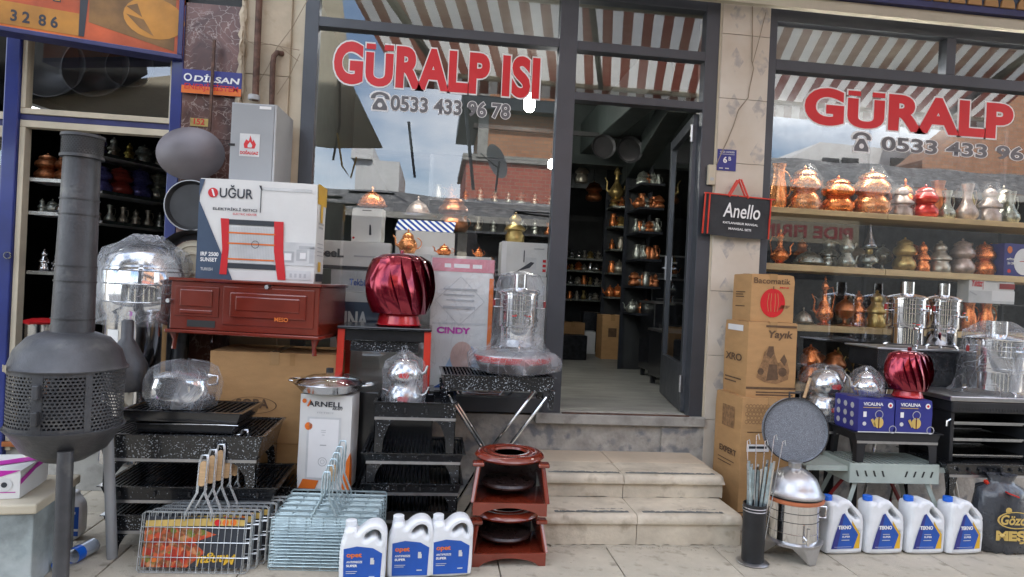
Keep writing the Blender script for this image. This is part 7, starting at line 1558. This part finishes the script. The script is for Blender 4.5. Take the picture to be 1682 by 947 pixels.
def put(kind, label, cat, px0, px1, yt, Y, zb_, mat, rz=0, grp='copper pieces behind the left window'):
    pb = at((px0 + px1) / 2, 400, Y); h = at(px0, yt, Y).z - zb_; w = at(px1, 400, Y).x - at(px0, 400, Y).x; wid = dict(double=.84, teapot=1.3, dish=1.9, canister=.54, jug=.66, vase=.66, lamp=.36)[kind]
    t = ware(kind, label, cat, h, mat, rz, grp); t.location = (pb.x, Y, zb_ + .001); k = w / (h * wid); t.scale = (min(1.7, k), min(1.7, k), 1); return t
put('dish', 'engraved copper pan with lid on the small upright white box', 'pan', 582, 634, 305, .28, z4_, 'copper')
(t_, (F, Fr, Fl)), z5_ = wbox('white iron box with blue and white diagonal stripes in the left window', (640, 600), (738, 600), 376, .30, .26, K['white_box'], .682)
F.rect(.05, .95, .3, .9, K['white_print'], 1); F.poly([(.52, .78), (.75, .86), (.86, .80), (.9, .74), (.7, .8)], K['dark_print'], 2); F.rect(.66, .8, .76, .84, K['grey_print'], 2); F.rect(0, .01, 0, 1, K['grey_print'], 2)
m = MB(); pA = at(648, 374, .31); pB = at(745, 376, .31); wq = pB.x - pA.x; m.hexa([(0, 0, 0), (wq, 0, 0), (wq, .2, 0), (0, .2, 0)], [(.02, .10, .085), (wq + .02, .10, .085), (wq + .02, .2, .085), (.02, .2, .085)]); s_ = thing('striped_box', 'sloping blue and white striped box lying on the white iron box', 'box', (pA.x, .33, z5_ + .002)); m.build('box_body', K['blue_stripe'], s_)
sup, zc2 = wbox('long low white box under the copper teapots in the left window', (645, 600), (800, 600), 414, .12, .14, K['white_box'], .682)
put('teapot', 'bright copper teapot behind the glass above the red turbine', 'teapot', 648, 692, 374, .19, zc2, 'copper_lt')
put('teapot', 'low copper pot in the middle behind the glass', 'teapot', 713, 747, 399, .19, zc2, 'copper')
put('teapot', 'small copper pot right of the low copper pot', 'teapot', 777, 797, 405, .19, zc2, 'copper')
(t_, _), zq3 = wbox('dark appliance box behind the striped box', (655, 600), (720, 600), 356, .62, .25, K['goods_dark'], .682)
tt = thing('round_tray', 'thin blue-grey round tray on the dark appliance box', 'tray', (at(676, 350, .7).x, .74, zq3 + .001)); potm([(.14, 0), (.19, .012), (.2, .03), (.19, .028), (.0005, .01)], K['steel_dull'], tt, 'tray_body', 36)
put('dish', 'pale pewter domed dish on the round tray', 'dish', 662, 706, 320, .74, zq3 + .02, 'tin_pink')
(t_, _), zq4 = wbox('dark box stack in the middle of the left window', (712, 600), (775, 600), 378, .60, .3, K['goods_dark'], .682)
put('double', 'dark copper double pot standing in the middle of the left window', 'pot', 716, 768, 318, .72, zq4, 'copper_dark')
(t_, (F, Fr, Fl)), z6_ = wbox('lower white box by the door post in the left window', (838, 640), (898, 640), 452, .20, .24, K['white_box'], .682); F.ring(.62, .86, .02, .006, K['dark_print'], 1); F.disc(.62, .62, .016, K['dark_print'], 1); F.disc(.62, .40, .016, K['dark_print'], 1); F.many([(.2, .4, .8, .82), (.2, .4, .6, .62)], K['red_print'], 1)
(t_, (F, Fr, Fl)), z7_ = wbox('white blender box with upright black letters beside the door post', (822, 452), (898, 452), 395, .20, .24, K['white_box'], z6_ + .002)
F.rect(0, .11, 0, 1, K['white_print'], 1); F.text(.10, .1, 'GOOG', K['dark_print'], width=.78, height=.10, bold=.03, rot=-PI / 2, lay=2) if False else F.text(.115, .06, 'GOOG', K['dark_print'], height=.16, bold=.04, rot=-PI / 2); F.poly([(.32, .1), (.5, .28), (.64, .42), (.72, .40), (.62, .24), (.52, .2)], K['dark_print'], 2); F.rect(.52, .76, .2, .55, K['grey_lt'], 1); F.many([(.90, .97, .42, .5), (.90, .97, .28, .36), (.90, .97, .14, .22)], K['red_print'], 1); F.rect(.70, .92, .8, .83, K['grey_print'], 1); F.rect(.48, .5, .4, .75, K['dark_print'], 2)
put('canister', 'etched glass and brass grinder jar on the white blender box', 'jar', 828, 862, 347, .30, z7_, 'brass')

# ================================================================ INSIDE THE SHOP
K['lamp_bulb'] = emis('lamp_bulb', (1, 1, .95), 25)
def lamp_tube(label, p, L_, d=(1, 0, 0), r=.018, name='tube_lamp', mt='lamp'):
    t = thing(name, label, 'lamp', p); d = Vector(d); MB().cyl(-d * L_ / 2, d * L_ / 2, r, 10)  .build('tube', K[mt], t, smooth=True); MB().bar(-d * (L_ / 2 + .02) + Vector((0, 0, r + .014)), d * (L_ / 2 + .02) + Vector((0, 0, r + .014)), .05, .02).build('fitting', K['grey_lt'], t); return t
def bulb(label, p, r, h):
    t = thing('hanging_lamp', label, 'lamp', p); MB().lathe([(.0005, 0), (r * .5, h * .03), (r * .85, h * .12), (r, h * .30), (r, h * .72), (r * .8, h * .9), (r * .4, h)], 24).build('bulb', K['lamp_bulb'], t, smooth=True); MB().cyl((0, 0, h), (0, 0, h + .06), r * .6, 10).build('socket', K['rubber'], t); MB().cyl((0, 0, h + .06), (0, 0, h + .5), .004, 5).build('cord', K['rubber'], t); return t
bulb('bright hanging lamp glowing under the last letter on the left window', at(869, 184, 1.6), .05, .17)
bulb('smaller bright lamp low at the right side of the left window', at(906, 277, 1.8), .035, .09)
bulb('bright oval lamp glowing through the G of the right window', at(1328, 210, 1.3), .08, .07)
lamp_tube('ceiling tube lamp deep inside the shop, seen through the door', at(965, 392, 5.9), .7)
lamp_tube('added ceiling tube lamp above the inner shelves', (0.6, 3.6, 2.95), .6)  # added lamp that brightens the shop ceiling
lamp_tube('added ceiling tube lamp near the back of the shop', (2.6, 7.5, 2.95), .6)  # another added lamp, for light at the back
zq_ = lambda T: 1.4 + ((T[0] + T[1]) / 2 - 1.4) * 1.025 - .012
lamp_tube('added display tube lamp, unseen behind the right window transom', (3.55, .16, zq_(RT)), 2.3, mt='fill_lamp')  # added to brighten the shelves, kept out of sight by the transom
q = at(715, 57, .16); lamp_tube('added display tube lamp, unseen behind the left window transom', (q.x, .16, zq_(TB)), 1.5, mt='fill_lamp')  # second added tube, lights the left display from out of view
lamp_tube('tube lamp in the blue shop, upper left', at(62, 182, 1.0), .22, (.9, 0, -.25))
# ceiling ducts and hanging pans seen through the door
dct = tag(wb(MB().bar(at(1115, 165, .9), at(1030, 300, 3.2), .20, .20), 'air_duct', K['inner_wall'], None, bevel=.01), 'pale slanting duct under the shop ceiling, seen through the door', 'duct')
wb(box(.3, 2.4, 2.0, 2.04, Z(1000, 222, 2.0) - .02, Z(1000, 222, 2.0) + .02), 'ceiling_rail', K['rubber'], bld)
for (px, py, r, l) in ((991, 241, 20, 'left dark round pan hanging from the rail inside the door'), (1034, 246, 22, 'right dark round pan hanging from the rail inside the door')):
    p = at(px, py, 1.95); rr_ = r / 170; t_ = thing('hanging_pan', l, 'pan', p, rot=(R(90), 0, 0)); MB().lathe([(.0005, 0), (rr_ * .85, .0), (rr_, .03), (rr_ * 1.03, .03), (rr_ * .88, -.006), (.0005, -.006)], 30).build('pan_body', K['pan_dark'], t_, smooth=True); MB().cyl((0, rr_, .02), (0, rr_ + .05, .02), .004, 5).build('hook', K['steel'], t_)
def shelfunit(label, px0, px1, Y, pys, top, dep=.4, mat=K['pewter'], post=True, name='shelf_unit'):
    xa, xb = at(px0, 450, Y).x, at(px1, 450, Y).x; t = thing(name, label, 'shelving', ((xa + xb) / 2, Y + dep / 2, FZ)); out_ = []
    for py in pys: z = at((px0 + px1) / 2, py, Y).z; wb(box(xa, xb, Y, Y + dep, z - .022, z), 'shelf_board', mat, t); out_.append((xa, xb, Y, z))
    zt = at(px0, top, Y).z
    for x in (xa, xb): wb(box(x - .02, x + .02, Y + dep - .02, Y + dep, FZ, zt), 'post', K['frame_dark'], t)
    wb(box(xa, xb, Y + dep + .001, Y + dep + .02, FZ, zt), 'back_panel', K['dark_wall'], t)
    return out_
kinds = ['double', 'canister', 'vase', 'teapot', 'jug', 'tea2']; cache = {}
ORD = ['leftmost', 'second', 'third', 'fourth', 'fifth', 'sixth', 'seventh', 'eighth', 'ninth']; ROW = ['top', 'second', 'third', 'fourth', 'fifth', 'lowest']
COL = dict(brass='brass', tin='tinned', copper='copper', chrome='shiny steel', steel='steel', pewter='pewter', copper_dark='dark copper', jar_blue='blue', jar_red='red', jar_gold='golden')
KND = dict(double='double pot', canister='lidded jar', vase='pitcher', teapot='teapot', jug='jug', tea2='two-tier teapot')
def own(k, mt, i, row, where): return '%s %s, %s on the %s%s' % (COL[mt], KND[k], ORD[i], (row + ' board, ') if row else '', where)
def fill(rows, grp, lab, n, hs, mats, seed):
    rr = random.Random(seed)
    for ri, (xa, xb, Y, z) in enumerate(rows):
        w = (xb - xa) / n
        for i in range(n):
            k = rr.choice(kinds); mt = rr.choice(mats); h = hs * rr.uniform(.75, 1.1); key = (k, mt, grp)
            loc = (xa + w * (i + .5) + rr.uniform(-.01, .01), Y + .12 + rr.uniform(0, .05), z + .0005)
            if key not in cache: t = ware(k, lab, KND[k].split()[-1], 1.0, mt, 0, grp); cache[key] = t; t.location = loc
            else: t = dup(cache[key], loc, 0)
            t.scale = (h, h, h); t['label'] = own(k, mt, i, ROW[ri], lab)
r1 = shelfunit('white shelving of small ware deep inside, left in the doorway', 925, 1000, 5.2, (424, 444, 467, 492), 300)
fill(r1, 'small ware on the deep white shelving', 'deep shelving through the door', 7, .13, ['brass', 'tin', 'copper', 'chrome'], 1)
r2 = shelfunit('narrow column of shelves with brass ware, middle of the doorway', 1001, 1040, 3.6, (338, 371, 409, 448, 488), 250, dep=.3)
fill(r2, 'brass ware on the narrow shelf column', 'narrow shelf column', 3, .17, ['brass', 'copper', 'tin'], 2)
(t_, (F, Fr, Fl)), _z = wbox('brown carton on the shop floor seen through the doorway', (988, 562), (1022, 562), 516, 3.7, .3, K['card'], FZ + .001)
F.rect(.3, .7, .5, .7, K['card_ink'], 1)
st_ = None; rr = random.Random(4)
for i, (px, w, Y, h) in enumerate(((1072, .55, 1.8, .75), (1066, .5, 2.5, 1.0), (1052, .5, 3.3, 1.3), (1092, .45, 1.2, .5))):
    x = at(px, 600, Y).x; t_ = thing('iron_stove', ['low black iron stove nearest the open door leaf', 'black iron stove second along the inner right side', 'tall black stove deep along the inner right side', 'short black stove just inside the door leaf'][i] if i < 4 else '', 'stove', (x + w / 2, Y + .25, FZ)); box(-w / 2, w / 2, -.22, .22, .08, h).build('stove_body', ENA, t_, bevel=.01)
    for sx in (-1, 1):
        for sy in (-1, 1): box(sx * (w / 2 - .04) - .02, sx * (w / 2 - .04) + .02, sy * .18 - .02, sy * .18 + .02, 0, .079).build('leg', ENA, t_)
    box(-w / 2 + .05, w / 2 - .05, -.232, -.2205, .15, h - .2).build('door', K['pan_dark'], t_, bevel=.004); MB().cyl((0, -.25, h - .12), (0, -.22, h - .12), .02, 10).build('knob', K['chrome'], t_); box(-w / 2 - .01, w / 2 + .01, -.23, .23, h + .001, h + .02).build('top_plate', K['steel_dull'], t_)
r3 = shelfunit('dark shelving along the inner right side of the shop', 1046, 1086, 2.2, (300, 340, 380, 425, 470, 515), 215, dep=.5, mat=K['frame_dark']); fill(r3, 'dark pots on the inner right shelving', 'inner right shelving', 6, .14, ['pewter', 'copper_dark'], 3)
# shelves inside seen through the left window
r4 = shelfunit('dark shelving behind the display of the left window', 700, 912, 2.4, (330, 380, 440), 240, dep=.4, mat=K['frame']); fill(r4, 'ware on the dark shelving behind the display', 'shelves behind left display', 9, .16, ['pewter', 'tin', 'copper_dark'], 5)

# ================================================================ INSIDE THE BLUE SHOP
mk('jar_blue', (.10, .10, .30), .2, .4, .4, 20); mk('jar_red', (.28, .04, .03), .3, .2, .3, 20); mk('jar_gold', (.35, .27, .06), .3, .8, .3, 20)
def slanted_shelf(label, pA, YA, pB, YB, dep, seed, goods, hs, grp, lab, n):
    a = at(*pA, YA); b = at(*pB, YB); z = a.z; b.z = z; u = (b - a); Ln = u.length; ang = math.atan2(u.y, u.x)
    t = thing('wall_shelf', label, 'shelf', a, ang); box(0, Ln, 0, dep, -.018, 0).build('shelf_board', K['grey_print'], t); box(0, Ln, -.004, -.0005, -.02, .006).build('front_edge', K['steel'], t)
    rr = random.Random(seed); R_ = Matrix.Rotation(ang, 3, 'Z')
    for i in range(n):
        k = rr.choice(goods[0]); mt = rr.choice(goods[1]); h = hs * rr.uniform(.85, 1.1); p = a + R_ @ Vector((Ln * (i + .5) / n, dep * .5, .001)); key = (k, mt, grp)
        if key not in cache: q = ware(k, lab, KND[k].split()[-1], 1.0, mt, 0, grp); cache[key] = q; q.location = p
        else: q = dup(cache[key], p, 0)
        q.scale = (h, h, h); q['label'] = own(k, mt, i, '', lab)
gd = (['double', 'canister'], ['jar_blue', 'jar_gold', 'jar_red', 'pewter'])
slanted_shelf('upper glass-edged shelf on the right wall of the blue shop', (168, 251), .9, (292, 281), 1.5, .3, 1, gd, .18, 'upper shelf jars of the blue shop', 'upper wall shelf of the blue shop', 5)
slanted_shelf('second shelf with coloured jars on the right wall of the blue shop', (168, 313), .9, (292, 336), 1.5, .3, 2, gd, .26, 'coloured jars of the blue shop', 'second wall shelf of the blue shop', 4)
slanted_shelf('third shelf on the right wall of the blue shop', (168, 362), .9, (292, 380), 1.5, .3, 3, (['canister', 'vase'], ['pewter', 'tin']), .14, 'third shelf tinware of the blue shop', 'third wall shelf of the blue shop', 6)
slanted_shelf('upper left shelf with red pots in the blue shop', (44, 292), .8, (112, 300), .8, .25, 4, (['double'], ['jar_red', 'copper_dark']), .24, 'red pots of the blue shop', 'upper left shelf of the blue shop', 2)
slanted_shelf('middle left shelf of the blue shop', (44, 347), .8, (112, 354), .8, .25, 5, (['teapot', 'canister'], ['chrome', 'pewter']), .11, 'middle left ware of the blue shop', 'middle left shelf of the blue shop', 4)
slanted_shelf('lower left shelf of the blue shop', (44, 445), .8, (112, 450), .8, .25, 6, (['canister', 'jug'], ['chrome', 'steel']), .17, 'lower left ware of the blue shop', 'lower left shelf of the blue shop', 3)
p = at(62, 600, .35); t_ = thing('steel_stockpot', 'steel stockpot with a cloth on top inside the blue shop', 'stockpot', (p.x, .42, .32)); hh = at(62, 530, .42).z - .32
potm([(.12, 0), (.125, .01), (.125, hh - .02), (.13, hh)], K['steel'], t_, n=32); MB().lathe([(.13, hh), (.135, hh + .012), (.09, hh + .03), (.0005, hh + .035)], 20, wob=.08).build('cloth', K['red_print'], t_, smooth=True)
tag(box(-3.2, -1.75, .3, .9, .25, .318).build('display_bench', K['dark_wall']), 'low dark bench inside the blue shop', 'bench')

# stock on the floor and overhead inside the doorway
rr = random.Random(15)
for i, (px, w, d, h, Y, mt, l) in enumerate(((934, .34, .3, .42, 4.4, 'card', 'brown floor carton at the far left inside the doorway'), (958, .30, .3, .30, 4.5, 'white_box', 'pale low carton on the floor inside the doorway'), (940, .30, .28, .30, 3.6, 'goods_dark', 'dark floor box nearest the left door post inside'), (975, .36, .3, .55, 4.8, 'goods_dark', 'dark tall box before the deep shelving'))):
    x = at(px, 560, Y).x; carton(l, 'box', (x, Y, FZ + .001), R(rr.uniform(-8, 8)), w, d, h, K[mt])
for i, (px, py, Y, k, mt, h, l) in enumerate(((1012, 330, 3.0, 'ewer', 'brass', .42, 'tall brass ewer hanging under the ceiling inside the doorway'), (1062, 262, 2.2, 'jug', 'copper_dark', .2, 'dark copper jug hung high on the inner right side'), (955, 300, 3.4, 'canister', 'tin', .3, 'tinned jar hung high at the left inside the doorway'), (975, 330, 4.0, 'double', 'copper_dark', .26, 'dark copper pot hung above the deep shelving'))):
    t = ware(k, l, 'copper ware', h, mt, 0, None); t.location = at(px, py, Y); MB().cyl((0, 0, h), (0, 0, h + .6), .004, 5).build('hanging_cord', K['rubber'], t)
